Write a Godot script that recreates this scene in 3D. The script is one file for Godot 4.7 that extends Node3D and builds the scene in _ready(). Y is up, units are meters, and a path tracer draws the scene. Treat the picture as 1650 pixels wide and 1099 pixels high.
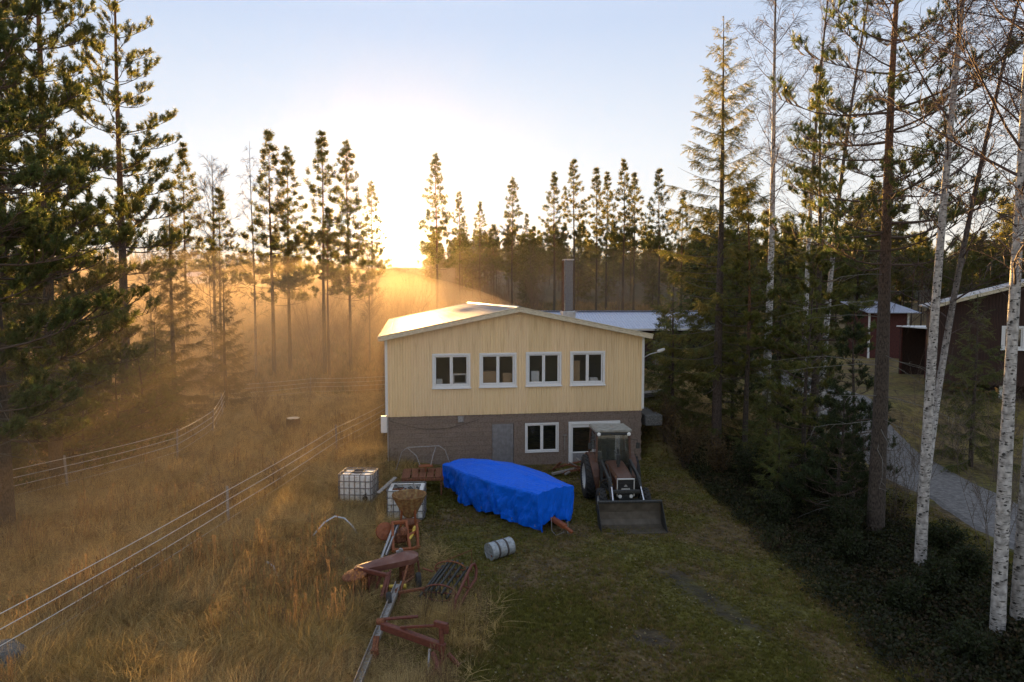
extends Node3D
# A yellow workshop house in a clearing at sunset; metres, y up, the camera looks along -z.

const CAM := Vector3(0, 7.5, 0)
const SUN_AZ := -9.4      # degrees from -z towards +x
const SUN_EL := 5.5

var rng := RandomNumberGenerator.new()
var hills := FastNoiseLite.new()
var bumps := FastNoiseLite.new()
var patches := FastNoiseLite.new()
var M := {}
var taken := {}


class Buf:
	var v := PackedVector3Array()
	var n := PackedVector3Array()
	var c := PackedColorArray()
	var u := PackedVector2Array()
	var v_start := 0.0      # where the texture begins along a tube

	func tri(a: Vector3, b: Vector3, d: Vector3, col := Color.WHITE) -> void:
		v.push_back(a); v.push_back(b); v.push_back(d)
		c.push_back(col); c.push_back(col); c.push_back(col)

	func quad(a: Vector3, b: Vector3, d: Vector3, e: Vector3, col := Color.WHITE) -> void:
		tri(a, b, d, col); tri(a, d, e, col)

	func add(shape: PackedVector3Array, at: Transform3D, col := Color.WHITE) -> void:
		v.append_array(at * shape)
		var f := PackedColorArray(); f.resize(shape.size()); f.fill(col)
		c.append_array(f)

	# smooth: every vertex has a normal of its own; never mix with tri() and add() in one buffer
	func stri(a: Vector3, b: Vector3, d: Vector3, na: Vector3, nb: Vector3, nd: Vector3, col := Color.WHITE, ua := Vector2.ZERO, ub := Vector2.ZERO, ud := Vector2.ZERO) -> void:
		v.push_back(a); v.push_back(b); v.push_back(d)
		n.push_back(na); n.push_back(nb); n.push_back(nd)
		c.push_back(col); c.push_back(col); c.push_back(col)
		u.push_back(ua); u.push_back(ub); u.push_back(ud)

	func tube(p: PackedVector3Array, r: PackedFloat32Array, sides: int, cols: Array = [], col := Color.WHITE, vlen := 1.0, caps := false) -> void:
		var k := p.size()
		if k < 2: return
		var t0 := (p[1] - p[0]).normalized()
		var x := t0.cross(Vector3(0.31, 0.17, 0.93)).normalized()
		var rings := []
		var norms := []
		var along := PackedFloat32Array()
		var far := v_start
		for i in k:
			var t := (p[mini(i + 1, k - 1)] - p[maxi(i - 1, 0)]).normalized()
			x = (x - t * x.dot(t)).normalized()
			var y := t.cross(x)
			var ring := PackedVector3Array()
			var nn := PackedVector3Array()
			for j in sides + 1:
				var a := TAU * j / sides
				var o := x * cos(a) + y * sin(a)
				ring.push_back(p[i] + o * r[i]); nn.push_back(o)
			rings.push_back(ring); norms.push_back(nn)
			if i: far += p[i].distance_to(p[i - 1])
			along.push_back(far / vlen)
		for i in k - 1:
			var ca: Color = cols[i] if cols else col
			var cb: Color = cols[i + 1] if cols else col
			for j in sides:
				var ua := Vector2(float(j) / sides, along[i]); var ub := Vector2(float(j + 1) / sides, along[i])
				var uc := Vector2(float(j + 1) / sides, along[i + 1]); var ud := Vector2(float(j) / sides, along[i + 1])
				v.append_array(PackedVector3Array([rings[i][j], rings[i + 1][j + 1], rings[i][j + 1], rings[i][j], rings[i + 1][j], rings[i + 1][j + 1]]))
				n.append_array(PackedVector3Array([norms[i][j], norms[i + 1][j + 1], norms[i][j + 1], norms[i][j], norms[i + 1][j], norms[i + 1][j + 1]]))
				u.append_array(PackedVector2Array([ua, uc, ub, ua, ud, uc]))
				c.append_array(PackedColorArray([ca, cb, ca, ca, cb, cb]))
		if caps:
			for e in [0, k - 1]:
				var t := (p[1] - p[0]).normalized() * -1.0 if e == 0 else (p[k - 1] - p[k - 2]).normalized()
				var ce: Color = (cols[e] if cols else col)
				for j in sides:
					if e == 0: stri(p[e], rings[e][j], rings[e][j + 1], t, t, t, ce)
					else: stri(p[e], rings[e][j + 1], rings[e][j], t, t, t, ce)

	func pipe(a: Vector3, b: Vector3, r: float, sides := 8, col := Color.WHITE) -> void:
		tube(PackedVector3Array([a, b]), PackedFloat32Array([r, r]), sides, [], col, 1.0, true)

	func path(p: Array, r: float, sides := 8, col := Color.WHITE) -> void:
		var q := PackedVector3Array(p)
		var rr := PackedFloat32Array(); rr.resize(q.size()); rr.fill(r)
		tube(q, rr, sides, [], col, 1.0, true)

	# (radius, height) pairs spun round y, moved by at
	func lathe(prof: Array, sides: int, at := Transform3D(), col := Color.WHITE) -> void:
		for i in prof.size() - 1:
			var a: Vector2 = prof[i]; var b: Vector2 = prof[i + 1]
			var d := (b - a).normalized()
			for j in sides:
				var w0 := TAU * j / sides; var w1 := TAU * (j + 1) / sides
				var e0 := Vector3(cos(w0), 0, sin(w0)); var e1 := Vector3(cos(w1), 0, sin(w1))
				var n0 := (at.basis * (e0 * d.y + Vector3.UP * -d.x)).normalized(); var n1 := (at.basis * (e1 * d.y + Vector3.UP * -d.x)).normalized()
				var p0 := at * (e0 * a.x + Vector3.UP * a.y); var p1 := at * (e1 * a.x + Vector3.UP * a.y)
				var q0 := at * (e0 * b.x + Vector3.UP * b.y); var q1 := at * (e1 * b.x + Vector3.UP * b.y)
				stri(p0, p1, q1, n0, n1, n1, col, Vector2(float(j) / sides, a.y), Vector2(float(j + 1) / sides, a.y), Vector2(float(j + 1) / sides, b.y))
				stri(p0, q1, q0, n0, n1, n0, col, Vector2(float(j) / sides, a.y), Vector2(float(j + 1) / sides, b.y), Vector2(float(j) / sides, b.y))

	func mesh() -> ArrayMesh:
		var a := []; a.resize(Mesh.ARRAY_MAX)
		a[Mesh.ARRAY_VERTEX] = v
		if n.size() == v.size(): a[Mesh.ARRAY_NORMAL] = n
		if c.size() == v.size(): a[Mesh.ARRAY_COLOR] = c
		if u.size() == v.size(): a[Mesh.ARRAY_TEX_UV] = u
		var m := ArrayMesh.new()
		m.add_surface_from_arrays(Mesh.PRIMITIVE_TRIANGLES, a)
		return m


# ---- small helpers -------------------------------------------------------------------------------------------------------------

func rnd(a: float, b: float) -> float: return rng.randf_range(a, b)


func lin(r: float, g: float, b: float) -> Color: return Color(r, g, b).linear_to_srgb()


func tone(col: Color, by: float) -> Color:
	var k := 1.0 + rnd(-by, by)
	return Color(col.r * k, col.g * k * (1.0 + rnd(-by, by) * 0.2), col.b * k)


var box_cache := {}
# a box of this size with chamfered edges, centred on the origin
func box_shape(s: Vector3, bev := 0.01) -> PackedVector3Array:
	var key := [s, bev]
	if box_cache.has(key): return box_cache[key]
	var h := s / 2.0
	bev = minf(bev, minf(h.x, minf(h.y, h.z)) * 0.6)
	var out := PackedVector3Array()
	if bev <= 0.0:
		for ax in 3:
			for sg in [-1.0, 1.0]:
				var q := []
				for w in [[-1, -1], [1, -1], [1, 1], [-1, 1]]:
					var g := Vector3.ZERO
					g[ax] = sg; g[(ax + 1) % 3] = w[0]; g[(ax + 2) % 3] = w[1]
					q.push_back(g * h)
				if ((q[1] - q[0]).cross(q[2] - q[0])).dot(q[0] + q[2]) > 0: q.reverse()
				out.append_array(PackedVector3Array([q[0], q[1], q[2], q[0], q[2], q[3]]))
		box_cache[key] = out
		return out
	var pt := func(sg: Vector3, ax: int) -> Vector3:
		var p := h - Vector3.ONE * bev
		p[ax] = h[ax]
		return p * sg
	var face := func(q: Array) -> void:
		var nrm: Vector3 = (q[1] - q[0]).cross(q[2] - q[0])
		if nrm.dot(q[0] + q[1] + q[2]) > 0: q.reverse()
		for i in range(1, q.size() - 1):
			out.push_back(q[0]); out.push_back(q[i]); out.push_back(q[i + 1])
	for ax in 3:
		var b := (ax + 1) % 3; var d := (ax + 2) % 3
		for sg in [-1.0, 1.0]:
			var q := []
			for w in [[-1, -1], [1, -1], [1, 1], [-1, 1]]:
				var g := Vector3.ZERO
				g[ax] = sg; g[b] = w[0]; g[d] = w[1]
				q.push_back(pt.call(g, ax))
			face.call(q)
		for sb in [-1.0, 1.0]:
			for sd in [-1.0, 1.0]:
				var g0 := Vector3.ZERO; var g1 := Vector3.ZERO
				g0[ax] = -1; g0[b] = sb; g0[d] = sd
				g1[ax] = 1; g1[b] = sb; g1[d] = sd
				face.call([pt.call(g0, b), pt.call(g1, b), pt.call(g1, d), pt.call(g0, d)])
	for sx in [-1.0, 1.0]:
		for sy in [-1.0, 1.0]:
			for sz in [-1.0, 1.0]:
				var g := Vector3(sx, sy, sz)
				face.call([pt.call(g, 0), pt.call(g, 1), pt.call(g, 2)])
	box_cache[key] = out
	return out


func bx(b: Buf, at: Vector3, size: Vector3, rot := Vector3.ZERO, col := Color.WHITE, bev := 0.01) -> void:
	b.add(box_shape(size, bev), Transform3D(Basis.from_euler(rot * PI / 180.0), at), col)


# a bar of a rectangular section between two points
func bar(b: Buf, p: Vector3, q: Vector3, w: float, h: float, col := Color.WHITE, bev := 0.008) -> void:
	var z := (q - p).normalized()
	var x := Vector3.UP.cross(z)
	x = Vector3.RIGHT if x.length() < 0.01 else x.normalized()
	b.add(box_shape(Vector3(w, h, p.distance_to(q)), bev), Transform3D(Basis(x, z.cross(x), z), (p + q) / 2.0), col)


func numbered(called: String) -> String:
	if not taken.has(called):
		taken[called] = 0
		return called
	taken[called] += 1
	return "%s_%03d" % [called, taken[called]]


func tag(o: Node, label: String, category: String, group := "", kind := "") -> void:
	if label: o.set_meta("label", label)
	if category: o.set_meta("category", category)
	if group: o.set_meta("group", group)
	if kind: o.set_meta("kind", kind)


func thing(called: String, label: String, category: String, at := Vector3.ZERO, turn := 0.0, group := "") -> Node3D:
	var o := Node3D.new()
	o.name = numbered(called)
	add_child(o, true)
	o.position = at
	o.rotation_degrees.y = turn
	tag(o, label, category, group)
	return o


func obj(called: String, m: Variant, material: Material, parent: Node = null, at := Transform3D()) -> MeshInstance3D:
	var o := MeshInstance3D.new()
	o.name = called if parent else numbered(called)
	if parent:
		var k := 0
		while parent.has_node(NodePath(String(o.name))):
			k += 1
			o.name = "%s_%03d" % [called, k]
	o.mesh = m.mesh() if m is Buf else m
	o.material_override = material
	o.transform = at
	(parent if parent else self).add_child(o, true)
	return o


func struct(called: String, m: Variant, material: Material, label := "") -> MeshInstance3D:
	var o := obj(called, m, material)
	tag(o, label, "", "", "structure")
	return o


func dup(o: Node3D, at: Vector3, turn := 0.0, scale := 1.0, label := "", group := "") -> Node3D:
	var r: Node3D = o.duplicate()
	var base := String(o.name)
	var cut := RegEx.create_from_string("_\\d{3}$")
	r.name = numbered(cut.sub(base, ""))
	add_child(r, true)
	r.transform = Transform3D(Basis(Vector3.UP, deg_to_rad(turn)).scaled(Vector3.ONE * scale), at)
	if label: r.set_meta("label", label)
	if group: r.set_meta("group", group)
	return r


# ---- materials -----------------------------------------------------------------------------------------------------------------

func plain(col: Color, rough := 0.8, metal := 0.0) -> StandardMaterial3D:
	var m := StandardMaterial3D.new()
	m.albedo_color = col
	m.roughness = rough
	m.metallic = metal
	return m


func vcol(rough := 0.8, metal := 0.0) -> StandardMaterial3D:
	var m := plain(Color.WHITE, rough, metal)
	m.vertex_color_use_as_albedo = true
	return m


func noise_tex(ramp: Array, freq: float, sd := 1, size := 256, oct := 4, type := FastNoiseLite.TYPE_SIMPLEX_SMOOTH) -> NoiseTexture2D:
	var f := FastNoiseLite.new()
	f.noise_type = type
	f.frequency = freq
	f.seed = sd
	f.fractal_octaves = oct
	var t := NoiseTexture2D.new()
	t.width = size; t.height = size
	t.seamless = true
	t.noise = f
	var g := Gradient.new()
	var off := PackedFloat32Array(); var cl := PackedColorArray()
	for i in ramp.size():
		off.push_back(ramp[i][0]); cl.push_back(ramp[i][1])
	g.offsets = off; g.colors = cl
	t.color_ramp = g
	return t


func bump_tex(freq: float, sd := 1, strength := 4.0, size := 256, oct := 4, type := FastNoiseLite.TYPE_SIMPLEX_SMOOTH) -> NoiseTexture2D:
	var f := FastNoiseLite.new()
	f.noise_type = type
	f.frequency = freq
	f.seed = sd
	f.fractal_octaves = oct
	var t := NoiseTexture2D.new()
	t.width = size; t.height = size
	t.seamless = true
	t.noise = f
	t.as_normal_map = true
	t.bump_strength = strength
	return t


var bump_cache := {}
# noise between the colours of the ramp, laid on by the object's own axes; per = how many repeats to the metre
func mottled(ramp: Array, freq: float, per: Vector3, rough := 0.8, metal := 0.0, bump := 0.0, sd := 1, vertex := false, world := false) -> StandardMaterial3D:
	var m := plain(Color.WHITE, rough, metal)
	m.albedo_texture = noise_tex(ramp, freq, sd)
	m.uv1_triplanar = true
	m.uv1_world_triplanar = world
	m.uv1_scale = per
	m.vertex_color_use_as_albedo = vertex
	if bump > 0.0:
		m.normal_enabled = true
		var key := snappedf(freq, 0.01)
		if not bump_cache.has(key): bump_cache[key] = bump_tex(key * 2.0, sd + 7, 6.0)
		m.normal_texture = bump_cache[key]
		m.normal_scale = bump
	return m


func leafy(rough := 0.6, through := 0.5) -> StandardMaterial3D:
	var m := vcol(rough)
	m.backlight_enabled = true
	m.backlight = Color(through, through, through)
	return m


func glass(alpha := 0.12) -> StandardMaterial3D:
	var m := plain(Color(0.25, 0.27, 0.25, alpha), 0.03)
	m.transparency = BaseMaterial3D.TRANSPARENCY_ALPHA
	return m


# ---- the lie of the land ---------------------------------------------------------------------------------------------------------

func ss(a: float, b: float, x: float) -> float:
	var t := clampf((x - a) / (b - a), 0.0, 1.0)
	return t * t * (3.0 - 2.0 * t)


var climb := PackedFloat32Array()

func gy(x: float, z: float) -> float:
	var d := -z
	var y := 0.0
	if d > 40.0:
		var f := minf(d, 898.0)
		y += lerpf(climb[int(f)], climb[int(f) + 1], f - floorf(f))
	var away := ss(6.5, 9.0, x)
	y += 1.9 * ss(lerpf(29.7, 30.8, away), lerpf(33.0, 38.0, away), d) * ss(5.6, 7.0, x) * (1.0 - ss(50, 90, d))
	y += 0.5 * exp(-((x + 6.0) * (x + 6.0) + (d - 29.5) * (d - 29.5)) / 9.0)
	y -= 0.5 * exp(-pow(x - 10.3 + 0.03 * d, 2.0) / 1.2) * (1.0 - ss(22, 29, d))
	y += bumps.get_noise_2d(x, z) * (0.10 + 0.35 * ss(34, 80, d) + 0.5 * ss(100, 200, d))
	y += hills.get_noise_2d(x, z) * 6.0 * ss(90, 260, d)
	return y


func on(x: float, d: float, up := 0.0) -> Vector3: return Vector3(x, gy(x, -d) + up, -d)


# the bare wheel rut pressed into the yard
func rut(x: float, d: float) -> float:
	var t := clampf((18.3 - d) / 3.6, 0.0, 1.0)
	var mid := lerpf(4.2, 5.5, t) + patches.get_noise_2d(x * 3.0, d * 3.0) * 0.2
	var one := ss(0.42, 0.18, absf(x - mid)) * ss(18.8, 18.0, d) * ss(14.2, 15.2, d)
	return maxf(one, ss(0.5, 0.2, Vector2(x - 3.0, d - 14.6).length() + patches.get_noise_2d(x * 4.0, d * 4.0) * 0.3))


# 1 where the grass is tall and dry, 0 on the mown green yard
func dryness(x: float, d: float) -> float:
	var edge := -1.2 - 0.28 * (d - 13.0) if d < 26.0 else -4.9 - 0.12 * (d - 26.0)
	var w := ss(1.2, -1.6, x - edge + patches.get_noise_2d(x * 2.0, d * 2.0) * 1.8)
	if d > 42.0: w = maxf(w, ss(42, 56, d) * (1.0 - 0.5 * ss(8, 14, x)))
	w = maxf(w, ss(7.5, 9.5, x + patches.get_noise_2d(x * 2.0, d * 2.0)) * ss(26, 30, d) * (0.8 - 0.5 * ss(13, 17, x)))
	return w


func _ready() -> void:
	# camera
	var cam := Camera3D.new()
	cam.name = "camera"
	cam.fov = 53.08
	cam.near = 0.3
	cam.far = 3000.0
	cam.position = CAM
	cam.rotation_degrees.x = -3.72
	add_child(cam)
	cam.current = true

	# sky, air and exposure
	var sun_dir := Vector3(sin(deg_to_rad(SUN_AZ)) * cos(deg_to_rad(SUN_EL)), sin(deg_to_rad(SUN_EL)), -cos(deg_to_rad(SUN_AZ)) * cos(deg_to_rad(SUN_EL)))
	var env := Environment.new()
	env.background_mode = Environment.BG_SKY
	env.sky = Sky.new()
	env.sky.sky_material = sunset_sky(sun_dir)
	env.background_energy_multiplier = 1.0
	env.tonemap_mode = Environment.TONE_MAPPER_LINEAR
	env.tonemap_exposure = 7.6
	env.volumetric_fog_enabled = true
	env.volumetric_fog_density = 0.000022
	env.volumetric_fog_albedo = Color(1.0, 0.93, 0.82)
	env.volumetric_fog_anisotropy = 0.88
	env.sdfgi_enabled = true
	env.ssao_enabled = true
	env.ssil_enabled = true
	var we := WorldEnvironment.new()
	we.name = "world_environment"
	we.environment = env
	add_child(we)

	# the low sun behind the trees
	var sun := DirectionalLight3D.new()
	sun.name = "sun"
	sun.light_color = Color(1.0, 0.78, 0.48)
	sun.light_energy = 1.6
	sun.light_angular_distance = 0.6
	sun.shadow_enabled = true
	add_child(sun)
	sun.look_at_from_position(Vector3.ZERO, -sun_dir)

	# the evening mist that lies in the left field
	var mist := FogVolume.new()
	mist.name = "field_mist"
	mist.shape = RenderingServer.FOG_VOLUME_SHAPE_ELLIPSOID
	mist.size = Vector3(70, 19, 136)
	mist.position = Vector3(-30, 2.0, -68)
	var fm := FogMaterial.new()
	fm.density = 0.0095
	fm.albedo = Color(1.0, 0.88, 0.70)
	mist.material = fm
	add_child(mist)
	var thin := FogVolume.new()
	thin.name = "clearing_mist"
	thin.shape = RenderingServer.FOG_VOLUME_SHAPE_ELLIPSOID
	thin.size = Vector3(90, 20, 80)
	thin.position = Vector3(4, 5.0, -104)
	var tm := FogMaterial.new()
	tm.density = 0.0028
	tm.albedo = Color(1.0, 0.88, 0.70)
	thin.material = tm
	add_child(thin)
	tag(thin, "faint golden mist in the clearing behind the house", "mist", "", "stuff")
	tag(mist, "thin golden evening mist lying over the left field", "mist", "", "stuff")

	rng.seed = 20
	prepare()
	ground()
	house()
	outbuildings()
	trees()
	undergrowth()
	grass()
	fences()
	tractor()
	boat()
	tanks_and_barrel()
	implements()
	litter()


# clear evening air: blue above, pale and warm along the horizon, a broad glow round the sun
func sunset_sky(sun: Vector3) -> PanoramaSkyMaterial:
	var w := 1024; var h := 512
	var im := Image.create(w, h, false, Image.FORMAT_RGBAF)
	var ramp := Gradient.new()
	ramp.offsets = PackedFloat32Array([0.0, 0.05, 0.10, 0.20, 0.36, 0.6, 1.0])
	ramp.colors = PackedColorArray([Color(0.158, 0.142, 0.113), Color(0.146, 0.138, 0.121), Color(0.131, 0.131, 0.127), Color(0.116, 0.122, 0.130), Color(0.080, 0.095, 0.122), Color(0.082, 0.096, 0.122), Color(0.082, 0.096, 0.122)])
	for j in h:
		var el := (0.5 - (j + 0.5) / h) * PI
		var base := ramp.sample(clampf(sin(maxf(el, 0.0)), 0.0, 1.0))
		for i in w:
			var az := (i + 0.5) / w * TAU
			var dir := Vector3(sin(az) * cos(el), sin(el), -cos(az) * cos(el))
			var th := rad_to_deg(acos(clampf(dir.dot(sun), -1.0, 1.0)))
			# air scatters a little more light along the sun's line than across it
			var cs := dir.dot(sun)
			var c := base * (0.84 + 0.18 * cs * cs)
			if el > -0.02:
				var wide := 0.012 * exp(-th / 12.0)
				var near := 0.08 * exp(-th / 2.4)
				var core := 5.0 * exp(-pow(th / 1.3, 2.0))
				c = Color(c.r + wide + near + core, c.g + wide * 0.95 + near * 0.84 + core * 0.86, c.b + wide * 0.85 + near * 0.55 + core * 0.55)
			im.set_pixel(i, j, Color(c.r, c.g, c.b, 1.0))
	var m := PanoramaSkyMaterial.new()
	m.panorama = ImageTexture.create_from_image(im)
	return m


func prepare() -> void:
	hills.seed = 5; hills.frequency = 0.006; hills.fractal_octaves = 3
	bumps.seed = 9; bumps.frequency = 0.12; bumps.fractal_octaves = 3
	patches.seed = 3; patches.frequency = 0.16; patches.fractal_octaves = 4
	var y := 0.0
	for d in 900:
		climb.push_back(y)
		var s := 0.115 * ss(42, 72, d) * (1.0 - 0.55 * ss(110, 190, d)) * (1.0 - 0.75 * ss(250, 420, d))
		y += s
	var soil := [[0.0, lin(0.30, 0.28, 0.26)], [0.42, lin(0.6, 0.58, 0.55)], [0.6, lin(0.85, 0.83, 0.8)], [1.0, lin(1, 1, 1)]]
	M.ground = mottled(soil, 0.02, Vector3.ONE * 0.35, 0.95, 0.0, 1.2, 4, true, true)
	M.road = mottled([[0.0, lin(0.10, 0.092, 0.085)], [0.5, lin(0.17, 0.158, 0.148)], [1.0, lin(0.27, 0.252, 0.235)]], 0.03, Vector3.ONE * 0.5, 0.85, 0.0, 0.6, 8, true, true)
	M.needle = leafy(0.55, 0.95)
	M.blade = leafy(0.7, 1.0)
	M.bark = mottled([[0.0, lin(0.12, 0.11, 0.10)], [0.4, lin(0.5, 0.47, 0.44)], [0.6, lin(0.9, 0.88, 0.85)], [0.8, lin(1, 1, 1)], [1.0, lin(1.0, 1.0, 0.95)]], 0.04, Vector3(2.4, 0.6, 2.4), 0.9, 0.0, 1.6, 11, true)
	M.twig = vcol(0.9)
	M.birch = birch_bark()
	M.yellow = mottled([[0.0, lin(0.78, 0.72, 0.65)], [0.3, lin(0.94, 0.92, 0.89)], [0.7, lin(1, 1, 1)], [1.0, lin(0.96, 0.96, 0.95)]], 0.016, Vector3(1.6, 0.12, 1.6), 0.5, 0.0, 0.0, 21, true)
	M.white = mottled([[0.0, lin(0.60, 0.57, 0.52)], [0.25, lin(0.75, 0.74, 0.71)], [1.0, lin(0.82, 0.82, 0.81)]], 0.05, Vector3.ONE * 1.4, 0.55, 0.0, 0.0, 22)
	M.pale_wood = mottled([[0.0, lin(0.35, 0.28, 0.18)], [0.4, lin(0.62, 0.54, 0.38)], [1.0, lin(0.74, 0.67, 0.5)]], 0.03, Vector3(0.5, 3, 3), 0.7, 0.0, 0.3, 23)
	M.block = mottled([[0.0, lin(0.55, 0.5, 0.46)], [0.5, lin(0.85, 0.82, 0.8)], [1.0, lin(1, 1, 1)]], 0.03, Vector3.ONE * 1.3, 0.92, 0.0, 0.8, 24, true)
	M.mortar = plain(lin(0.235, 0.185, 0.155), 0.95)
	M.zinc = mottled([[0.0, lin(0.42, 0.41, 0.42)], [0.5, lin(0.56, 0.56, 0.57)], [1.0, lin(0.66, 0.65, 0.65)]], 0.02, Vector3.ONE * 0.6, 0.34, 0.75, 0.0, 25)
	M.roof_sheet = mottled([[0.0, lin(0.22, 0.20, 0.19)], [0.5, lin(0.30, 0.29, 0.29)], [1.0, lin(0.38, 0.36, 0.36)]], 0.02, Vector3.ONE * 0.6, 0.58, 0.05, 0.0, 25)
	M.roof_sheet.metallic_specular = 0.1
	M.cab_roof = mottled([[0.0, lin(0.16, 0.15, 0.12)], [0.5, lin(0.27, 0.26, 0.22)], [1.0, lin(0.34, 0.33, 0.29)]], 0.015, Vector3.ONE * 0.9, 0.6, 0.0, 0.0, 49)
	M.tractor_red = mottled([[0.0, lin(0.035, 0.022, 0.013)], [0.4, lin(0.085, 0.034, 0.017)], [1.0, lin(0.12, 0.052, 0.027)]], 0.02, Vector3.ONE * 1.2, 0.5, 0.0, 0.2, 47)
	M.tank_cage = mottled([[0.0, lin(0.10, 0.09, 0.085)], [0.5, lin(0.2, 0.195, 0.19)], [1.0, lin(0.3, 0.3, 0.3)]], 0.03, Vector3.ONE * 2.0, 0.5, 0.5, 0.0, 48)
	M.grey_sheet = mottled([[0.0, lin(0.24, 0.23, 0.23)], [1.0, lin(0.36, 0.35, 0.36)]], 0.02, Vector3.ONE * 0.8, 0.5, 0.3, 0.0, 26)
	M.glass = glass()
	M.inside = plain(lin(0.42, 0.33, 0.24), 0.9)
	M.card = plain(lin(0.5, 0.33, 0.18), 0.9)
	M.rust = mottled([[0.0, lin(0.05, 0.022, 0.012)], [0.4, lin(0.16, 0.055, 0.025)], [0.7, lin(0.26, 0.10, 0.045)], [1.0, lin(0.3, 0.17, 0.10)]], 0.03, Vector3.ONE * 2.0, 0.85, 0.15, 0.5, 27)
	M.red_paint = mottled([[0.0, lin(0.05, 0.022, 0.014)], [0.35, lin(0.12, 0.032, 0.018)], [0.7, lin(0.16, 0.042, 0.023)], [1.0, lin(0.17, 0.085, 0.05)]], 0.025, Vector3.ONE * 1.6, 0.6, 0.1, 0.4, 28)
	M.orange = mottled([[0.0, lin(0.09, 0.03, 0.015)], [0.4, lin(0.24, 0.065, 0.018)], [1.0, lin(0.31, 0.095, 0.028)]], 0.03, Vector3.ONE * 1.6, 0.6, 0.1, 0.3, 29)
	M.steel = mottled([[0.0, lin(0.16, 0.14, 0.13)], [0.5, lin(0.36, 0.35, 0.35)], [1.0, lin(0.5, 0.5, 0.5)]], 0.03, Vector3.ONE * 2.0, 0.45, 0.7, 0.2, 30)
	M.chrome = plain(lin(0.75, 0.76, 0.8), 0.15, 1.0)
	M.dark = mottled([[0.0, lin(0.012, 0.013, 0.012)], [0.5, lin(0.03, 0.032, 0.03)], [1.0, lin(0.07, 0.065, 0.055)]], 0.03, Vector3.ONE * 2.0, 0.55, 0.2, 0.2, 31)
	M.rubber = mottled([[0.0, lin(0.012, 0.012, 0.012)], [0.6, lin(0.03, 0.029, 0.027)], [1.0, lin(0.08, 0.068, 0.05)]], 0.03, Vector3.ONE * 2.0, 0.85, 0.0, 0.3, 32)
	M.rim = plain(lin(0.55, 0.55, 0.52), 0.5, 0.2)
	M.plastic = mottled([[0.0, lin(0.42, 0.36, 0.28)], [0.3, lin(0.74, 0.73, 0.70)], [1.0, lin(0.84, 0.84, 0.83)]], 0.02, Vector3.ONE * 1.2, 0.5, 0.0, 0.2, 33)
	M.tarp = mottled([[0.0, lin(0.006, 0.09, 0.52)], [0.3, lin(0.002, 0.115, 0.70)], [0.7, lin(0.001, 0.13, 0.77)], [1.0, lin(0.012, 0.165, 0.84)]], 0.03, Vector3(1.6, 0.5, 1.6), 0.5, 0.0, 0.0, 34)
	M.tarp.metallic_specular = 0.3
	M.plate = mottled([[0.0, lin(0.05, 0.04, 0.028)], [0.5, lin(0.085, 0.07, 0.05)], [1.0, lin(0.125, 0.105, 0.08)]], 0.01, Vector3.ONE * 0.9, 0.6, 0.2, 0.0, 35)
	M.old_wood = mottled([[0.0, lin(0.12, 0.10, 0.08)], [0.5, lin(0.27, 0.24, 0.21)], [1.0, lin(0.4, 0.37, 0.33)]], 0.03, Vector3(4, 4, 0.6), 0.9, 0.0, 0.6, 36)
	M.brown_boards = mottled([[0.0, lin(0.02, 0.011, 0.008)], [0.5, lin(0.045, 0.021, 0.014)], [1.0, lin(0.07, 0.035, 0.023)]], 0.03, Vector3(2, 0.4, 2), 0.85, 0.0, 0.3, 37)
	M.red_boards = mottled([[0.0, lin(0.045, 0.014, 0.012)], [0.5, lin(0.085, 0.022, 0.017)], [1.0, lin(0.12, 0.034, 0.026)]], 0.03, Vector3(2, 0.4, 2), 0.85, 0.0, 0.3, 38)
	M.stone = mottled([[0.0, lin(0.05, 0.05, 0.05)], [0.5, lin(0.11, 0.11, 0.105)], [0.8, lin(0.18, 0.18, 0.17)], [1.0, lin(0.3, 0.3, 0.28)]], 0.03, Vector3.ONE * 1.5, 0.95, 0.0, 0.8, 39)
	M.concrete = mottled([[0.0, lin(0.12, 0.11, 0.105)], [0.5, lin(0.20, 0.19, 0.185)], [1.0, lin(0.28, 0.27, 0.26)]], 0.04, Vector3.ONE * 1.4, 0.9, 0.0, 0.6, 40)
	M.yellow_plastic = plain(lin(0.62, 0.44, 0.06), 0.5)
	M.pale_plastic = plain(lin(0.55, 0.58, 0.62), 0.4)
	M.cab_glass = glass(0.3)
	M.drum = mottled([[0.0, lin(0.10, 0.07, 0.05)], [0.35, lin(0.28, 0.31, 0.33)], [0.7, lin(0.36, 0.40, 0.43)], [1.0, lin(0.48, 0.5, 0.5)]], 0.02, Vector3.ONE * 1.6, 0.5, 0.3, 0.3, 42)
	M.drum_dark = mottled([[0.0, lin(0.05, 0.04, 0.035)], [1.0, lin(0.13, 0.12, 0.11)]], 0.03, Vector3.ONE * 1.6, 0.7, 0.2, 0.3, 43)
	M.hopper = mottled([[0.0, lin(0.10, 0.045, 0.02)], [0.4, lin(0.22, 0.10, 0.04)], [0.6, lin(0.34, 0.2, 0.06)], [0.8, lin(0.30, 0.26, 0.14)], [1.0, lin(0.4, 0.36, 0.24)]], 0.02, Vector3.ONE * 1.4, 0.8, 0.1, 0.4, 44)
	M.faded = mottled([[0.0, lin(0.10, 0.035, 0.022)], [0.5, lin(0.16, 0.06, 0.04)], [0.8, lin(0.20, 0.10, 0.075)], [1.0, lin(0.3, 0.22, 0.18)]], 0.01, Vector3.ONE * 0.8, 0.5, 0.1, 0.2, 45)
	M.steel_old = mottled([[0.0, lin(0.14, 0.10, 0.08)], [0.5, lin(0.28, 0.26, 0.24)], [1.0, lin(0.42, 0.41, 0.40)]], 0.03, Vector3.ONE * 1.5, 0.5, 0.3, 0.3, 46)
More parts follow.
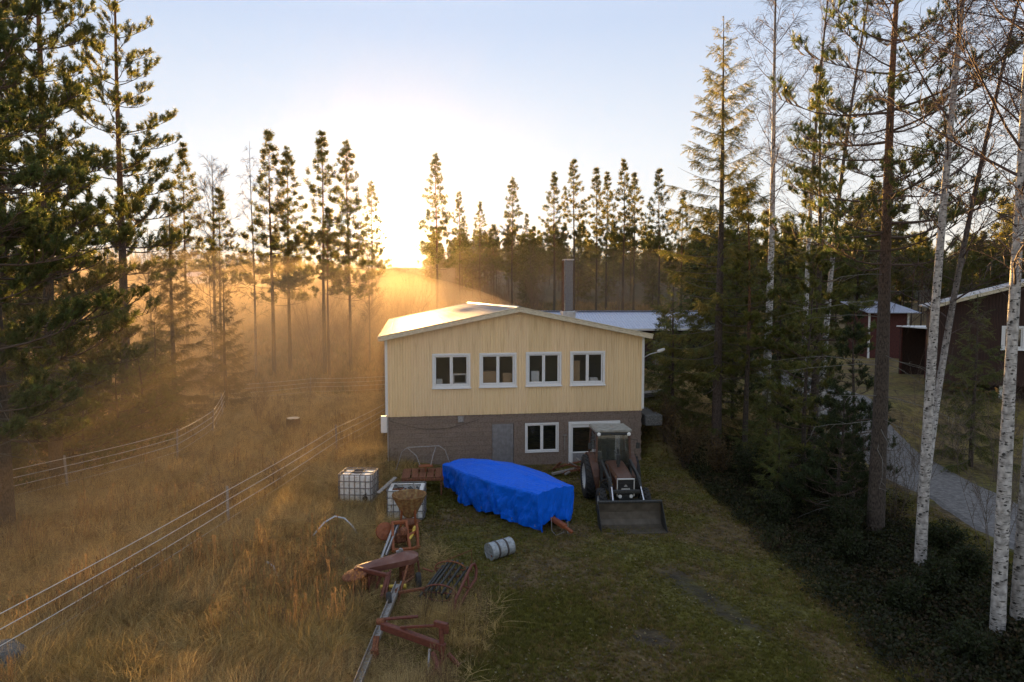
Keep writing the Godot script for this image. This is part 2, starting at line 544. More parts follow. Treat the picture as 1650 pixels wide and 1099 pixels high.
	M.black = plain(lin(0.015, 0.015, 0.015), 0.7)
	M.lamp_glass = plain(lin(0.8, 0.8, 0.75), 0.15)


# white bark that peels into dark dashes, darker and rougher at the foot
func birch_bark() -> StandardMaterial3D:
	var im := Image.create(256, 512, false, Image.FORMAT_RGB8)
	var f := FastNoiseLite.new(); f.frequency = 0.02; f.seed = 6; f.fractal_octaves = 4
	var r := RandomNumberGenerator.new(); r.seed = 4
	for y in 512:
		for x in 256:
			var k := 0.46 + 0.36 * f.get_noise_3d(cos(x * TAU / 256.0) * 40.0, sin(x * TAU / 256.0) * 40.0, y * 1.6)
			im.set_pixel(x, y, lin(k, k * 0.97, k * 0.93))
	for i in 330:
		var x := r.randi_range(0, 255); var y := r.randi_range(0, 511)
		var w := r.randi_range(8, 46); var hh := r.randi_range(1, 3) if r.randf() < 0.7 else r.randi_range(3, 9)
		var k := r.randf_range(0.02, 0.12)
		for a in w:
			var t := absf(2.0 * a / w - 1.0)
			var th := maxi(1, int(hh * (1.0 - t * t)))
			for b in th:
				im.set_pixel(posmod(x + a, 256), posmod(y + b - th / 2, 512), lin(k, k * 0.9, k * 0.8))
	for i in 30:
		var x := r.randi_range(0, 255); var y := r.randi_range(20, 490)
		var wa := r.randf_range(6, 20); var wb := r.randf_range(3, 9)
		for a in range(-17, 18):
			for b in range(-9, 10):
				if Vector2(a / wa, b / wb).length() + f.get_noise_2d((x + a) * 7, (y + b) * 9) * 0.9 < 0.75:
					im.set_pixel(posmod(x + a, 256), posmod(y + b, 512), lin(0.03, 0.027, 0.024))
	var m := vcol(0.75)
	m.albedo_texture = ImageTexture.create_from_image(im)
	m.normal_enabled = true
	m.normal_texture = bump_tex(0.05, 3, 4.0, 128)
	m.normal_scale = 0.5
	return m


func steps(a: float, b: float, near: float, far_step: float, mid := 0.0) -> PackedFloat32Array:
	# numbers from a to b, close together at mid and wider away from it
	var out := PackedFloat32Array()
	var x := mid
	while x > a:
		out.insert(0, x)
		x -= near + maxf(0.0, absf(x - mid) - 30.0) * far_step
	out.insert(0, a)
	x = mid
	while x < b:
		x += near + maxf(0.0, absf(x - mid) - 30.0) * far_step
		out.push_back(minf(x, b))
	return out


func ground() -> void:
	var xs := steps(-480, 480, 0.55, 0.09)
	var zs := steps(-470, 60, 0.55, 0.09, -25.0)
	var verts := PackedVector3Array(); var norms := PackedVector3Array(); var cols := PackedColorArray(); var idx := PackedInt32Array()
	var green := Color(0.135, 0.12, 0.02); var brown := Color(0.14, 0.095, 0.038); var straw := Color(0.32, 0.21, 0.07); var dark := Color(0.035, 0.028, 0.014); var moss := Color(0.18, 0.175, 0.022)
	for z in zs:
		for x in xs:
			var d := -z
			verts.push_back(Vector3(x, gy(x, z), z))
			norms.push_back(Vector3(gy(x - 0.3, z) - gy(x + 0.3, z), 0.6, gy(x, z - 0.3) - gy(x, z + 0.3)).normalized())
			var p := patches.get_noise_2d(x * 1.7, z * 1.7); var q := patches.get_noise_2d(x * 0.6 + 50, z * 0.6)
			var c := green.lerp(brown, ss(-0.18, 0.22, p + q * 0.6))
			c = c.lerp(moss, ss(0.15, 0.5, q - p * 0.4) * 0.7)
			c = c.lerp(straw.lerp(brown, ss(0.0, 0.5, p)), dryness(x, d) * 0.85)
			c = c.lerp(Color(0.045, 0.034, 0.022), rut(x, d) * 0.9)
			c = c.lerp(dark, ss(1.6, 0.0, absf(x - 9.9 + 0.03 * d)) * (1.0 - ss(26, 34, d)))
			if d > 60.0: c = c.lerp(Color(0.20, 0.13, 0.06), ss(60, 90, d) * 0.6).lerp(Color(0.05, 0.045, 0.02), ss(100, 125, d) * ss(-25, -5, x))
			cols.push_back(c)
	var nx := xs.size()
	for j in zs.size() - 1:
		for i in nx - 1:
			var a := j * nx + i
			idx.append_array(PackedInt32Array([a, a + 1, a + nx + 1, a, a + nx + 1, a + nx]))
	var arr := []; arr.resize(Mesh.ARRAY_MAX)
	arr[Mesh.ARRAY_VERTEX] = verts; arr[Mesh.ARRAY_NORMAL] = norms; arr[Mesh.ARRAY_COLOR] = cols; arr[Mesh.ARRAY_INDEX] = idx
	var m := ArrayMesh.new()
	m.add_surface_from_arrays(Mesh.PRIMITIVE_TRIANGLES, arr)
	struct("ground", m, M.ground, "uneven ground of moss, short green grass and dry straw")

	# the gravel road past the birches
	var mid := Curve3D.new()
	for p in [[17.0, 6], [16.6, 14], [16.5, 20], [17.0, 26], [17.7, 33], [18.6, 42], [19.5, 52], [21.5, 66], [25, 84]]:
		mid.add_point(Vector3(p[0], 0, -p[1]), Vector3(0, 0, 3), Vector3(0, 0, -3))
	var b := Buf.new()
	var pts := mid.tessellate_even_length(5, 0.7)
	var rows := []
	for i in pts.size():
		var t := (pts[mini(i + 1, pts.size() - 1)] - pts[maxi(i - 1, 0)]).normalized()
		var side := Vector3(-t.z, 0, t.x)
		var row := []
		for k in 9:
			var w := (k / 4.0 - 1.0) * (1.75 + 0.25 * bumps.get_noise_2d(pts[i].z * 3.0, k * 30.0 if k in [0, 8] else 0.0))
			var p := pts[i] + side * w
			var hump := 0.035 - 0.03 * exp(-pow(absf(w) - 0.85, 2.0) * 12.0)
			row.push_back(Vector3(p.x, maxf(gy(p.x, p.z) + (hump if k > 0 and k < 8 else -0.03), -9), p.z))
		rows.push_back(row)
	for i in rows.size() - 1:
		for k in 8:
			var tint := Color.WHITE.darkened(0.15 if k in [0, 7] else 0.0)
			b.quad(rows[i][k], rows[i][k + 1], rows[i + 1][k + 1], rows[i + 1][k], tint)
	struct("gravel_road", b, M.road, "grey gravel road behind the birches")


# ---- the yellow house ------------------------------------------------------------------------------------------------------------

const WID := 11.4
const DEEP := 23.0
const EAVE := 5.72
const RIDGE := 6.88
const FLOOR := 2.39

func gable(w: float) -> float: return EAVE + (RIDGE - EAVE) * (1.0 - absf(w - WID / 2) / (WID / 2))


# upright ribbed sheeting from y0 up to top(w), left out where the holes are
func ribs(b: Buf, wide: float, y0: float, top: Callable, holes: Array, at: Transform3D) -> void:
	var prof := []
	var pitch := 0.114
	var k := int(wide / pitch)
	pitch = wide / k
	for i in k:
		for p in [[0.0, 0.0], [0.10, 0.0], [0.20, 0.028], [0.86, 0.028]]:
			prof.push_back(Vector2((i + p[0]) * pitch, p[1]))
	prof.push_back(Vector2(wide, 0.0))
	var tint := Color.WHITE
	for i in prof.size() - 1:
		if i % 36 == 0:
			var f := rnd(0.93, 1.0)
			tint = Color(0.90 * f, 0.685 * f, 0.40 * f * rnd(0.96, 1.04))
		var p: Vector2 = prof[i]; var q: Vector2 = prof[i + 1]
		var mid := (p.x + q.x) / 2.0
		var spans := [[y0 + rnd(-0.006, 0.006), 99.0]]
		for h in holes:
			if mid > h[0] and mid < h[2]:
				var last: Array = spans.pop_back()
				spans.push_back([last[0], h[1]]); spans.push_back([h[3], last[1]])
		for s in spans:
			var t0: float = minf(s[1], top.call(p.x)); var t1: float = minf(s[1], top.call(q.x))
			b.quad(at * Vector3(p.x, s[0], p.y), at * Vector3(p.x, t0, p.y), at * Vector3(q.x, t1, q.y), at * Vector3(q.x, s[0], q.y), tint)


# a slab of wall between x0..x1, y0..y1 with openings, z0 in front, thick behind
func holed(b: Buf, x0: float, y0: float, x1: float, y1: float, holes: Array, z0: float, thick: float, col := Color.WHITE) -> void:
	var xs := [x0, x1]; var ys := [y0, y1]
	for h in holes:
		for a in [h[0], h[2]]:
			if a > x0 and a < x1 and not a in xs: xs.push_back(a)
		for a in [h[1], h[3]]:
			if a > y0 and a < y1 and not a in ys: ys.push_back(a)
	xs.sort(); ys.sort()
	for i in xs.size() - 1:
		for j in ys.size() - 1:
			var mx: float = (xs[i] + xs[i + 1]) / 2; var my: float = (ys[j] + ys[j + 1]) / 2
			var open := false
			for h in holes:
				if mx > h[0] and mx < h[2] and my > h[1] and my < h[3]: open = true
			if not open:
				bx(b, Vector3(mx, my, z0 - thick / 2), Vector3(xs[i + 1] - xs[i], ys[j + 1] - ys[j], thick), Vector3.ZERO, col, 0.0)


func window_unit(parent: Node, r: Array, z: float, casing: float, sill := true, called := "window") -> void:
	var x0: float = r[0]; var y0: float = r[1]; var x1: float = r[2]; var y1: float = r[3]
	var cx := (x0 + x1) / 2; var cy := (y0 + y1) / 2
	var b := Buf.new()
	var c := casing
	# casing boards proud of the wall
	bx(b, Vector3(cx, y1 - c / 2, z + 0.028), Vector3(x1 - x0, c, 0.036)); bx(b, Vector3(cx, y0 + c / 2, z + 0.028), Vector3(x1 - x0, c, 0.036))
	bx(b, Vector3(x0 + c / 2, cy, z + 0.026), Vector3(c, y1 - y0 - 2 * c, 0.034)); bx(b, Vector3(x1 - c / 2, cy, z + 0.026), Vector3(c, y1 - y0 - 2 * c, 0.034))
	var w := obj(called, b, M.white, parent)
	for s in [-1.0, 1.0]:
		# a sash: four rails set back from the casing, and its pane
		var sb := Buf.new()
		var half := (x1 - x0 - 2 * c) / 2
		var sx: float = cx + s * half / 2
		var rail := 0.065
		bx(sb, Vector3(sx, y1 - c - rail / 2, z - 0.02), Vector3(half - 0.004, rail, 0.05)); bx(sb, Vector3(sx, y0 + c + rail / 2, z - 0.02), Vector3(half - 0.004, rail, 0.05))
		bx(sb, Vector3(sx - half / 2 + rail / 2, cy, z - 0.02), Vector3(rail, y1 - y0 - 2 * c - 2 * rail, 0.048)); bx(sb, Vector3(sx + half / 2 - rail / 2 - 0.003, cy, z - 0.02), Vector3(rail, y1 - y0 - 2 * c - 2 * rail, 0.048))
		obj("sash", sb, M.white, w)
		var g := Buf.new()
		bx(g, Vector3(sx, cy, z - 0.03), Vector3(half - 2 * rail + 0.01, y1 - y0 - 2 * c - 2 * rail + 0.01, 0.006), Vector3.ZERO, Color.WHITE, 0.0)
		obj("pane", g, M.glass, w)
	if sill:
		var sl := Buf.new()
		bx(sl, Vector3(cx, y0 - 0.02, z + 0.06), Vector3(x1 - x0 + 0.06, 0.03, 0.13), Vector3(12, 0, 0))
		obj("sill", sl, M.white, w)


func house() -> void:
	var h := thing("house", "long two-storey workshop house with yellow ribbed cladding on a bare block basement", "house", Vector3(-5.35, 0, -29.0), 9.04)
	var wins := [[1.93, 3.56, 3.58, 5.05], [3.97, 3.57, 5.61, 5.05], [6.03, 3.58, 7.63, 5.07], [8.02, 3.57, 9.63, 5.08]]
	var inset := []
	for r in wins: inset.push_back([r[0] + 0.05, r[1] + 0.05, r[2] - 0.05, r[3] - 0.05])
	# walls behind the cladding
	var core := Buf.new()
	holed(core, 0.0, FLOOR, WID, EAVE - 0.02, inset, -0.03, 0.16)
	for s in [-1.0, 1.0]:
		bx(core, Vector3(WID / 2 + s * (WID / 2 - 0.1), (FLOOR + EAVE) / 2, -DEEP / 2), Vector3(0.16, EAVE - FLOOR - 0.1, DEEP - 0.4), Vector3.ZERO, Color.WHITE, 0.0)
	bx(core, Vector3(WID / 2, (FLOOR + EAVE) / 2, -DEEP + 0.1), Vector3(WID - 0.05, EAVE - FLOOR - 0.1, 0.16), Vector3.ZERO, Color.WHITE, 0.0)
	for z in [-0.05, -DEEP + 0.15]:
		for k in 2:
			var a := Vector3(0, EAVE - 0.03, z - k * 0.12); var e := Vector3(WID, EAVE - 0.03, z - k * 0.12); var t := Vector3(WID / 2, RIDGE - 0.03, z - k * 0.12)
			core.tri(a, t, e)
	obj("inner_wall", core, M.inside, h)
	var slab := Buf.new()
	bx(slab, Vector3(WID / 2, FLOOR + 0.06, -DEEP / 2), Vector3(WID - 0.5, 0.12, DEEP - 0.6), Vector3.ZERO, Color.WHITE, 0.0)
	bx(slab, Vector3(WID / 2, EAVE - 0.25, -DEEP / 2), Vector3(WID - 0.5, 0.06, DEEP - 0.6), Vector3.ZERO, Color.WHITE, 0.0)
	bx(slab, Vector3(WID / 2, (EAVE + FLOOR) / 2, -5.2), Vector3(WID - 0.5, EAVE - FLOOR - 0.6, 0.1), Vector3.ZERO, Color.WHITE, 0.0)
	obj("floor", slab, M.inside, h)
	var clad := Buf.new()
	ribs(clad, WID, FLOOR - 0.05, gable, inset, Transform3D())
	obj("front_cladding", clad, M.yellow, h)
	clad = Buf.new()
	var flat := func(_w: float) -> float: return EAVE
	ribs(clad, DEEP, FLOOR - 0.05, flat, [], Transform3D(Basis(Vector3.UP, -PI / 2), Vector3(0, 0, -DEEP)))
	obj("side_cladding", clad, M.yellow, h)
	clad = Buf.new()
	ribs(clad, DEEP, FLOOR - 0.05, flat, [], Transform3D(Basis(Vector3.UP, PI / 2), Vector3(WID, 0, 0)))
	obj("side_cladding", clad, M.yellow, h)
	clad = Buf.new()
	ribs(clad, WID, FLOOR - 0.05, gable, [], Transform3D(Basis(Vector3.UP, PI), Vector3(WID, 0, -DEEP)))
	obj("back_cladding", clad, M.yellow, h)
	# corner boards
	for s in [0, 1]:
		var cb := Buf.new()
		bx(cb, Vector3(-0.02 + s * (WID + 0.04), (FLOOR + EAVE) / 2, 0.0), Vector3(0.11, EAVE - FLOOR - 0.06, 0.11))
		obj("corner_board", cb, M.white, h)
	for r in wins: window_unit(h, r, 0.026, 0.10)
	# basement: a core with openings, faced with single blocks
	var door := [7.98, -0.6, 10.37, 1.90]; var bwin := [6.0, 0.57, 7.53, 1.90]; var shed := [4.53, -0.6, 5.50, 1.89]
	var holes := [door, bwin, shed]
	var base := Buf.new()
	holed(base, 0.06, -0.9, WID - 0.06, FLOOR - 0.01, holes, -0.055, 0.2, Color.WHITE)
	for s in [-1.0, 1.0]:
		bx(base, Vector3(WID / 2 + s * (WID / 2 - 0.16), 0.7, -DEEP / 2), Vector3(0.2, 3.3, DEEP - 0.55), Vector3.ZERO, Color.WHITE, 0.0)
	bx(base, Vector3(WID / 2, 0.7, -DEEP + 0.15), Vector3(WID - 0.1, 3.3, 0.2), Vector3.ZERO, Color.WHITE, 0.0)
	var wall := obj("basement_wall", base, M.mortar, h)
	var y := -0.62
	var row := 0
	while y < FLOOR - 0.06:
		var x := -0.02 - (0.3 if row % 2 else 0.0)
		while x < WID:
			var spans := [[maxf(x, 0.0), minf(x + 0.59, WID)]]
			for o in holes:
				if y + 0.1 > o[1] and y + 0.1 < o[3]:
					var cut := []
					for s in spans:
						if s[0] < o[0]: cut.push_back([s[0], minf(s[1], o[0])])
						if s[1] > o[2]: cut.push_back([maxf(s[0], o[2]), s[1]])
					spans = cut
			for s in spans:
				if s[1] - s[0] > 0.05:
					var bb := Buf.new()
					var f := rnd(0.93, 1.05)
					bx(bb, Vector3((s[0] + s[1]) / 2, y + 0.1, -0.045 + rnd(-0.003, 0.003)), Vector3(s[1] - s[0] - 0.006, 0.195, 0.06), Vector3(0, rnd(-0.3, 0.3), 0), Color(0.275 * f, 0.215 * f, 0.175 * f), 0.005)
					obj("block", bb, M.block, wall)
			x += 0.6
		y += 0.2
		row += 1
	window_unit(h, bwin, -0.02, 0.06, false)
	# the grey sheet door and the glazed double door
	var gd := Buf.new()
	for k in 13:
		bx(gd, Vector3(4.58 + k * 0.0725, 0.70, -0.05), Vector3(0.04, 2.36, 0.05), Vector3.ZERO, Color.WHITE, 0.006)
	bx(gd, Vector3(5.015, 0.70, -0.075), Vector3(0.95, 2.37, 0.03))
	bx(gd, Vector3(5.46, 0.9, 0.0), Vector3(0.05, 0.16, 0.05))
	obj("sheet_door", gd, M.grey_sheet, h)
	var fr := Buf.new()
	bx(fr, Vector3(9.175, 1.84, 0.0), Vector3(2.39, 0.12, 0.12)); bx(fr, Vector3(8.03, 0.62, 0.0), Vector3(0.1, 2.32, 0.12)); bx(fr, Vector3(10.32, 0.62, 0.0), Vector3(0.1, 2.32, 0.12))
	obj("door_frame", fr, M.white, h)
	for s in [0, 1]:
		var dl := Buf.new()
		var dx: float = 8.085 + s * 1.095
		bx(dl, Vector3(dx + 0.05, 0.72, -0.04), Vector3(0.1, 2.1, 0.05)); bx(dl, Vector3(dx + 1.03, 0.72, -0.04), Vector3(0.1, 2.1, 0.05))
		bx(dl, Vector3(dx + 0.54, 1.70, -0.04), Vector3(0.88, 0.13, 0.05)); bx(dl, Vector3(dx + 0.54, 0.50, -0.04), Vector3(0.88, 0.06, 0.05))
		var leaf := obj("door", dl, M.white, h)
		var pn := Buf.new()
		bx(pn, Vector3(dx + 0.54, 1.08, -0.045), Vector3(0.88, 1.11, 0.006), Vector3.ZERO, Color.WHITE, 0.0)
		obj("pane", pn, M.glass, leaf)
		var pl := Buf.new()
		for k in 12:
			bx(pl, Vector3(dx + 0.14 + k * 0.073, 0.06, -0.035), Vector3(0.045, 0.82, 0.03), Vector3.ZERO, Color.WHITE, 0.006)
		bx(pl, Vector3(dx + 0.54, 0.06, -0.055), Vector3(0.88, 0.82, 0.02))
		obj("lower_panel", pl, M.grey_sheet, leaf)
	var vb := Buf.new()
	bx(vb, Vector3(3.155, 2.16, 0.0), Vector3(0.25, 0.27, 0.05))
	for k in 5: bx(vb, Vector3(3.155, 2.06 + k * 0.05, 0.03), Vector3(0.2, 0.012, 0.02), Vector3(30, 0, 0))
	obj("vent", vb, M.steel, h)
	var meter := Buf.new()
	bx(meter, Vector3(-0.14, 2.05, 0.06), Vector3(0.26, 0.72, 0.2), Vector3.ZERO, Color.WHITE, 0.02)
	obj("meter_box", meter, M.white, h)
	var dp := Buf.new()
	dp.pipe(Vector3(0.02, 0.3, 0.06), Vector3(0.02, 2.35, 0.06), 0.025)
	obj("cable_pipe", dp, M.zinc, h)
	var wire := []
	for k in 13:
		var t := k / 12.0
		wire.push_back(Vector3(0.05 + 3.9 * t, 2.2 - 0.42 * sin(t * PI) - 0.05 * t, 0.03))
	var wb := Buf.new(); wb.path(wire, 0.008, 5)
	obj("cable", wb, M.black, h)
	var lever := Buf.new()
	bx(lever, Vector3(7.8, 1.0, 0.02), Vector3(0.05, 0.7, 0.05)); bx(lever, Vector3(7.8, 1.32, 0.05), Vector3(0.16, 0.05, 0.06))
	obj("thermometer_board", lever, M.old_wood, h)
	# roof: two slopes of ribbed sheets, ridge cap, barge boards, eave boards
	var over := 0.34
	var run := WID / 2 + over
	var ang := atan2(RIDGE - EAVE, WID / 2)
	var slope := run / cos(ang)
	var n := 23
	var each := (DEEP + 0.7) / n
	var sheet := Buf.new()
	var prof := []
	for i in 6:
		for p in [[0.0, 0.0], [0.5, 0.0], [0.62, 0.022], [0.86, 0.022]]: prof.push_back(Vector2((i + p[0]) / 6.0 * each, p[1]))
	prof.push_back(Vector2(each, 0.0))
	for i in prof.size() - 1:
		var p: Vector2 = prof[i]; var q: Vector2 = prof[i + 1]
		for k in 3:
			var a := slope * k / 3.0; var e := slope * (k + 1) / 3.0 + 0.02
			var up := 0.004 * (2 - k)
			sheet.quad(Vector3(a, p.y + up, -p.x), Vector3(e, p.y + up, -p.x), Vector3(e, q.y + up, -q.x), Vector3(a, q.y + up, -q.x))
	var sm := sheet.mesh()
	for s in [-1.0, 1.0]:
		var deck := Buf.new()
		bx(deck, Vector3(slope / 2, -0.05, -each * n / 2), Vector3(slope - 0.02, 0.07, each * n - 0.04), Vector3.ZERO, Color.WHITE, 0.0)
		var put := Transform3D(Basis(Vector3(0, 0, 1), -ang), Vector3(WID / 2, RIDGE + 0.11, 0.35))
		if s < 0: put = Transform3D(Basis(Vector3(0, 1, 0), PI), Vector3(WID / 2, 0, 0)) * Transform3D(Basis(Vector3(0, 0, 1), -ang), Vector3(0, RIDGE + 0.11, DEEP + 0.35))
		var rf := obj("roof", deck, M.pale_wood, h, put)
		for i in n:
			obj("roof_sheet", sm, M.roof_sheet, rf, Transform3D(Basis.from_euler(Vector3(0, 0, rnd(-0.0015, 0.0015))), Vector3(0, 0.0 + 0.003 * (i % 2), -each * i)))
		var screw := Buf.new()
		for i in n * 2:
			for k in 7:
				bx(screw, Vector3(slope * (k + 0.5) / 7.0, 0.031, -each * (i + 0.5) / 2.0), Vector3(0.03, 0.014, 0.03), Vector3.ZERO, Color.WHITE, 0.0)
		var so := obj("roof_screws", screw, M.chrome, rf)
		so.set_meta("kind", "stuff")
		for z in [0.03, -each * n + 0.0]:
			var bb := Buf.new()
			bx(bb, Vector3(slope / 2, -0.05, z), Vector3(slope, 0.21, 0.05), Vector3.ZERO, Color.WHITE, 0.012)
			bx(bb, Vector3(slope / 2, 0.055, z), Vector3(slope + 0.02, 0.03, 0.11), Vector3.ZERO, Color.WHITE, 0.008)
			obj("barge_board", bb, M.pale_wood, rf)
		var eb := Buf.new()
		bx(eb, Vector3(slope + 0.012, -0.06, -each * n / 2), Vector3(0.03, 0.16, each * n))
		obj("eave_board", eb, M.pale_wood, rf)
	var cap := Buf.new()
	for k in 24:
		var z := 0.33 - k * (DEEP + 0.7) / 24.0
		var q := PackedVector3Array(); var rr := PackedFloat32Array()
		for i in 2: q.push_back(Vector3(WID / 2, RIDGE + 0.10 + 0.004 * (k % 2), z - i * 1.02)); rr.push_back(0.11)
		cap.tube(q, rr, 12)
	obj("ridge_cap", cap, M.zinc, h)

	# chimney of concrete with its ladder
	var at := Vector3(3.44, 0, -42.0)
	var ch := thing("chimney", "square grey concrete chimney with a rusty edge rising behind the yellow house", "chimney", at, 9.04)
	var cb2 := Buf.new()
	bx(cb2, Vector3(0, 7.6, 0), Vector3(0.50, 4.2, 0.50), Vector3.ZERO, Color.WHITE, 0.03)
	obj("shaft", cb2, M.concrete, ch)
	cb2 = Buf.new()
	bx(cb2, Vector3(0, 9.74, 0), Vector3(0.6, 0.07, 0.6), Vector3.ZERO, Color.WHITE, 0.01)
	bx(cb2, Vector3(0, 6.35, 0), Vector3(0.78, 0.5, 0.78), Vector3.ZERO, Color.WHITE, 0.03)
	obj("flashing", cb2, M.zinc, ch)
	var ld := thing("chimney_ladder", "narrow rusty ladder fixed upright beside the concrete chimney", "ladder", at, 9.04)
	for s in [0, 1]:
		var rl := Buf.new(); bar(rl, Vector3(-0.36, 6.2, -0.05 + s * 0.36), Vector3(-0.36, 9.72, -0.05 + s * 0.36), 0.05, 0.03)
		obj("stile", rl, M.rust, ld)
	for k in 12:
		var rg := Buf.new(); rg.pipe(Vector3(-0.36, 6.35 + k * 0.29, -0.05), Vector3(-0.36, 6.35 + k * 0.29, 0.31), 0.014, 6)
		obj("rung", rg, M.rust, ld)

	# what stands behind the upper windows
	var inv := h.transform
	var items := [[2.25, 0.16, 0.22, "white folded cloth"], [3.15, 0.30, 0.3, "white picture frame"], [4.45, 0.36, 0.5, "cardboard box"], [5.25, 0.3, 0.35, "cardboard box"], [6.5, 0.34, 0.3, "glass jar"], [8.32, 0.62, 0.42, "chipboard sheet"], [9.2, 0.12, 0.3, "white tray"]]
	var words := ["pale folded cloth on the sill of the leftmost upper window", "empty white frame leaning inside the leftmost upper window", "cardboard box with two hand holes inside the second upper window", "low cardboard box beside the taller one in the second upper window", "pale pail standing inside the third upper window", "upright chipboard sheet inside the rightmost upper window", "flat pale tray beside the chipboard in the rightmost upper window"]
	for i in items.size():
		var it: Array = items[i]
		var bb := Buf.new()
		if i == 1:
			for e in [[0, 0.26, 0.5, 0.05], [0, -0.26 + 0.26, 0.5, 0.05]]: bx(bb, Vector3(0, it[1] * 0.5 + e[1] - 0.13, 0), Vector3(e[2], e[3], 0.04))
			for s in [-1, 1]: bx(bb, Vector3(s * 0.23, it[1] * 0.5, 0), Vector3(0.05, 0.3, 0.04))
		else:
			bx(bb, Vector3(0, it[1] / 2, 0), Vector3(it[2], it[1], 0.25 if i != 5 else 0.03), Vector3.ZERO, Color.WHITE, 0.012)
		if i == 2:
			for s in [-1, 1]: bx(bb, Vector3(s * 0.11, 0.24, 0.127), Vector3(0.07, 0.03, 0.004))
		var o := obj(["cloth", "picture_frame", "cardboard_box", "cardboard_box", "pail", "chipboard_sheet", "tray"][i], bb, M.card if i in [2, 3, 5] else M.white, null, inv * Transform3D(Basis(), Vector3(it[0], 3.66, -0.34)).scaled_local(Vector3(1.2, 1.55, 1.0)))
		tag(o, words[i], it[3] if i in [2, 3] else ["cloth", "frame", "", "", "pail", "board", "tray"][i])
	for i in 4:
		var r: Array = wins[i]
		var tb := Buf.new()
		bx(tb, Vector3((r[0] + r[2]) / 2, 3.63, -0.47), Vector3(1.8, 0.04, 0.5))
		for s in [-0.8, 0.8]: bx(tb, Vector3((r[0] + r[2]) / 2 + s, 3.06, -0.6), Vector3(0.06, 1.1, 0.06))
		var o := obj("workbench", tb, M.old_wood, null, inv)
		tag(o, "wooden workbench just inside the %s upper window" % ["leftmost", "second", "third", "rightmost"][i], "workbench", "benches behind the upper windows")

	# the lamp on its bent arm at the right corner
	var la := thing("yard_lamp", "white yard lamp on a bent grey arm at the right corner of the yellow house", "lamp", h.transform * Vector3(WID, 0, -0.4), 9.04)
	var ab := Buf.new(); ab.path([Vector3(0.06, 3.9, 0), Vector3(0.1, 4.5, 0), Vector3(0.22, 4.72, 0), Vector3(0.5, 4.86, 0), Vector3(0.92, 4.96, 0)], 0.022, 8)
	obj("arm", ab, M.zinc, la)
	ab = Buf.new()
	ab.lathe([Vector2(0.0, 0.38), Vector2(0.05, 0.36), Vector2(0.075, 0.22), Vector2(0.08, 0.05), Vector2(0.05, 0.0), Vector2(0, 0)], 12, Transform3D(Basis.from_euler(Vector3(0, 0, -1.25)), Vector3(0.86, 4.97, 0)))
	obj("lamp_head", ab, M.white, la)


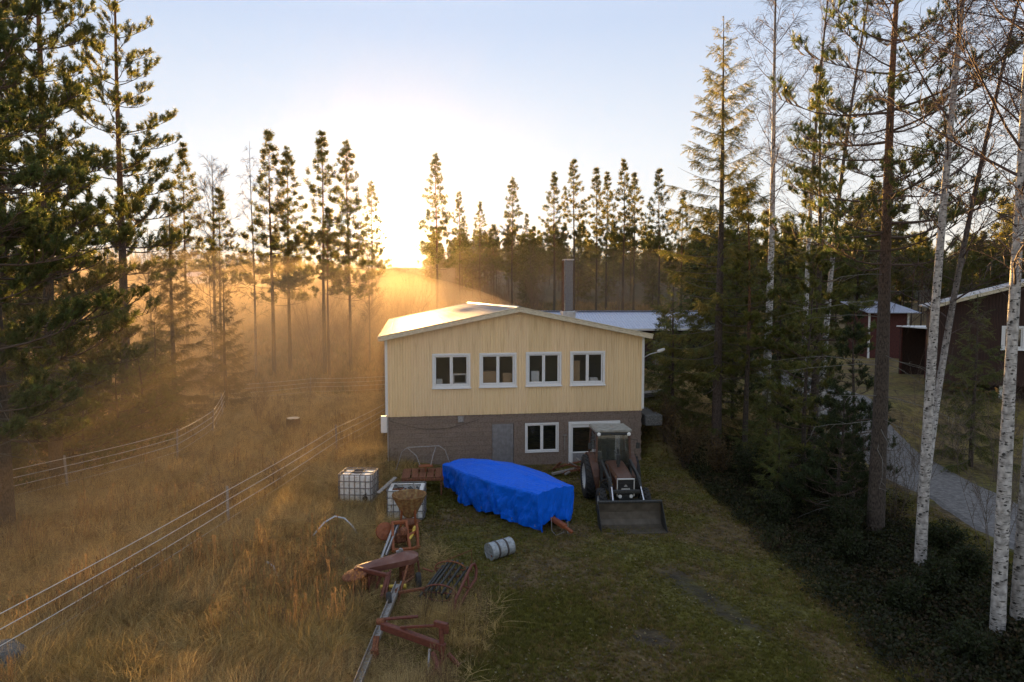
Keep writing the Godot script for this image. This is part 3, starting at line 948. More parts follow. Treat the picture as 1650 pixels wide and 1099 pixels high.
func outbuildings() -> void:
	# the low outbuilding behind, with a bluish corrugated roof
	var o := thing("outbuilding", "long low outbuilding behind the house under a pale bluish corrugated roof", "outbuilding", Vector3(2.0, 0, -52.0), 4.0)
	var g0 := gy(9, -53)
	var wl := Buf.new()
	bx(wl, Vector3(6.6, (g0 + 4.85) / 2 - 0.3, -4.0), Vector3(13.6, 4.85 - g0 + 0.6, 7.6), Vector3.ZERO, Color.WHITE, 0.02)
	obj("wall", wl, M.brown_boards, o)
	var dr := Buf.new()
	bx(dr, Vector3(9.55, g0 + 1.05, -0.16), Vector3(1.15, 2.3, 0.06)); bx(dr, Vector3(9.55, g0 + 1.05, -0.12), Vector3(0.9, 2.0, 0.03))
	obj("door", dr, M.concrete, o)
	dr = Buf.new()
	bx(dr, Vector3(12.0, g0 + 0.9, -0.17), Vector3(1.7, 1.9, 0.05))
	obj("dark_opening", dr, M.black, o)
	var ang := atan2(1.25, 4.6)
	var sheet := Buf.new()
	var w := 0.9
	for i in 4:
		var p := [Vector2(0, 0), Vector2(0.12, 0), Vector2(0.15, 0.035), Vector2(0.2, 0.035), Vector2(0.225, 0)]
		for k in 4:
			var a: Vector2 = p[k] + Vector2(i * 0.225, 0); var e: Vector2 = p[k + 1] + Vector2(i * 0.225, 0)
			sheet.quad(Vector3(a.x, a.y, 0), Vector3(a.x, a.y, -4.9), Vector3(e.x, e.y, -4.9), Vector3(e.x, e.y, 0))
	var sm := sheet.mesh()
	var blue := mottled([[0.0, lin(0.36, 0.38, 0.46)], [1.0, lin(0.50, 0.52, 0.60)]], 0.02, Vector3.ONE * 0.5, 0.42, 0.35, 0.0, 41)
	for s in [0, 1]:
		var put := Transform3D(Basis(Vector3.RIGHT, ang), Vector3(-0.3, 5.05, 0.5)) if s == 0 else Transform3D(Basis(Vector3.UP, PI), Vector3(14.1, 0, -8.0)) * Transform3D(Basis(Vector3.RIGHT, ang), Vector3(0, 5.05, 0.5))
		var deck := Buf.new()
		bx(deck, Vector3(7.2, -0.06, -2.35), Vector3(14.4, 0.08, 4.7), Vector3.ZERO, Color.WHITE, 0.0)
		bx(deck, Vector3(7.2, -0.06, 0.02), Vector3(14.4, 0.16, 0.03))
		var rf := obj("roof", deck, M.white, o, put)
		for i in 16: obj("roof_sheet", sm, blue, rf, Transform3D(Basis(), Vector3(i * w, 0.003 * (i % 2), 0)))

	# the brown barn on the right
	var b := thing("barn", "dark brown boarded barn with jutting upper storey and white-framed window", "barn", Vector3(24.0, -0.45, -38.5), -28.0)
	b.scale = Vector3.ONE * 0.95
	var board := Buf.new()
	bx(board, Vector3(0, 0, 0), Vector3(0.145, 1.0, 0.03), Vector3.ZERO, Color.WHITE, 0.006)
	var bm := board.mesh()
	var up := Buf.new()
	bx(up, Vector3(5.6, 5.55, -5.1), Vector3(11.2, 4.4, 10.0), Vector3.ZERO, Color.WHITE, 0.01)
	for s in [0, 1]:
		up.tri(Vector3(0, 7.74, -0.12 - s * 9.9), Vector3(5.6, 9.4, -0.12 - s * 9.9), Vector3(11.2, 7.74, -0.12 - s * 9.9))
	var uw := obj("upper_wall", up, M.brown_boards, b)
	var lo := Buf.new()
	bx(lo, Vector3(7.2, 1.4, -5.6), Vector3(7.6, 4.2, 8.8), Vector3.ZERO, Color.WHITE, 0.01)
	var lw := obj("lower_wall", lo, M.brown_boards, b)
	for k in 72:
		var x := 0.08 + k * 0.156
		var top := 7.74 + (5.6 - absf(x - 5.6)) * 0.296
		if x > 3.2 and x < 4.2:
			obj("board", bm, M.brown_boards, uw, Transform3D(Basis.from_scale(Vector3(1, 5.4 - 3.25, 1)), Vector3(x, (5.4 + 3.25) / 2, -0.08)))
			obj("board", bm, M.brown_boards, uw, Transform3D(Basis.from_scale(Vector3(1, top - 6.65, 1)), Vector3(x, (top + 6.65) / 2, -0.08)))
			continue
		obj("board", bm, M.brown_boards, uw, Transform3D(Basis.from_scale(Vector3(1, top - 3.25 + rnd(-0.02, 0.02), 1)), Vector3(x, (top + 3.25) / 2, -0.08)))
	for k in 48:
		obj("board", bm, M.brown_boards, lw, Transform3D(Basis.from_scale(Vector3(1, 3.6, 1)), Vector3(3.48 + k * 0.156, 1.45, -1.18)))
	window_unit(b, [3.15, 5.35, 4.25, 6.7], -0.06, 0.12, true)
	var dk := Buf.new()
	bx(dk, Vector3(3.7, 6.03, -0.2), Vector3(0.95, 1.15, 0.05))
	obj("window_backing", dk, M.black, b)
	var br := Buf.new()
	bx(br, Vector3(7.0, 2.1, -1.05), Vector3(7.0, 0.1, 0.16))
	obj("ledge", br, M.white, b)
	var post := Buf.new()
	bx(post, Vector3(3.3, 1.3, -0.4), Vector3(0.2, 3.9, 0.2))
	obj("corner_post", post, M.white, b)
	for s in [-1.0, 1.0]:
		var slope := 6.35
		var a2 := 0.288
		var put := Transform3D(Basis(Vector3(0, 0, 1), -a2 * s), Vector3(5.6, 9.52, 0))
		var rb := Buf.new()
		bx(rb, Vector3(s * slope / 2, 0, -5.1), Vector3(slope, 0.1, 10.9), Vector3.ZERO, Color.WHITE, 0.0)
		var rf := obj("roof", rb, M.grey_sheet, b, put)
		rb = Buf.new()
		bx(rb, Vector3(s * slope / 2, 0.0, 0.39), Vector3(slope, 0.2, 0.05)); bx(rb, Vector3(s * slope / 2, 0.08, 0.37), Vector3(slope, 0.04, 0.14))
		obj("barge_board", rb, M.pale_wood, rf)

	# the red shelter under the trees, open at the front
	var s0 := thing("shelter", "red timber shelter with an open front beside the brown barn", "shelter", Vector3(28.0, gy(27, -47), -46.0), 0.0)
	for q in [[0.0, 3.05, 4.4, 0.8, 0.0], [0.0, 0.45, 4.4, 1.1, 0.0]]:
		var fb := Buf.new()
		for k in 28: bx(fb, Vector3(q[0] + 0.08 + k * 0.155, q[1], 0.02), Vector3(0.145, q[3], 0.03), Vector3.ZERO, Color.WHITE, 0.006)
		bx(fb, Vector3(q[0] + 2.2, q[1], 0), Vector3(4.4, q[3] - 0.04, 0.03))
		obj("board_front", fb, M.red_boards, s0)
	for x in [0.06, 4.34]:
		for z in [0.0, -3.0]:
			var pb := Buf.new(); bx(pb, Vector3(x, 1.7, z - 0.08), Vector3(0.12, 3.4, 0.12))
			obj("post", pb, M.red_boards, s0)
	var bk := Buf.new(); bx(bk, Vector3(2.2, 1.7, -3.2), Vector3(4.4, 3.4, 0.06))
	obj("back_wall", bk, M.brown_boards, s0)
	bk = Buf.new(); bx(bk, Vector3(2.2, 3.5, -1.55), Vector3(4.8, 0.08, 3.6))
	obj("roof", bk, M.white, s0)

	# the small shed with the pale blue roof farther off
	var d1 := thing("shed", "small red shed with white corner posts and a pale blue roof among the pines", "shed", Vector3(31.4, gy(31, -62), -60.0), 0.0)
	var sb := Buf.new(); bx(sb, Vector3(1.7, 1.9, -2.0), Vector3(3.4, 4.2, 4.0))
	obj("wall", sb, M.red_boards, d1)
	for x in [0.0, 3.4]:
		sb = Buf.new(); bx(sb, Vector3(x, 1.9, 0.02), Vector3(0.16, 4.2, 0.1))
		obj("corner_post", sb, M.white, d1)
	sb = Buf.new()
	bx(sb, Vector3(1.7, 4.35, -1.6), Vector3(4.6, 0.08, 5.2), Vector3(10, 0, 0))
	for k in 20: bx(sb, Vector3(-0.5 + k * 0.23, 4.4, -1.6), Vector3(0.05, 0.05, 5.2), Vector3(10, 0, 0))
	obj("roof", sb, blue, d1)

	# the far farmhouse roof in the left field
	var fx := at_far(-69.0, 150.0)
	var f := thing("far_house", "distant pale-roofed house in the field behind the left trees", "house", fx, -25.0)
	f.scale = Vector3.ONE * 0.55
	sb = Buf.new(); bx(sb, Vector3(0, 1.3, 0), Vector3(8, 3.0, 5))
	obj("wall", sb, M.white, f)
	sb = Buf.new()
	for s in [-1, 1]: bx(sb, Vector3(0, 3.6, s * 1.5), Vector3(8.6, 0.1, 3.6), Vector3(s * 32, 0, 0))
	obj("roof", sb, blue, f)
	sb = Buf.new(); bx(sb, Vector3(-1.5, 4.8, 0), Vector3(0.6, 1.2, 0.6))
	obj("chimney_stack", sb, M.concrete, f)


func at_far(x: float, d: float) -> Vector3: return on(x, d, 0.0)


# ---- trees -------------------------------------------------------------------------------------------------------------------------

var pine_sprays := []      # shoots with long needles in brushes
var coarse_pine := []      # the same, cruder, for trees far off
var spruce_sprays := []    # flat drooping fans
var coarse_spruce := []


# sprays on their twigs: a copy of one spray at each place
func sprays(t: Node3D, shape: PackedVector3Array, where: Array, tints: PackedColorArray) -> void:
	var one := Buf.new()
	one.v = shape
	var mm := MultiMesh.new()
	mm.transform_format = MultiMesh.TRANSFORM_3D
	mm.use_colors = true
	mm.mesh = one.mesh()
	mm.instance_count = where.size()
	for i in where.size():
		mm.set_instance_transform(i, where[i]); mm.set_instance_color(i, tints[i])
	var o := MultiMeshInstance3D.new()
	o.name = "crown"
	o.multimesh = mm
	o.material_override = M.needle
	t.add_child(o, true)
	o.set_meta("kind", "stuff")


func side_of(d: Vector3) -> Vector3:
	var r := Vector3(rnd(-1, 1), rnd(-1, 1), rnd(-1, 1))
	return d.cross(r).normalized()


# one needle or blade: a slim triangle
func needle(out: PackedVector3Array, at: Vector3, d: Vector3, length: float, wide: float) -> void:
	var s := side_of(d) * wide * 0.5
	out.push_back(at - s); out.push_back(at + s); out.push_back(at + d * length)


func make_sprays() -> void:
	for k in 4:
		var a := PackedVector3Array()
		for shoot in 3:
			var d := (Vector3.UP + Vector3(rnd(-0.8, 0.8), 0, rnd(-0.8, 0.8)) * (0.0 if shoot == 0 else 1.0)).normalized()
			var len := rnd(0.16, 0.26)
			var from := Vector3.UP * (0.02 if shoot == 0 else rnd(0.0, 0.1))
			for i in 14:
				var t := 0.2 + 0.8 * i / 13.0
				var o := side_of(d)
				needle(a, from + d * len * t, (d * 0.75 + o * rnd(0.5, 0.9)).normalized(), rnd(0.08, 0.13), 0.024)
		pine_sprays.push_back(a)
		a = PackedVector3Array()
		for i in 20:
			var o := side_of(Vector3.UP)
			needle(a, Vector3.UP * rnd(0.0, 0.22) + o * rnd(0, 0.08), (Vector3.UP * rnd(0.1, 0.9) + o).normalized(), rnd(0.12, 0.2), 0.045)
		coarse_pine.push_back(a)
		# spruce: along +z, flat in x, twigs hanging in -y
		a = PackedVector3Array()
		var L := 0.55
		for i in 7:
			var t := i / 6.0
			for s in [-1.0, 1.0]:
				var d := Vector3(s * rnd(0.6, 0.9), rnd(-0.55, -0.1), 0.65).normalized()
				var len := lerpf(0.24, 0.07, t) * rnd(0.8, 1.2)
				for j in 3:
					var q := Vector3(0, -0.06 * t * t, t * L) + d * len * j / 3.0
					needle(a, q, (d + side_of(d) * 0.45).normalized(), rnd(0.07, 0.11), 0.028)
		spruce_sprays.push_back(a)
		a = PackedVector3Array()
		for i in 7:
			var t := i / 6.0
			for s in [-1.0, 1.0]:
				var d := Vector3(s * rnd(0.6, 0.9), rnd(-0.6, -0.1), 0.6).normalized()
				needle(a, Vector3(0, -0.05 * t, t * L), d, lerpf(0.28, 0.1, t) * rnd(0.8, 1.2), 0.075)
		coarse_spruce.push_back(a)


func bend(at: Vector3, d: Vector3, length: float, n: int, droop: float, jit := 0.12) -> PackedVector3Array:
	var p := PackedVector3Array([at])
	for i in n:
		d = (d + Vector3(rnd(-jit, jit), droop / n + rnd(-jit, jit) * 0.5, rnd(-jit, jit))).normalized()
		at += d * length / n
		p.push_back(at)
	return p


func along(p: PackedVector3Array, t: float) -> Vector3:
	var f := clampf(t, 0.0, 0.999) * (p.size() - 1)
	return p[int(f)].lerp(p[int(f) + 1], f - floorf(f))


func tip_dir(p: PackedVector3Array, t: float) -> Vector3:
	var i := mini(int(clampf(t, 0.0, 0.999) * (p.size() - 1)), p.size() - 2)
	return (p[i + 1] - p[i]).normalized()


func taper(r0: float, r1: float, n: int, pow_ := 1.0) -> PackedFloat32Array:
	var r := PackedFloat32Array()
	for i in n: r.push_back(lerpf(r0, r1, pow(float(i) / (n - 1), pow_)))
	return r


func stem_points(h: float, lean: Vector2, wob: float, n := 12) -> PackedVector3Array:
	var p := PackedVector3Array()
	var ph := rnd(0, 6)
	for i in n + 1:
		var t := float(i) / n
		p.push_back(Vector3(lean.x * t * t * 0.6 + lean.x * t * 0.4 + sin(t * 5.0 + ph) * wob * t, h * t - (0.3 if i == 0 else 0.0), lean.y * t + cos(t * 4.0 + ph) * wob * t))
	return p


func facing(y: Vector3) -> Basis:
	# a basis whose y axis is the given one, turned at random about it
	var x := side_of(y)
	return Basis(x, y, x.cross(y))


func facing_z(z: Vector3, roll := 0.3) -> Basis:
	var x := Vector3.UP.cross(z)
	x = Vector3.RIGHT if x.length() < 0.05 else x.normalized()
	x = x.rotated(z, rnd(-roll, roll))
	return Basis(x, z.cross(x), z)


# a Scots pine: h height, r trunk radius, cs where the crown starts, cr its radius, nb boughs, size of the sprays, dens of the sprays
func pine(t: Node3D, o: Dictionary) -> Node3D:
	rng.seed = o.get("seed", 1)
	var h: float = o.h; var r: float = o.get("r", 0.2); var cs: float = o.get("cs", 0.4); var cr: float = o.get("cr", 2.5)
	var nb: int = o.get("nb", 50); var size: float = o.get("size", 1.0); var dens: float = o.get("dens", 1.0); var coarse: bool = o.get("coarse", false)
	var young: bool = o.get("young", false)
	var whorl: int = o.get("whorl", 5)
	var g: Color = o.get("green", Color(0.115, 0.135, 0.028))
	var sp := stem_points(h, o.get("lean", Vector2.ZERO), o.get("wob", 0.12))
	var tb := Buf.new()
	var cols := []
	for i in sp.size():
		var k := float(i) / (sp.size() - 1)
		cols.push_back(Color(0.095, 0.075, 0.06).lerp(Color(0.26, 0.125, 0.055), 0.0 if young else ss(0.3, 0.7, k)))
	tb.tube(sp, taper(r * 1.1, 0.015, sp.size(), 0.9), 6 if coarse else 10, cols)
	var lb := Buf.new(); var cb := Buf.new()
	var where := []; var tints := PackedColorArray()
	var bk := Color(0.10, 0.07, 0.05)
	for i in nb:
		var k := minf(0.995, ((i / whorl) * whorl + rnd(0, whorl * (0.95 if coarse else 0.6))) / nb)
		var y := cs + (0.985 - cs) * k
		var at := along(sp, y)
		var az := i * 2.399 + rnd(-0.5, 0.5)
		var shape := pow(1.0 - k, 0.75) * minf(1.0, 0.62 + k * 2.4) + 0.06
		if young or o.has("cone"): shape = pow(1.0 - k, 0.85) + 0.04
		var L := cr * shape * rnd(0.65, 1.15)
		var el := lerpf(-0.15, 0.7, k * k) + rnd(-0.12, 0.12)
		var d := Vector3(cos(az) * cos(el), sin(el), sin(az) * cos(el))
		var p := bend(at, d, L, 3 if coarse else 5, 0.55, 0.16)
		var br := clampf(0.011 * L + 0.006, 0.008, r * 0.4)
		lb.tube(p, taper(br, 0.005, p.size()), 3 if coarse else 4, [], bk)
		var nsub := maxi(3, int(L * (2.2 if coarse else 4.2)))
		for m in nsub:
			var s := rnd(0.32, 1.0)
			var q := along(p, s)
			var td := tip_dir(p, s)
			var sd := (td * 0.55 + td.cross(Vector3.UP).normalized() * (1.0 if m % 2 else -1.0) * rnd(0.4, 0.9) + Vector3.UP * rnd(-0.05, 0.4)).normalized()
			var sl := (L * 0.34 * (1.25 - s) + 0.18) * rnd(0.7, 1.2)
			var sub := bend(q, sd, sl, 2, 0.6, 0.2)
			if not coarse: lb.tube(sub, taper(br * 0.4 + 0.003, 0.003, 3), 3, [], bk)
			var ns := maxi(2, int(sl * dens * (9.0 if coarse else 17.0)))
			for w in ns:
				var u := rnd(0.25, 1.0)
				var up := (tip_dir(sub, u) * rnd(0.3, 1.0) + Vector3.UP * rnd(0.2, 0.9) + Vector3(rnd(-0.6, 0.6), rnd(-0.2, 0.3), rnd(-0.6, 0.6))).normalized()
				var f := rnd(0.65, 1.45)
				var col := Color(g.r * f * rnd(0.85, 1.25), g.g * f, g.b * f)
				var put := Transform3D(facing(up).scaled(Vector3.ONE * size * rnd(0.8, 1.2) * (1.0 if coarse else 0.8)), along(sub, u))
				if coarse: cb.add(coarse_pine[w % 4], put, col)
				else: where.push_back(put); tints.push_back(col)
	for i in int(o.get("dead", 0)):
		var y := rnd(0.12, cs + 0.1)
		var az := rnd(0, TAU)
		var p := bend(along(sp, y), Vector3(cos(az), rnd(-0.35, 0.25), sin(az)).normalized(), rnd(0.4, 1.0) * cr * 0.8, 4, -0.25, 0.25)
		lb.tube(p, taper(0.014, 0.004, 5), 3, [], Color(0.16, 0.15, 0.13))
		for m in 4:
			var s := rnd(0.3, 1.0)
			lb.tube(bend(along(p, s), (tip_dir(p, s) + side_of(tip_dir(p, s)) * 0.8).normalized(), rnd(0.2, 0.6), 2, -0.3, 0.3), taper(0.006, 0.002, 3), 3, [], Color(0.2, 0.19, 0.165))
	obj("trunk", tb, M.bark, t); obj("limbs", lb, M.twig, t)
	if coarse: obj("crown", cb, M.needle, t)
	else: sprays(t, pine_sprays[int(o.get("seed", 1)) % 4], where, tints)
	return t


# a spruce: boughs sink and turn up at the tips, sprays hang from them
func spruce(t: Node3D, o: Dictionary) -> Node3D:
	rng.seed = o.get("seed", 1)
	var h: float = o.h; var r: float = o.get("r", 0.18); var cs: float = o.get("cs", 0.08); var cr: float = o.get("cr", 2.0)
	var nb: int = o.get("nb", 70); var size: float = o.get("size", 1.0); var dens: float = o.get("dens", 1.0); var coarse: bool = o.get("coarse", false)
	var g: Color = o.get("green", Color(0.104, 0.117, 0.025))
	var sp := stem_points(h, o.get("lean", Vector2.ZERO), 0.05)
	var tb := Buf.new()
	tb.tube(sp, taper(r * 1.1, 0.012, sp.size(), 0.95), 6 if coarse else 10, [], Color(0.11, 0.085, 0.07))
	var lb := Buf.new(); var cb := Buf.new()
	var where := []; var tints := PackedColorArray()
	for i in nb:
		var k := (i + rnd(0, 1)) / nb
		var y := cs + (0.99 - cs) * k
		var at := along(sp, y)
		var az := i * 2.399 + rnd(-0.4, 0.4)
		var L := cr * (pow(1.0 - k, o.get("pow", 0.8)) + 0.03) * rnd(0.7, 1.15)
		var el := lerpf(-0.42, 0.5, pow(k, 0.8)) + rnd(-0.12, 0.12)
		var d := Vector3(cos(az) * cos(el), sin(el), sin(az) * cos(el))
		var p := bend(at, d, L, 3 if coarse else 5, 0.5 - k * 0.3, 0.08)
		lb.tube(p, taper(clampf(0.009 * L + 0.005, 0.006, r * 0.35), 0.004, p.size()), 3, [], Color(0.095, 0.075, 0.055))
		if rnd(0, 1) < o.get("bare", 0.0) * (1.0 - k): continue
		var ns := maxi(4, int(L * dens * (8.0 if coarse else 22.0)))
		for w in ns:
			var s := pow(rnd(0.03, 1.0), 0.7) if w else 0.97
			var td := tip_dir(p, s)
			var out := (td * rnd(0.4, 1.0) + td.cross(Vector3.UP).normalized() * (rnd(-1.0, 1.0) if w else 0.0) + Vector3.DOWN * rnd(0.0, 1.1 if w else 0.1)).normalized()
			var f := rnd(0.6, 1.5)
			var z := size * rnd(0.7, 1.15) * (0.55 + 0.45 * minf(1.0, L / 1.2))
			var put := Transform3D(facing_z(out, 0.6).scaled(Vector3.ONE * z * (1.0 if coarse else 0.8)), along(p, s))
			var col := Color(g.r * f * rnd(0.85, 1.25), g.g * f, g.b * f)
			if coarse: cb.add(coarse_spruce[w % 4], put, col)
			else: where.push_back(put); tints.push_back(col)
	obj("trunk", tb, M.bark, t); obj("limbs", lb, M.twig, t)
	if coarse: obj("crown", cb, M.needle, t)
	else: sprays(t, spruce_sprays[int(o.get("seed", 1)) % 4], where, tints)
	return t


# a leafless birch or other broadleaf: white (or grey) stem, rising limbs, a haze of hanging twigs
func bare_tree(t: Node3D, o: Dictionary) -> Node3D:
	rng.seed = o.get("seed", 1)
	var h: float = o.h; var r: float = o.get("r", 0.16); var cs: float = o.get("cs", 0.3); var cr: float = o.get("cr", 2.6)
	var nb: int = o.get("nb", 34); var thin: float = o.get("thin", 1.0); var white: bool = o.get("white", true); var hang: float = o.get("hang", -0.9)
	var sp: PackedVector3Array = o.pts if o.has("pts") else stem_points(h, o.get("lean", Vector2.ZERO), o.get("wob", 0.15), 16)
	var tb := Buf.new()
	var cols := []
	var rad := taper(r, 0.012, sp.size(), 0.85)
	for i in sp.size():
		var k := float(i) / (sp.size() - 1)
		if white: cols.push_back(Color(o.get("tint", Color.WHITE)).lerp(Color(0.16, 0.12, 0.10), ss(o.get("dark0", 0.35), o.get("dark1", 0.8), k)) * (1.0 if k > 0.04 else 0.75))
		else: cols.push_back(Color(0.17, 0.145, 0.115).lerp(Color(0.13, 0.10, 0.075), k))
		rad[i] *= rnd(0.96, 1.05)
	tb.v_start = rnd(0.0, 6.0)
	tb.tube(sp, rad, o.get("sides", 14), cols, Color.WHITE, 2.9)
	var lb := Buf.new(); var wb := Buf.new()
	var dk: Color = o.get("twig", Color(0.075, 0.05, 0.04))
	for i in nb:
		var k := (i + rnd(0, 1)) / nb
		var y := cs + (0.97 - cs) * k
		var az := i * 2.399 + rnd(-0.6, 0.6)
		var L := cr * (pow(1.0 - k, 0.7) * minf(1.0, 0.55 + k * 2.0) + 0.12) * rnd(0.6, 1.25)
		var el := lerpf(0.55, 1.0, k) + rnd(-0.25, 0.2)
		var p := bend(along(sp, y), Vector3(cos(az) * cos(el), sin(el), sin(az) * cos(el)), L, 6, o.get("droop", 0.1), 0.16)
		var br := clampf(0.009 * L, 0.008, r * 0.4)
		lb.tube(p, taper(br, 0.005, 7), 4, [], dk)
		var nsub := int(L * 5.5)
		for m in nsub:
			var s := rnd(0.2, 1.0)
			var td := tip_dir(p, s)
			var sub := bend(along(p, s), (td + side_of(td) * rnd(0.5, 1.0)).normalized(), L * rnd(0.2, 0.42) * (1.2 - s * 0.5), 4, hang * 0.5, 0.22)
			lb.tube(sub, taper(0.008 * thin, 0.003 * thin, 5), 3, [], dk)
			for w in int(o.get("twigs", 10)):
				var u := rnd(0.1, 1.0)
				var ud := tip_dir(sub, u)
				var wp := along(sub, u)
				var wd := (ud + side_of(ud) * rnd(0.4, 1.1) + Vector3.UP * hang * 0.3).normalized()
				var wl := rnd(0.2, 0.6)
				var mid := wp + wd * wl * 0.55
				var e := mid + (wd + Vector3.UP * hang * 0.7).normalized() * wl * 0.5
				var sx := side_of(wd) * 0.0058 * thin
				wb.quad(wp - sx, wp + sx, mid + sx * 0.8, mid - sx * 0.8, dk); wb.tri(mid - sx * 0.8, mid + sx * 0.8, e, dk)
	obj("trunk", tb, M.birch if white else M.bark, t); obj("limbs", lb, M.twig, t)
	if wb.v.size(): obj("twigs", wb, M.twig, t)
	return t


# a leafless shrub of many stems from one root
func shrub(t: Node3D, o: Dictionary) -> Node3D:
	rng.seed = o.get("seed", 1)
	var h: float = o.h
	var b := Buf.new(); var w := Buf.new()
	var dk: Color = o.get("col", Color(0.14, 0.09, 0.06))
	for i in int(o.get("n", 14)):
		var az := rnd(0, TAU)
		var p := bend(Vector3(cos(az), -0.5, sin(az)) * rnd(0.02, 0.25) * h * 0.3, Vector3(cos(az) * rnd(0.05, 0.45), 1, sin(az) * rnd(0.05, 0.45)).normalized(), h * rnd(0.6, 1.1), 6, 0.0, 0.12)
		b.tube(p, taper(0.012 * o.get("thick", 1.0), 0.003, 7), 4, [], tone(dk, 0.2))
		for m in int(o.get("subs", 9)):
			var s := rnd(0.25, 1.0)
			var td := tip_dir(p, s)
			var sub := bend(along(p, s), (td + side_of(td) * rnd(0.4, 0.9)).normalized(), h * rnd(0.12, 0.32), 3, 0.15, 0.2)
			b.tube(sub, taper(0.006, 0.002, 4), 3, [], dk)
			for x in int(o.get("twigs", 7)):
				var u := rnd(0.2, 1.0)
				var ud := (tip_dir(sub, u) + side_of(Vector3.UP) * 0.7).normalized()
				needle(w.v, along(sub, u), ud, rnd(0.12, 0.4), 0.010)
			if o.has("leaf"):
				for x in int(o.get("leaves", 12)):
					var c := along(sub, rnd(0.1, 1.0)) + Vector3(rnd(-0.1, 0.1), rnd(-0.1, 0.1), rnd(-0.1, 0.1))
					var q := facing(Vector3(rnd(-1, 1), rnd(0.2, 1), rnd(-1, 1)).normalized())
					var sz: float = o.get("leaf_size", 0.04)
					w.v.append_array(PackedVector3Array([c - q.x * sz * 0.6, c + q.z * sz, c + q.x * sz * 0.6, c - q.x * sz * 0.6, c + q.x * sz * 0.6, c - q.z * sz]))
	w.c.resize(w.v.size())
	var leaf: Color = o.get("leaf", dk)
	for i in w.v.size() / 3:
		var f := rnd(0.6, 1.4)
		for j in 3: w.c[i * 3 + j] = Color(leaf.r * f, leaf.g * f, leaf.b * f)
	obj("stems", b, M.twig, t); obj("foliage" if o.has("leaf") else "twigs", w, M.blade if o.has("leaf") else M.twig, t)
	return t


# which part of the forest a far tree stands in, told by what it stands behind or beside
func whereabouts(x: float, d: float) -> String:
	var px := 825.0 + 1100.0 * x / d
	var row := "in the front row of the forest" if d < 100 else "midway into the forest" if d < 126 else "deep in the forest"
	var side := "left of the sun"
	for s in [[560, "just left of the sun"], [640, "behind the left eave of the house"], [740, "behind the left roof slope"], [850, "behind the roof ridge"], [915, "left of the chimney"], [985, "right of the chimney"], [1060, "above the low outbuilding"], [1140, "left of the ragged spruce"], [1240, "behind the ragged spruce"], [1330, "right of the straight birch"], [1430, "behind the thin birch"], [1530, "above the small shed"], [9999, "behind the barn"]]:
		if px >= s[0] - 100 or s[0] == 560: side = s[1]
		if px < s[0]: break
	return row + " " + side


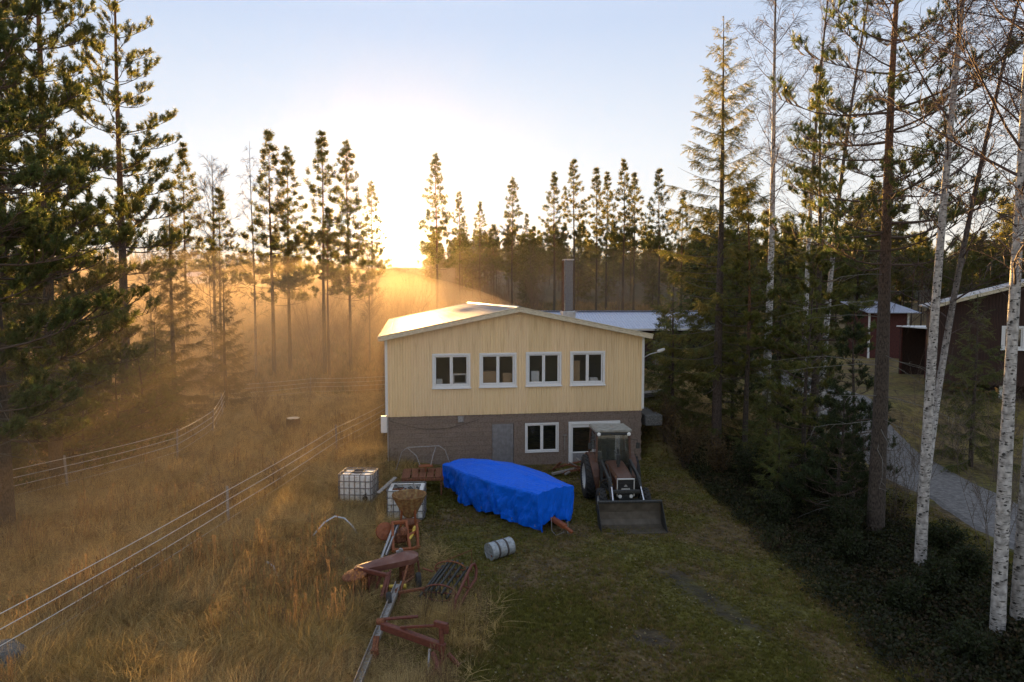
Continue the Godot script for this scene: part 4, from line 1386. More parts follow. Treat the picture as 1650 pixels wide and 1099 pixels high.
func trees() -> void:
	make_sprays()
	# --- the right-hand row -------------------------------------------------------------------------------------------------------
	spruce(thing("spruce_tree", "tall narrow ragged spruce standing alone right of the yellow house", "spruce", on(9.5, 31.4)), {"h": 20.0, "r": 0.22, "cs": 0.16, "cr": 3.0, "nb": 104, "size": 1.0, "dens": 1.15, "bare": 0.3, "pow": 0.62, "seed": 11, "green": Color(0.121, 0.118, 0.022)})
	pine(thing("young_pine", "slim dark-stemmed pine beside the tall ragged spruce", "pine", on(10.7, 31.0)), {"h": 12.5, "r": 0.13, "cs": 0.3, "cr": 2.1, "nb": 46, "dens": 0.9, "seed": 12, "green": Color(0.125, 0.135, 0.021)})
	bare_tree(thing("birch_tree", "straight slender birch with clean white stem behind the young pines", "birch", on(13.5, 36.0)), {"h": 26.0, "r": 0.235, "cs": 0.36, "cr": 3.6, "nb": 44, "lean": Vector2(0.2, 0), "seed": 13, "dark0": 0.5, "dark1": 0.9})
	pine(thing("pine_tree", "green pine with dense foliage halfway up between the white birches", "pine", on(13.4, 30.0)), {"h": 17.5, "r": 0.17, "cs": 0.25, "cr": 2.6, "nb": 74, "dens": 1.15, "seed": 14, "green": Color(0.121, 0.135, 0.031), "young": true})
	bare_tree(thing("birch_tree", "thin forked birch mostly hidden by the green pine", "birch", on(15.4, 36.0)), {"h": 27.0, "r": 0.16, "cs": 0.35, "cr": 3.8, "nb": 40, "lean": Vector2(1.0, 0), "seed": 15, "dark0": 0.3, "dark1": 0.6})
	bare_tree(thing("birch_tree", "dark-topped birch leaning right behind the green pine", "birch", on(15.0, 33.0)), {"h": 26.0, "r": 0.17, "cs": 0.3, "cr": 4.0, "nb": 40, "lean": Vector2(2.2, 0), "seed": 16, "dark0": 0.2, "dark1": 0.5})
	pine(thing("pine_tree", "tall pine with dark rough trunk and thin airy crown in front of the gravel road", "pine", on(11.45, 21.1)), {"h": 21.0, "r": 0.25, "cs": 0.40, "cr": 4.3, "nb": 66, "dens": 0.34, "dead": 26, "seed": 17, "green": Color(0.082, 0.108, 0.028), "lean": Vector2(0.25, 0)})
	bare_tree(thing("birch_tree", "white birch leaning right whose stem stands before the gravel road", "birch", on(11.17, 18.26)), {"h": 24.0, "r": 0.155, "cs": 0.36, "cr": 3.4, "nb": 40, "lean": Vector2(0.9, 0), "seed": 18, "tint": Color(0.82, 0.8, 0.78), "dark0": 0.5, "dark1": 0.95, "wob": 0.1, "twigs": 9})
	var fork := stem_points(17.0, Vector2(1.9, 0.4), 0.1, 14)
	bare_tree(thing("birch_tree", "dark thin birch stem slanting right between the two big white birches", "birch", on(12.55, 20.6)), {"h": 20.0, "r": 0.13, "cs": 0.3, "cr": 3.2, "nb": 34, "pts": stem_points(20.0, Vector2(2.6, 0.6), 0.1, 16), "seed": 19, "dark0": 0.1, "dark1": 0.5})
	bare_tree(thing("birch_tree", "thick white birch with black scars nearest the lower right", "birch", on(10.88, 14.85)), {"h": 25.0, "r": 0.158, "cs": 0.3, "cr": 4.2, "nb": 46, "lean": Vector2(0.0, 0), "seed": 22, "tint": Color(0.85, 0.83, 0.8), "dark0": 0.45, "dark1": 0.9, "wob": 0.08, "twigs": 9})
	bare_tree(thing("birch_tree", "grey-white birch at the right edge beside the thick scarred birch", "birch", on(11.43, 15.03)), {"h": 24.0, "r": 0.145, "cs": 0.36, "cr": 3.4, "nb": 36, "lean": Vector2(0.9, 0), "seed": 21, "tint": Color(0.6, 0.58, 0.55), "dark0": 0.4, "dark1": 0.8, "wob": 0.1})
	# young pines and spruces that make the thicket under them
	var thicket := [
		[11.7, 27.0, 8.2, "p", "bushy bright green young pine in the thicket before the thin birch"], [12.3, 24.3, 7.0, "p", "broad young pine crowding the dark-trunked pine"], [12.6, 32.0, 8.5, "s", "young spruce in front of the clean white birch"],
		[11.0, 22.6, 4.2, "p", "low young pine at the foot of the dark-trunked pine"], [10.4, 27.6, 4.6, "s", "short dark spruce in the thicket above the ditch"], [13.9, 31.5, 6.5, "p", "young pine beside the gravel road before the shed"],
		[8.6, 37.0, 5.5, "s", "young golden-lit spruce behind the tall ragged spruce"], [11.4, 35.0, 7.0, "p", "young pine between the tall ragged spruce and the clean white birch"], [13.8, 42.0, 9.0, "s", "spruce behind the clean white birch"],
		[9.8, 24.8, 3.0, "s", "tiny dark spruce on the bank of the ditch"], [18.0, 46.0, 8.0, "p", "young pine where the road bends out of sight"],
		[22.5, 52.0, 9.5, "s", "dark spruce left of the red shelter"], [20.3, 29.8, 7.6, "s", "young spruce across the road in front of the barn"], [8.0, 33.8, 7.5, "s", "airy young spruce left of the tall ragged spruce"], [10.2, 33.2, 9.0, "s", "tall young spruce close behind the slim dark-stemmed pine"], [9.9, 44.0, 4.5, "p", "small pine on the bank behind the tall ragged spruce"]]
	for i in thicket.size():
		var a: Array = thicket[i]
		var t := thing("young_pine" if a[3] == "p" else "young_spruce", a[4], "pine" if a[3] == "p" else "spruce", on(a[0], a[1]), i * 47.0, "young conifers in the thicket")
		if a[3] == "p": pine(t, {"h": a[2], "r": 0.045 + a[2] * 0.007, "cs": 0.08, "cr": 0.9 + a[2] * 0.15, "nb": 30 + int(a[2] * 3), "dens": 0.8, "young": true, "seed": 100 + i, "dead": 6, "green": Color(0.125, 0.135, 0.029) if i == 0 else Color(0.036, 0.052, 0.015)})
		else: spruce(t, {"h": a[2], "r": 0.04 + a[2] * 0.007, "cs": 0.05, "cr": 0.7 + a[2] * 0.15, "nb": 34 + int(a[2] * 3), "dens": 0.85, "seed": 100 + i})

	# --- the left-hand side -------------------------------------------------------------------------------------------------------
	pine(thing("pine_tree", "tall pine with a bare reddish trunk and long upswept boughs on the left", "pine", on(-20.5, 36.0)), {"h": 26.0, "r": 0.27, "cs": 0.28, "cr": 4.3, "nb": 76, "dens": 0.85, "seed": 31, "dead": 14, "lean": Vector2(0.3, 0), "green": Color(0.125, 0.135, 0.026)})
	pine(thing("pine_tree", "dense green pine filling the top left corner", "pine", on(-16.3, 21.5)), {"h": 28.0, "r": 0.3, "cs": 0.10, "cr": 4.6, "nb": 105, "dens": 0.9, "seed": 32, "dead": 16, "green": Color(0.121, 0.135, 0.028)})
	pine(thing("pine_tree", "shaggy pine between the corner pine and the tall reddish-trunked pine", "pine", on(-18.6, 27.5)), {"h": 25.0, "r": 0.26, "cs": 0.10, "cr": 4.2, "nb": 100, "dens": 1.0, "seed": 33, "dead": 14, "green": Color(0.125, 0.135, 0.028)})
	pine(thing("pine_tree", "lower pine behind the shaggy pine at the left edge", "pine", on(-26.5, 36.0)), {"h": 21.0, "r": 0.2, "cs": 0.1, "cr": 4.2, "nb": 80, "dens": 0.9, "seed": 34, "green": Color(0.125, 0.135, 0.028)})
	spruce(thing("spruce_tree", "dark dense spruce under the boughs of the tall reddish-trunked pine", "spruce", on(-20.9, 42.0)), {"h": 13.5, "r": 0.17, "cs": 0.05, "cr": 2.3, "nb": 110, "dens": 1.3, "seed": 35, "green": Color(0.115, 0.093, 0.025)})
	spruce(thing("young_spruce", "young reddish-lit spruce at the edge of the left thicket", "spruce", on(-18.9, 36.0)), {"h": 6.3, "r": 0.09, "cs": 0.03, "cr": 1.9, "nb": 70, "dens": 1.1, "seed": 36, "green": Color(0.125, 0.117, 0.031)})
	pine(thing("pine_tree", "nearest big pine whose boughs reach in at the left edge", "pine", on(-14.9, 18.6)), {"h": 24.0, "r": 0.26, "cs": 0.14, "cr": 3.9, "nb": 90, "dens": 1.0, "seed": 37, "dead": 10, "green": Color(0.095, 0.117, 0.028)})
	pine(thing("pine_tree", "pine with drooping low boughs behind the corner pine", "pine", on(-21.8, 29.5)), {"h": 22.0, "r": 0.22, "cs": 0.08, "cr": 4.0, "nb": 90, "dens": 1.0, "seed": 38, "dead": 10, "green": Color(0.10, 0.11, 0.028)})
	spruce(thing("spruce_tree", "broad low spruce left of the dark dense spruce", "spruce", on(-24.0, 40.5)), {"h": 11.0, "r": 0.15, "cs": 0.04, "cr": 2.4, "nb": 90, "dens": 1.0, "seed": 39, "green": Color(0.085, 0.08, 0.026)})
	spruce(thing("spruce_tree", "young spruce just behind the dark dense spruce", "spruce", on(-19.2, 45.5)), {"h": 9.0, "r": 0.13, "cs": 0.04, "cr": 1.9, "nb": 80, "dens": 1.0, "seed": 40, "green": Color(0.09, 0.075, 0.026)})
	var left := [[-18.0, 28.4, 3.8, "small pine at the front edge of the left thicket"], [-18.4, 33.6, 5.0, "young pine beside the reddish-lit spruce"], [-21.0, 26.5, 7.0, "bushy pine at the left edge under the corner pine"], [-20.4, 25.6, 5.6, "bushy young pine low at the left edge"], [-19.6, 30.0, 6.6, "young pine below the shaggy pine"], [-18.4, 31.6, 4.2, "short young pine in front of the reddish-lit spruce"], [-19.4, 24.6, 3.0, "low spreading pine nearest the left corner of the field"], [-23.5, 33.0, 7.5, "tall young pine at the left edge behind the low ones"], [-20.5, 38.5, 5.0, "young pine under the tall reddish-trunked pine"]]
	for i in left.size():
		var a: Array = left[i]
		pine(thing("young_pine", a[3], "pine", on(a[0], a[1]), i * 71.0, "young pines at the left edge"), {"h": a[2], "r": 0.05 + a[2] * 0.008, "cs": 0.05, "cr": 1.1 + a[2] * 0.2, "nb": 34 + int(a[2] * 3), "dens": 0.8, "young": true, "seed": 130 + i, "dead": 8, "green": Color(0.125, 0.135, 0.031)})

	# --- the trees that stand out along the skyline -----------------------------------------------------------------------------------
	var proto := []
	for i in 4:
		proto.push_back({"h": 20.0, "r": 0.17, "cs": [0.36, 0.44, 0.30, 0.5][i], "cr": [3.0, 2.7, 3.3, 2.6][i], "nb": [76, 66, 86, 60][i], "dens": 0.75, "coarse": true, "size": 1.3, "cone": 1, "whorl": 5 + i % 2, "seed": 50 + i, "green": Color(0.115, 0.114, 0.022)})
	var sky := [
		[-21.0, 60.0, 21.2, 0, "left of a pair of tall pines left of the sun"], [-20.2, 62.0, 20.2, 2, "right of a pair of tall pines left of the sun"], [-16.5, 60.0, 21.0, 1, "tall pine with a bushy tip left of the sun glow"], [-15.2, 64.0, 21.0, 2, "pine nearest the left of the sun glow"],
		[-15.6, 58.0, 14.5, 3, "shorter pine among the tall pair's neighbours"], [-29.5, 62.0, 20.5, 1, "slim pine beside the bare grey tree on the left"], [-24.3, 57.0, 16.0, 3, "thin pine just right of the bare grey tree"],
		[-19.4, 95.0, 19.0, 2, "small glowing pine at the left rim of the sun"], [-10.5, 96.0, 22.8, 2, "tallest pointed pine right of the sun"], [-8.4, 110.0, 18.2, 0, "pine second to the right of the sun"], [-5.5, 118.0, 16.6, 1, "open-crowned pine third to the right of the sun"],
		[0.0, 100.0, 19.8, 2, "pointed pine directly above the ridge of the house"], [2.5, 120.0, 14.5, 0, "small pine just right of the pointed one above the ridge"], [5.9, 96.0, 20.2, 1, "pine left of the chimney with a narrow crown"], [8.85, 98.0, 22.2, 3, "tall bare-stemmed pine above the chimney"],
		[12.3, 100.0, 21.2, 0, "left pine of the close pair right of the chimney"], [14.3, 104.0, 20.6, 1, "right pine of the close pair right of the chimney"], [14.9, 92.0, 21.8, 1, "broad-topped tall pine right of the close pair"], [17.4, 98.0, 20.5, 3, "pine leaning on the right of the broad-topped one"], [18.2, 85.0, 20.0, 3, "slim pine left of the tall ragged spruce"], [19.8, 80.0, 16.5, 1, "lower pine just left of the tall ragged spruce"]]
	var made := [null, null, null, null]
	for i in sky.size():
		var a: Array = sky[i]
		var k: int = a[3]
		if made[k] == null:
			made[k] = pine(thing("pine_tree", a[4] if "pine" in a[4] else a[4], "pine", on(a[0], a[1]), 0.0, "tall pines along the skyline"), proto[k])
			made[k].scale = Vector3.ONE * (a[2] / 20.0)
		else:
			dup(made[k], on(a[0], a[1]), i * 67.0, a[2] / 20.0, a[4])
	# bare trees on the left
	var greys := [[-25.2, 58.0, 19.0, "bare grey broadleaf with a rounded crown on the left"], [-22.6, 60.0, 20.5, "thin leafless birch left of the tall pine pair"], [-22.0, 50.0, 10.0, "crooked leafless sapling in front of the bare grey tree"], [-13.8, 66.0, 12.0, "leafless sapling under the pines left of the sun"], [-27.5, 52.0, 13.0, "leafless tree behind the dark dense spruce"]]
	var bare_a := bare_tree(thing("bare_tree", greys[0][3], "tree", on(greys[0][0], greys[0][1])), {"h": 19.0, "r": 0.19, "cs": 0.3, "cr": 4.2, "nb": 46, "white": false, "hang": 0.1, "thin": 1.8, "seed": 61, "twig": Color(0.12, 0.085, 0.06), "sides": 8, "twigs": 5})
	var bare_b := bare_tree(thing("bare_tree", greys[1][3], "birch", on(greys[1][0], greys[1][1])), {"h": 20.5, "r": 0.13, "cs": 0.25, "cr": 2.4, "nb": 40, "thin": 1.8, "seed": 62, "tint": Color(0.35, 0.3, 0.25), "twig": Color(0.12, 0.085, 0.06), "sides": 8, "twigs": 5})
	dup(bare_b, on(greys[2][0], greys[2][1]), 80, 0.5, greys[2][3]); dup(bare_a, on(greys[3][0], greys[3][1]), 140, 0.62, greys[3][3]); dup(bare_a, on(greys[4][0], greys[4][1]), 200, 0.66, greys[4][3])

	# --- the forest behind ----------------------------------------------------------------------------------------------------------
	rng.seed = 77
	var fp := []
	var kinds := ["pine", "pine", "pine", "spruce", "spruce", "birch"]
	var lab := ["slender pine in the dense forest edge behind the house", "slender pine in the dense forest edge behind the house", "slender pine in the dense forest edge behind the house", "spruce in the dense forest behind the house", "spruce in the dense forest behind the house", "leafless thin birch in the dense forest behind the house"]
	var grp := ["pines of the forest behind the house", "spruces of the forest behind the house", "birches of the forest behind the house"]
	for i in 6:
		var at := on([-3.0, 7.0, 24.0, 11.0, 30.0, 3.0][i], [112.0, 111.0, 90.0, 114.0, 88.0, 108.0][i])
		var t := thing(kinds[i] + "_tree", lab[i], kinds[i], at, 0.0, grp[0] if i < 3 else grp[1] if i < 5 else grp[2])
		if i < 3: pine(t, {"h": 12.5, "r": 0.10, "cs": [0.5, 0.42, 0.6][i], "cr": [2.0, 2.2, 1.9][i], "nb": 42, "dens": 0.9, "coarse": true, "size": 1.5, "seed": 70 + i, "green": Color(0.104, 0.108, 0.022)})
		elif i < 5: spruce(t, {"h": 12.0, "r": 0.11, "cs": 0.1 + 0.2 * (i - 3), "cr": 2.1, "nb": 70, "dens": 0.9, "coarse": true, "size": 1.6, "seed": 70 + i, "green": Color(0.091, 0.095, 0.021)})
		else: bare_tree(t, {"h": 11.0, "r": 0.07, "cs": 0.3, "cr": 1.7, "nb": 26, "thin": 2.4, "seed": 76, "twig": Color(0.13, 0.085, 0.06), "sides": 6, "twigs": 3, "white": false})
		fp.push_back(t)
	var count := 0
	while count < 262:
		var d := rnd(80, 150)
		var x := rnd(-24, 95)
		if d < 108 and x < 21 - (d - 80) * 0.05: continue
		if x > 21 and d < 96 and rnd(0, 1) < 0.0: continue
		if x < -0.12 * d: continue
		if absf(x + d * 0.1655) < 0.042 * d: continue
		if x > d * 0.80: continue
		var k: int = [0, 0, 1, 1, 2, 2, 3, 3, 4, 5, 5][rng.randi() % 11]
		var sc := rnd(0.62, 0.98)
		dup(fp[k], on(x, d), rnd(0, 360), sc, ("low " if sc < 0.78 else "tall ") + ["thin pine ", "slender pine ", "bare-stemmed pine ", "bushy spruce ", "bare-footed spruce ", "leafless birch "][k] + whereabouts(x, d))
		count += 1
	# the right-hand forest close behind the barn and birches
	for i in 46:
		var d := rnd(52, 84)
		var x := rnd(0.28, 0.95) * d
		if x > 18 and x < 38 and d < 66: continue
		var k: int = [0, 1, 2, 3, 4, 3, 4, 5][rng.randi() % 8]
		var sc := rnd(0.95, 1.35)
		dup(fp[k], on(x, d), rnd(0, 360), sc, ("dark " if sc < 1.15 else "big dark ") + ["thin pine ", "slender pine ", "bare-stemmed pine ", "bushy spruce ", "bare-footed spruce ", "leafless birch "][k] + whereabouts(x, d))
	# what lies beyond reads as one mass
	var far := MultiMesh.new()
	far.transform_format = MultiMesh.TRANSFORM_3D
	var one := Buf.new()
	for m in fp[3].get_children():
		var src: Array = m.mesh.surface_get_arrays(0)
		if String(m.name) == "crown" or String(m.name) == "trunk":
			for i in src[Mesh.ARRAY_VERTEX].size():
				one.v.push_back(src[Mesh.ARRAY_VERTEX][i]); one.c.push_back(src[Mesh.ARRAY_COLOR][i])
	far.mesh = one.mesh()
	var where := []
	while where.size() < 1300:
		var d := rnd(150, 455)
		var x := rnd(-0.95, 0.95) * d
		if d < 280 and x < -0.11 * d: continue
		if x < -0.11 * d and x > -0.3 * d and d < 330: continue
		if d < 190 and x < 0.0: continue
		if absf(x + d * 0.1655) < 0.045 * d: continue
		where.push_back(Transform3D(Basis(Vector3.UP, rnd(0, TAU)).scaled(Vector3.ONE * rnd(0.7, 1.15) * (0.8 if d < 320 else 0.75)), on(x, d, -0.3)))
	far.instance_count = where.size()
	for i in where.size(): far.set_instance_transform(i, where[i])
	var fo := MultiMeshInstance3D.new()
	fo.name = "far_forest"
	fo.multimesh = far
	fo.material_override = M.needle
	add_child(fo, true)
	tag(fo, "distant conifer forest that closes the view along the horizon", "forest", "", "stuff")


# ---- shrubs, grass, leaves -------------------------------------------------------------------------------------------------------------

func undergrowth() -> void:
	# leafless shrubs in the field and along the bank
	var a := shrub(thing("bare_shrub", "leafless brown shrub in the field before the far forest", "shrub", on(-17.0, 74.0), 0, "leafless shrubs in the back field"), {"h": 3.6, "n": 16, "subs": 9, "twigs": 8, "seed": 81, "col": Color(0.17, 0.10, 0.055), "thick": 1.6})
	var b := shrub(thing("bare_shrub", "tall leafless clump of saplings beside the chimney", "shrub", on(13.5, 88.0), 0, "leafless shrubs in the back field"), {"h": 7.0, "n": 15, "subs": 12, "twigs": 8, "seed": 82, "col": Color(0.18, 0.11, 0.07), "thick": 2.6})
	rng.seed = 83
	for i in 70:
		var d := rnd(62, 112)
		var x := rnd(-0.30, 0.06) * d
		if i > 46: x = rnd(-0.48, -0.2) * d; d = rnd(48, 90)
		if absf(x + 2.5) < 9.5 and d < 56: continue
		var sc := rnd(0.6, 1.3)
		var px := 825.0 + 1100.0 * x / d
		var spot := "below the bare grey tree" if px < 400 else "below the tall pine pair" if px < 480 else "below the bushy-tipped pine" if px < 540 else "below the small glowing pine" if px < 610 else "under the sun" if px < 690 else "behind the left roof slope" if px < 780 else "behind the roof ridge" if px < 890 else "near the chimney"
		dup(a if i % 3 else b, on(x, d), rnd(0, 360), sc, ("low " if sc < 0.95 else "high ") + ("bushy brown shrub " if i % 3 else "leafless sapling clump ") + ("far back " if d > 88 else "midway back " if d > 70 else "near the fence ") + "in the field " + spot)
	var near := [[-12.6, 36.0, 1.3, "small leafless bush left of the stump"], [-9.9, 23.2, 1.5, "leafless weeds tangled at the near fence post"], [-9.0, 25.5, 1.4, "leafless weeds by the fence behind the near post"], [-16.2, 44.0, 2.2, "leafless bush inside the far fence corner"], [-14.0, 47.0, 2.0, "leafless bush beyond the stump"], [-14.8, 39.5, 1.8, "thin leafless bush left of the fence line"]]
	for i in near.size(): shrub(thing("bare_shrub", near[i][3], "shrub", on(near[i][0], near[i][1])), {"h": near[i][2], "n": 10, "subs": 7, "twigs": 6, "seed": 90 + i, "col": Color(0.17, 0.115, 0.07), "thick": 0.6})
	var twiggy := [[14.6, 24.5, 4.6, "tall leafless sapling beside the road between the dark-trunked pine and the leaning birch"], [14.0, 19.4, 3.4, "leafless bush between the leaning birch and the road"], [13.6, 16.6, 3.2, "leafless bush right of the scarred birch"], [19.8, 27.5, 4.2, "leafless bush across the road before the barn"], [20.6, 31.0, 4.8, "tall leafless bush before the corner of the barn"], [12.9, 22.6, 3.6, "leafless sapling just right of the dark-trunked pine"]]
	for i in twiggy.size(): shrub(thing("bare_shrub", twiggy[i][3], "shrub", on(twiggy[i][0], twiggy[i][1])), {"h": twiggy[i][2], "n": 9, "subs": 11, "twigs": 9, "seed": 190 + i, "col": Color(0.13, 0.10, 0.075), "thick": 0.9})
	# shrubs on the bank right of the tractor and over the ditch
	var bank := [[7.6, 29.5, 2.0, 0, "leafy brown bush against the bank behind the tractor"], [8.6, 28.0, 1.7, 0, "brown bush on the bank in front of the tall ragged spruce"], [7.2, 31.6, 2.2, 0, "tall brown bush beside the right corner of the yellow house"], [9.4, 26.4, 1.6, 1, "dark bush on the bank above the yard"], [9.9, 24.0, 1.5, 1, "dark bush halfway along the ditch"], [10.5, 21.0, 1.2, 1, "dark bush below the dark-trunked pine"], [9.9, 19.6, 1.1, 1, "dark low bush in the ditch left of the leaning birch"], [10.8, 16.9, 1.0, 1, "dark bush between the leaning and the scarred birch"], [9.7, 16.4, 0.9, 1, "low dark bush on the yard side of the ditch"], [11.9, 17.4, 0.9, 1, "green bush behind the scarred birch"], [9.8, 14.2, 0.9, 1, "dark bush at the foot of the scarred birch"], [12.4, 19.2, 0.9, 1, "green bush right of the leaning birch"], [11.2, 25.0, 1.9, 1, "dark tangled bush under the young pines"], [8.9, 22.4, 1.1, 1, "low bush where the yard meets the ditch"]]
	for i in bank.size():
		var n: Array = bank[i]
		var leaf := Color(0.13, 0.085, 0.035) if n[3] == 0 else Color(0.032, 0.042, 0.012)
		shrub(thing("leafy_bush", n[4], "bush", on(n[0], n[1])), {"h": n[2], "n": 18, "subs": 10, "twigs": 4, "seed": 140 + i, "col": Color(0.09, 0.065, 0.045), "leaf": leaf, "leaves": 11 if n[3] else 7, "leaf_size": 0.045})
	# bilberry and heather over the ditch: nobody could count it
	var tuft := Buf.new()
	rng.seed = 84
	for i in 44:
		var c := Vector3(rnd(-0.2, 0.2), rnd(0.02, 0.28), rnd(-0.2, 0.2))
		var q := facing(Vector3(rnd(-1, 1), rnd(0.2, 1.2), rnd(-1, 1)).normalized())
		var sz := rnd(0.018, 0.034)
		tuft.tri(c - q.x * sz, c + q.z * sz * 1.5, c + q.x * sz); tuft.tri(c - q.x * sz, c + q.x * sz, c - q.z * sz * 1.2)
	var list := []; var cols := []
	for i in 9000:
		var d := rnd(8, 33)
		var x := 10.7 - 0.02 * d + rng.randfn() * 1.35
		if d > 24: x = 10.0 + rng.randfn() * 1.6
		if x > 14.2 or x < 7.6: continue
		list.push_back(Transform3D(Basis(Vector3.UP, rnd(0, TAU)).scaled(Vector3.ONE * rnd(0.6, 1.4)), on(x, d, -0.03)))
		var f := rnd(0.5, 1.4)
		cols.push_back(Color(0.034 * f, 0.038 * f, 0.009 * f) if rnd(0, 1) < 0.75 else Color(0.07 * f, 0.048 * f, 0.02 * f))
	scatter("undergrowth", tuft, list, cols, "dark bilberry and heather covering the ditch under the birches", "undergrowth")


func scatter(called: String, b: Buf, list: Array, cols: Array, label: String, cat: String) -> void:
	var mm := MultiMesh.new()
	mm.transform_format = MultiMesh.TRANSFORM_3D
	mm.use_colors = true
	mm.mesh = b.mesh()
	mm.instance_count = list.size()
	for i in list.size():
		mm.set_instance_transform(i, list[i]); mm.set_instance_color(i, cols[i])
	var o := MultiMeshInstance3D.new()
	o.name = called
	o.multimesh = mm
	o.material_override = M.blade
	add_child(o, true)
	tag(o, label, cat, "", "stuff")


# blades that rise and lean over: n of them, each of k pieces
func blades(n: int, h: float, wide: float, spread: float, lean: float, k := 2) -> Buf:
	var b := Buf.new()
	for i in n:
		var az := rnd(0, TAU)
		var at := Vector3(cos(az), 0, sin(az)) * rnd(0, spread)
		var d := Vector3(cos(az + rnd(-1, 1)) * rnd(0.1, lean), 1, sin(az + rnd(-1, 1)) * rnd(0.1, lean)).normalized()
		var s := Vector3(-sin(az), 0, cos(az)) * wide * 0.5 * rnd(0.7, 1.3)
		var L := h * rnd(0.55, 1.15)
		var tint := Color.WHITE * rnd(0.75, 1.2)
		var p := at
		for j in k:
			var w0 := 1.0 - float(j) / k; var w1 := 1.0 - float(j + 1) / k
			var q := p + d * L / k
			if j == k - 1: b.tri(p - s * w0, p + s * w0, q, tint)
			else: b.quad(p - s * w0, p + s * w0, q + s * w1, q - s * w1, tint)
			p = q
			d = (d + Vector3(d.x, -0.35, d.z) * lean).normalized()
	return b


func clear_of_things(x: float, d: float) -> bool:
	# not inside the house, under the road, or in the tanks
	var q := Vector2(x + 5.35, -(d - 29.0)).rotated(deg_to_rad(-9.04))
	var lx := (x + 5.35) * cos(deg_to_rad(9.04)) + (d - 29.0) * sin(deg_to_rad(9.04))
	var ld := (d - 29.0) * cos(deg_to_rad(9.04)) - (x + 5.35) * sin(deg_to_rad(9.04))
	if lx > -0.1 and lx < WID + 0.1 and ld > -0.1 and ld < DEEP: return false
	var rx := 16.5 + maxf(0.0, d - 20.0) * 0.07
	if absf(x - rx) < 1.8 and d < 60: return false
	return true


var low_spots := [Vector3(-3.2, 20.6, 0.9), Vector3(-3.3, 19.5, 0.9), Vector3(-3.3, 17.2, 1.0), Vector3(-1.5, 16.7, 1.1), Vector3(-2.1, 13.5, 1.1), Vector3(-2.85, 16.2, 0.75), Vector3(-2.87, 15.2, 0.75), Vector3(-2.89, 14.2, 0.75), Vector3(-2.9, 13.2, 0.75), Vector3(-2.95, 12.3, 0.75), Vector3(-3.6, 23.1, 0.8), Vector3(-5.6, 24.6, 0.7)]

func beside_iron(x: float, d: float) -> float:
	for s in low_spots:
		if Vector2(x - s.x, d - s.y).length() < s.z: return 0.3
	return 1.0


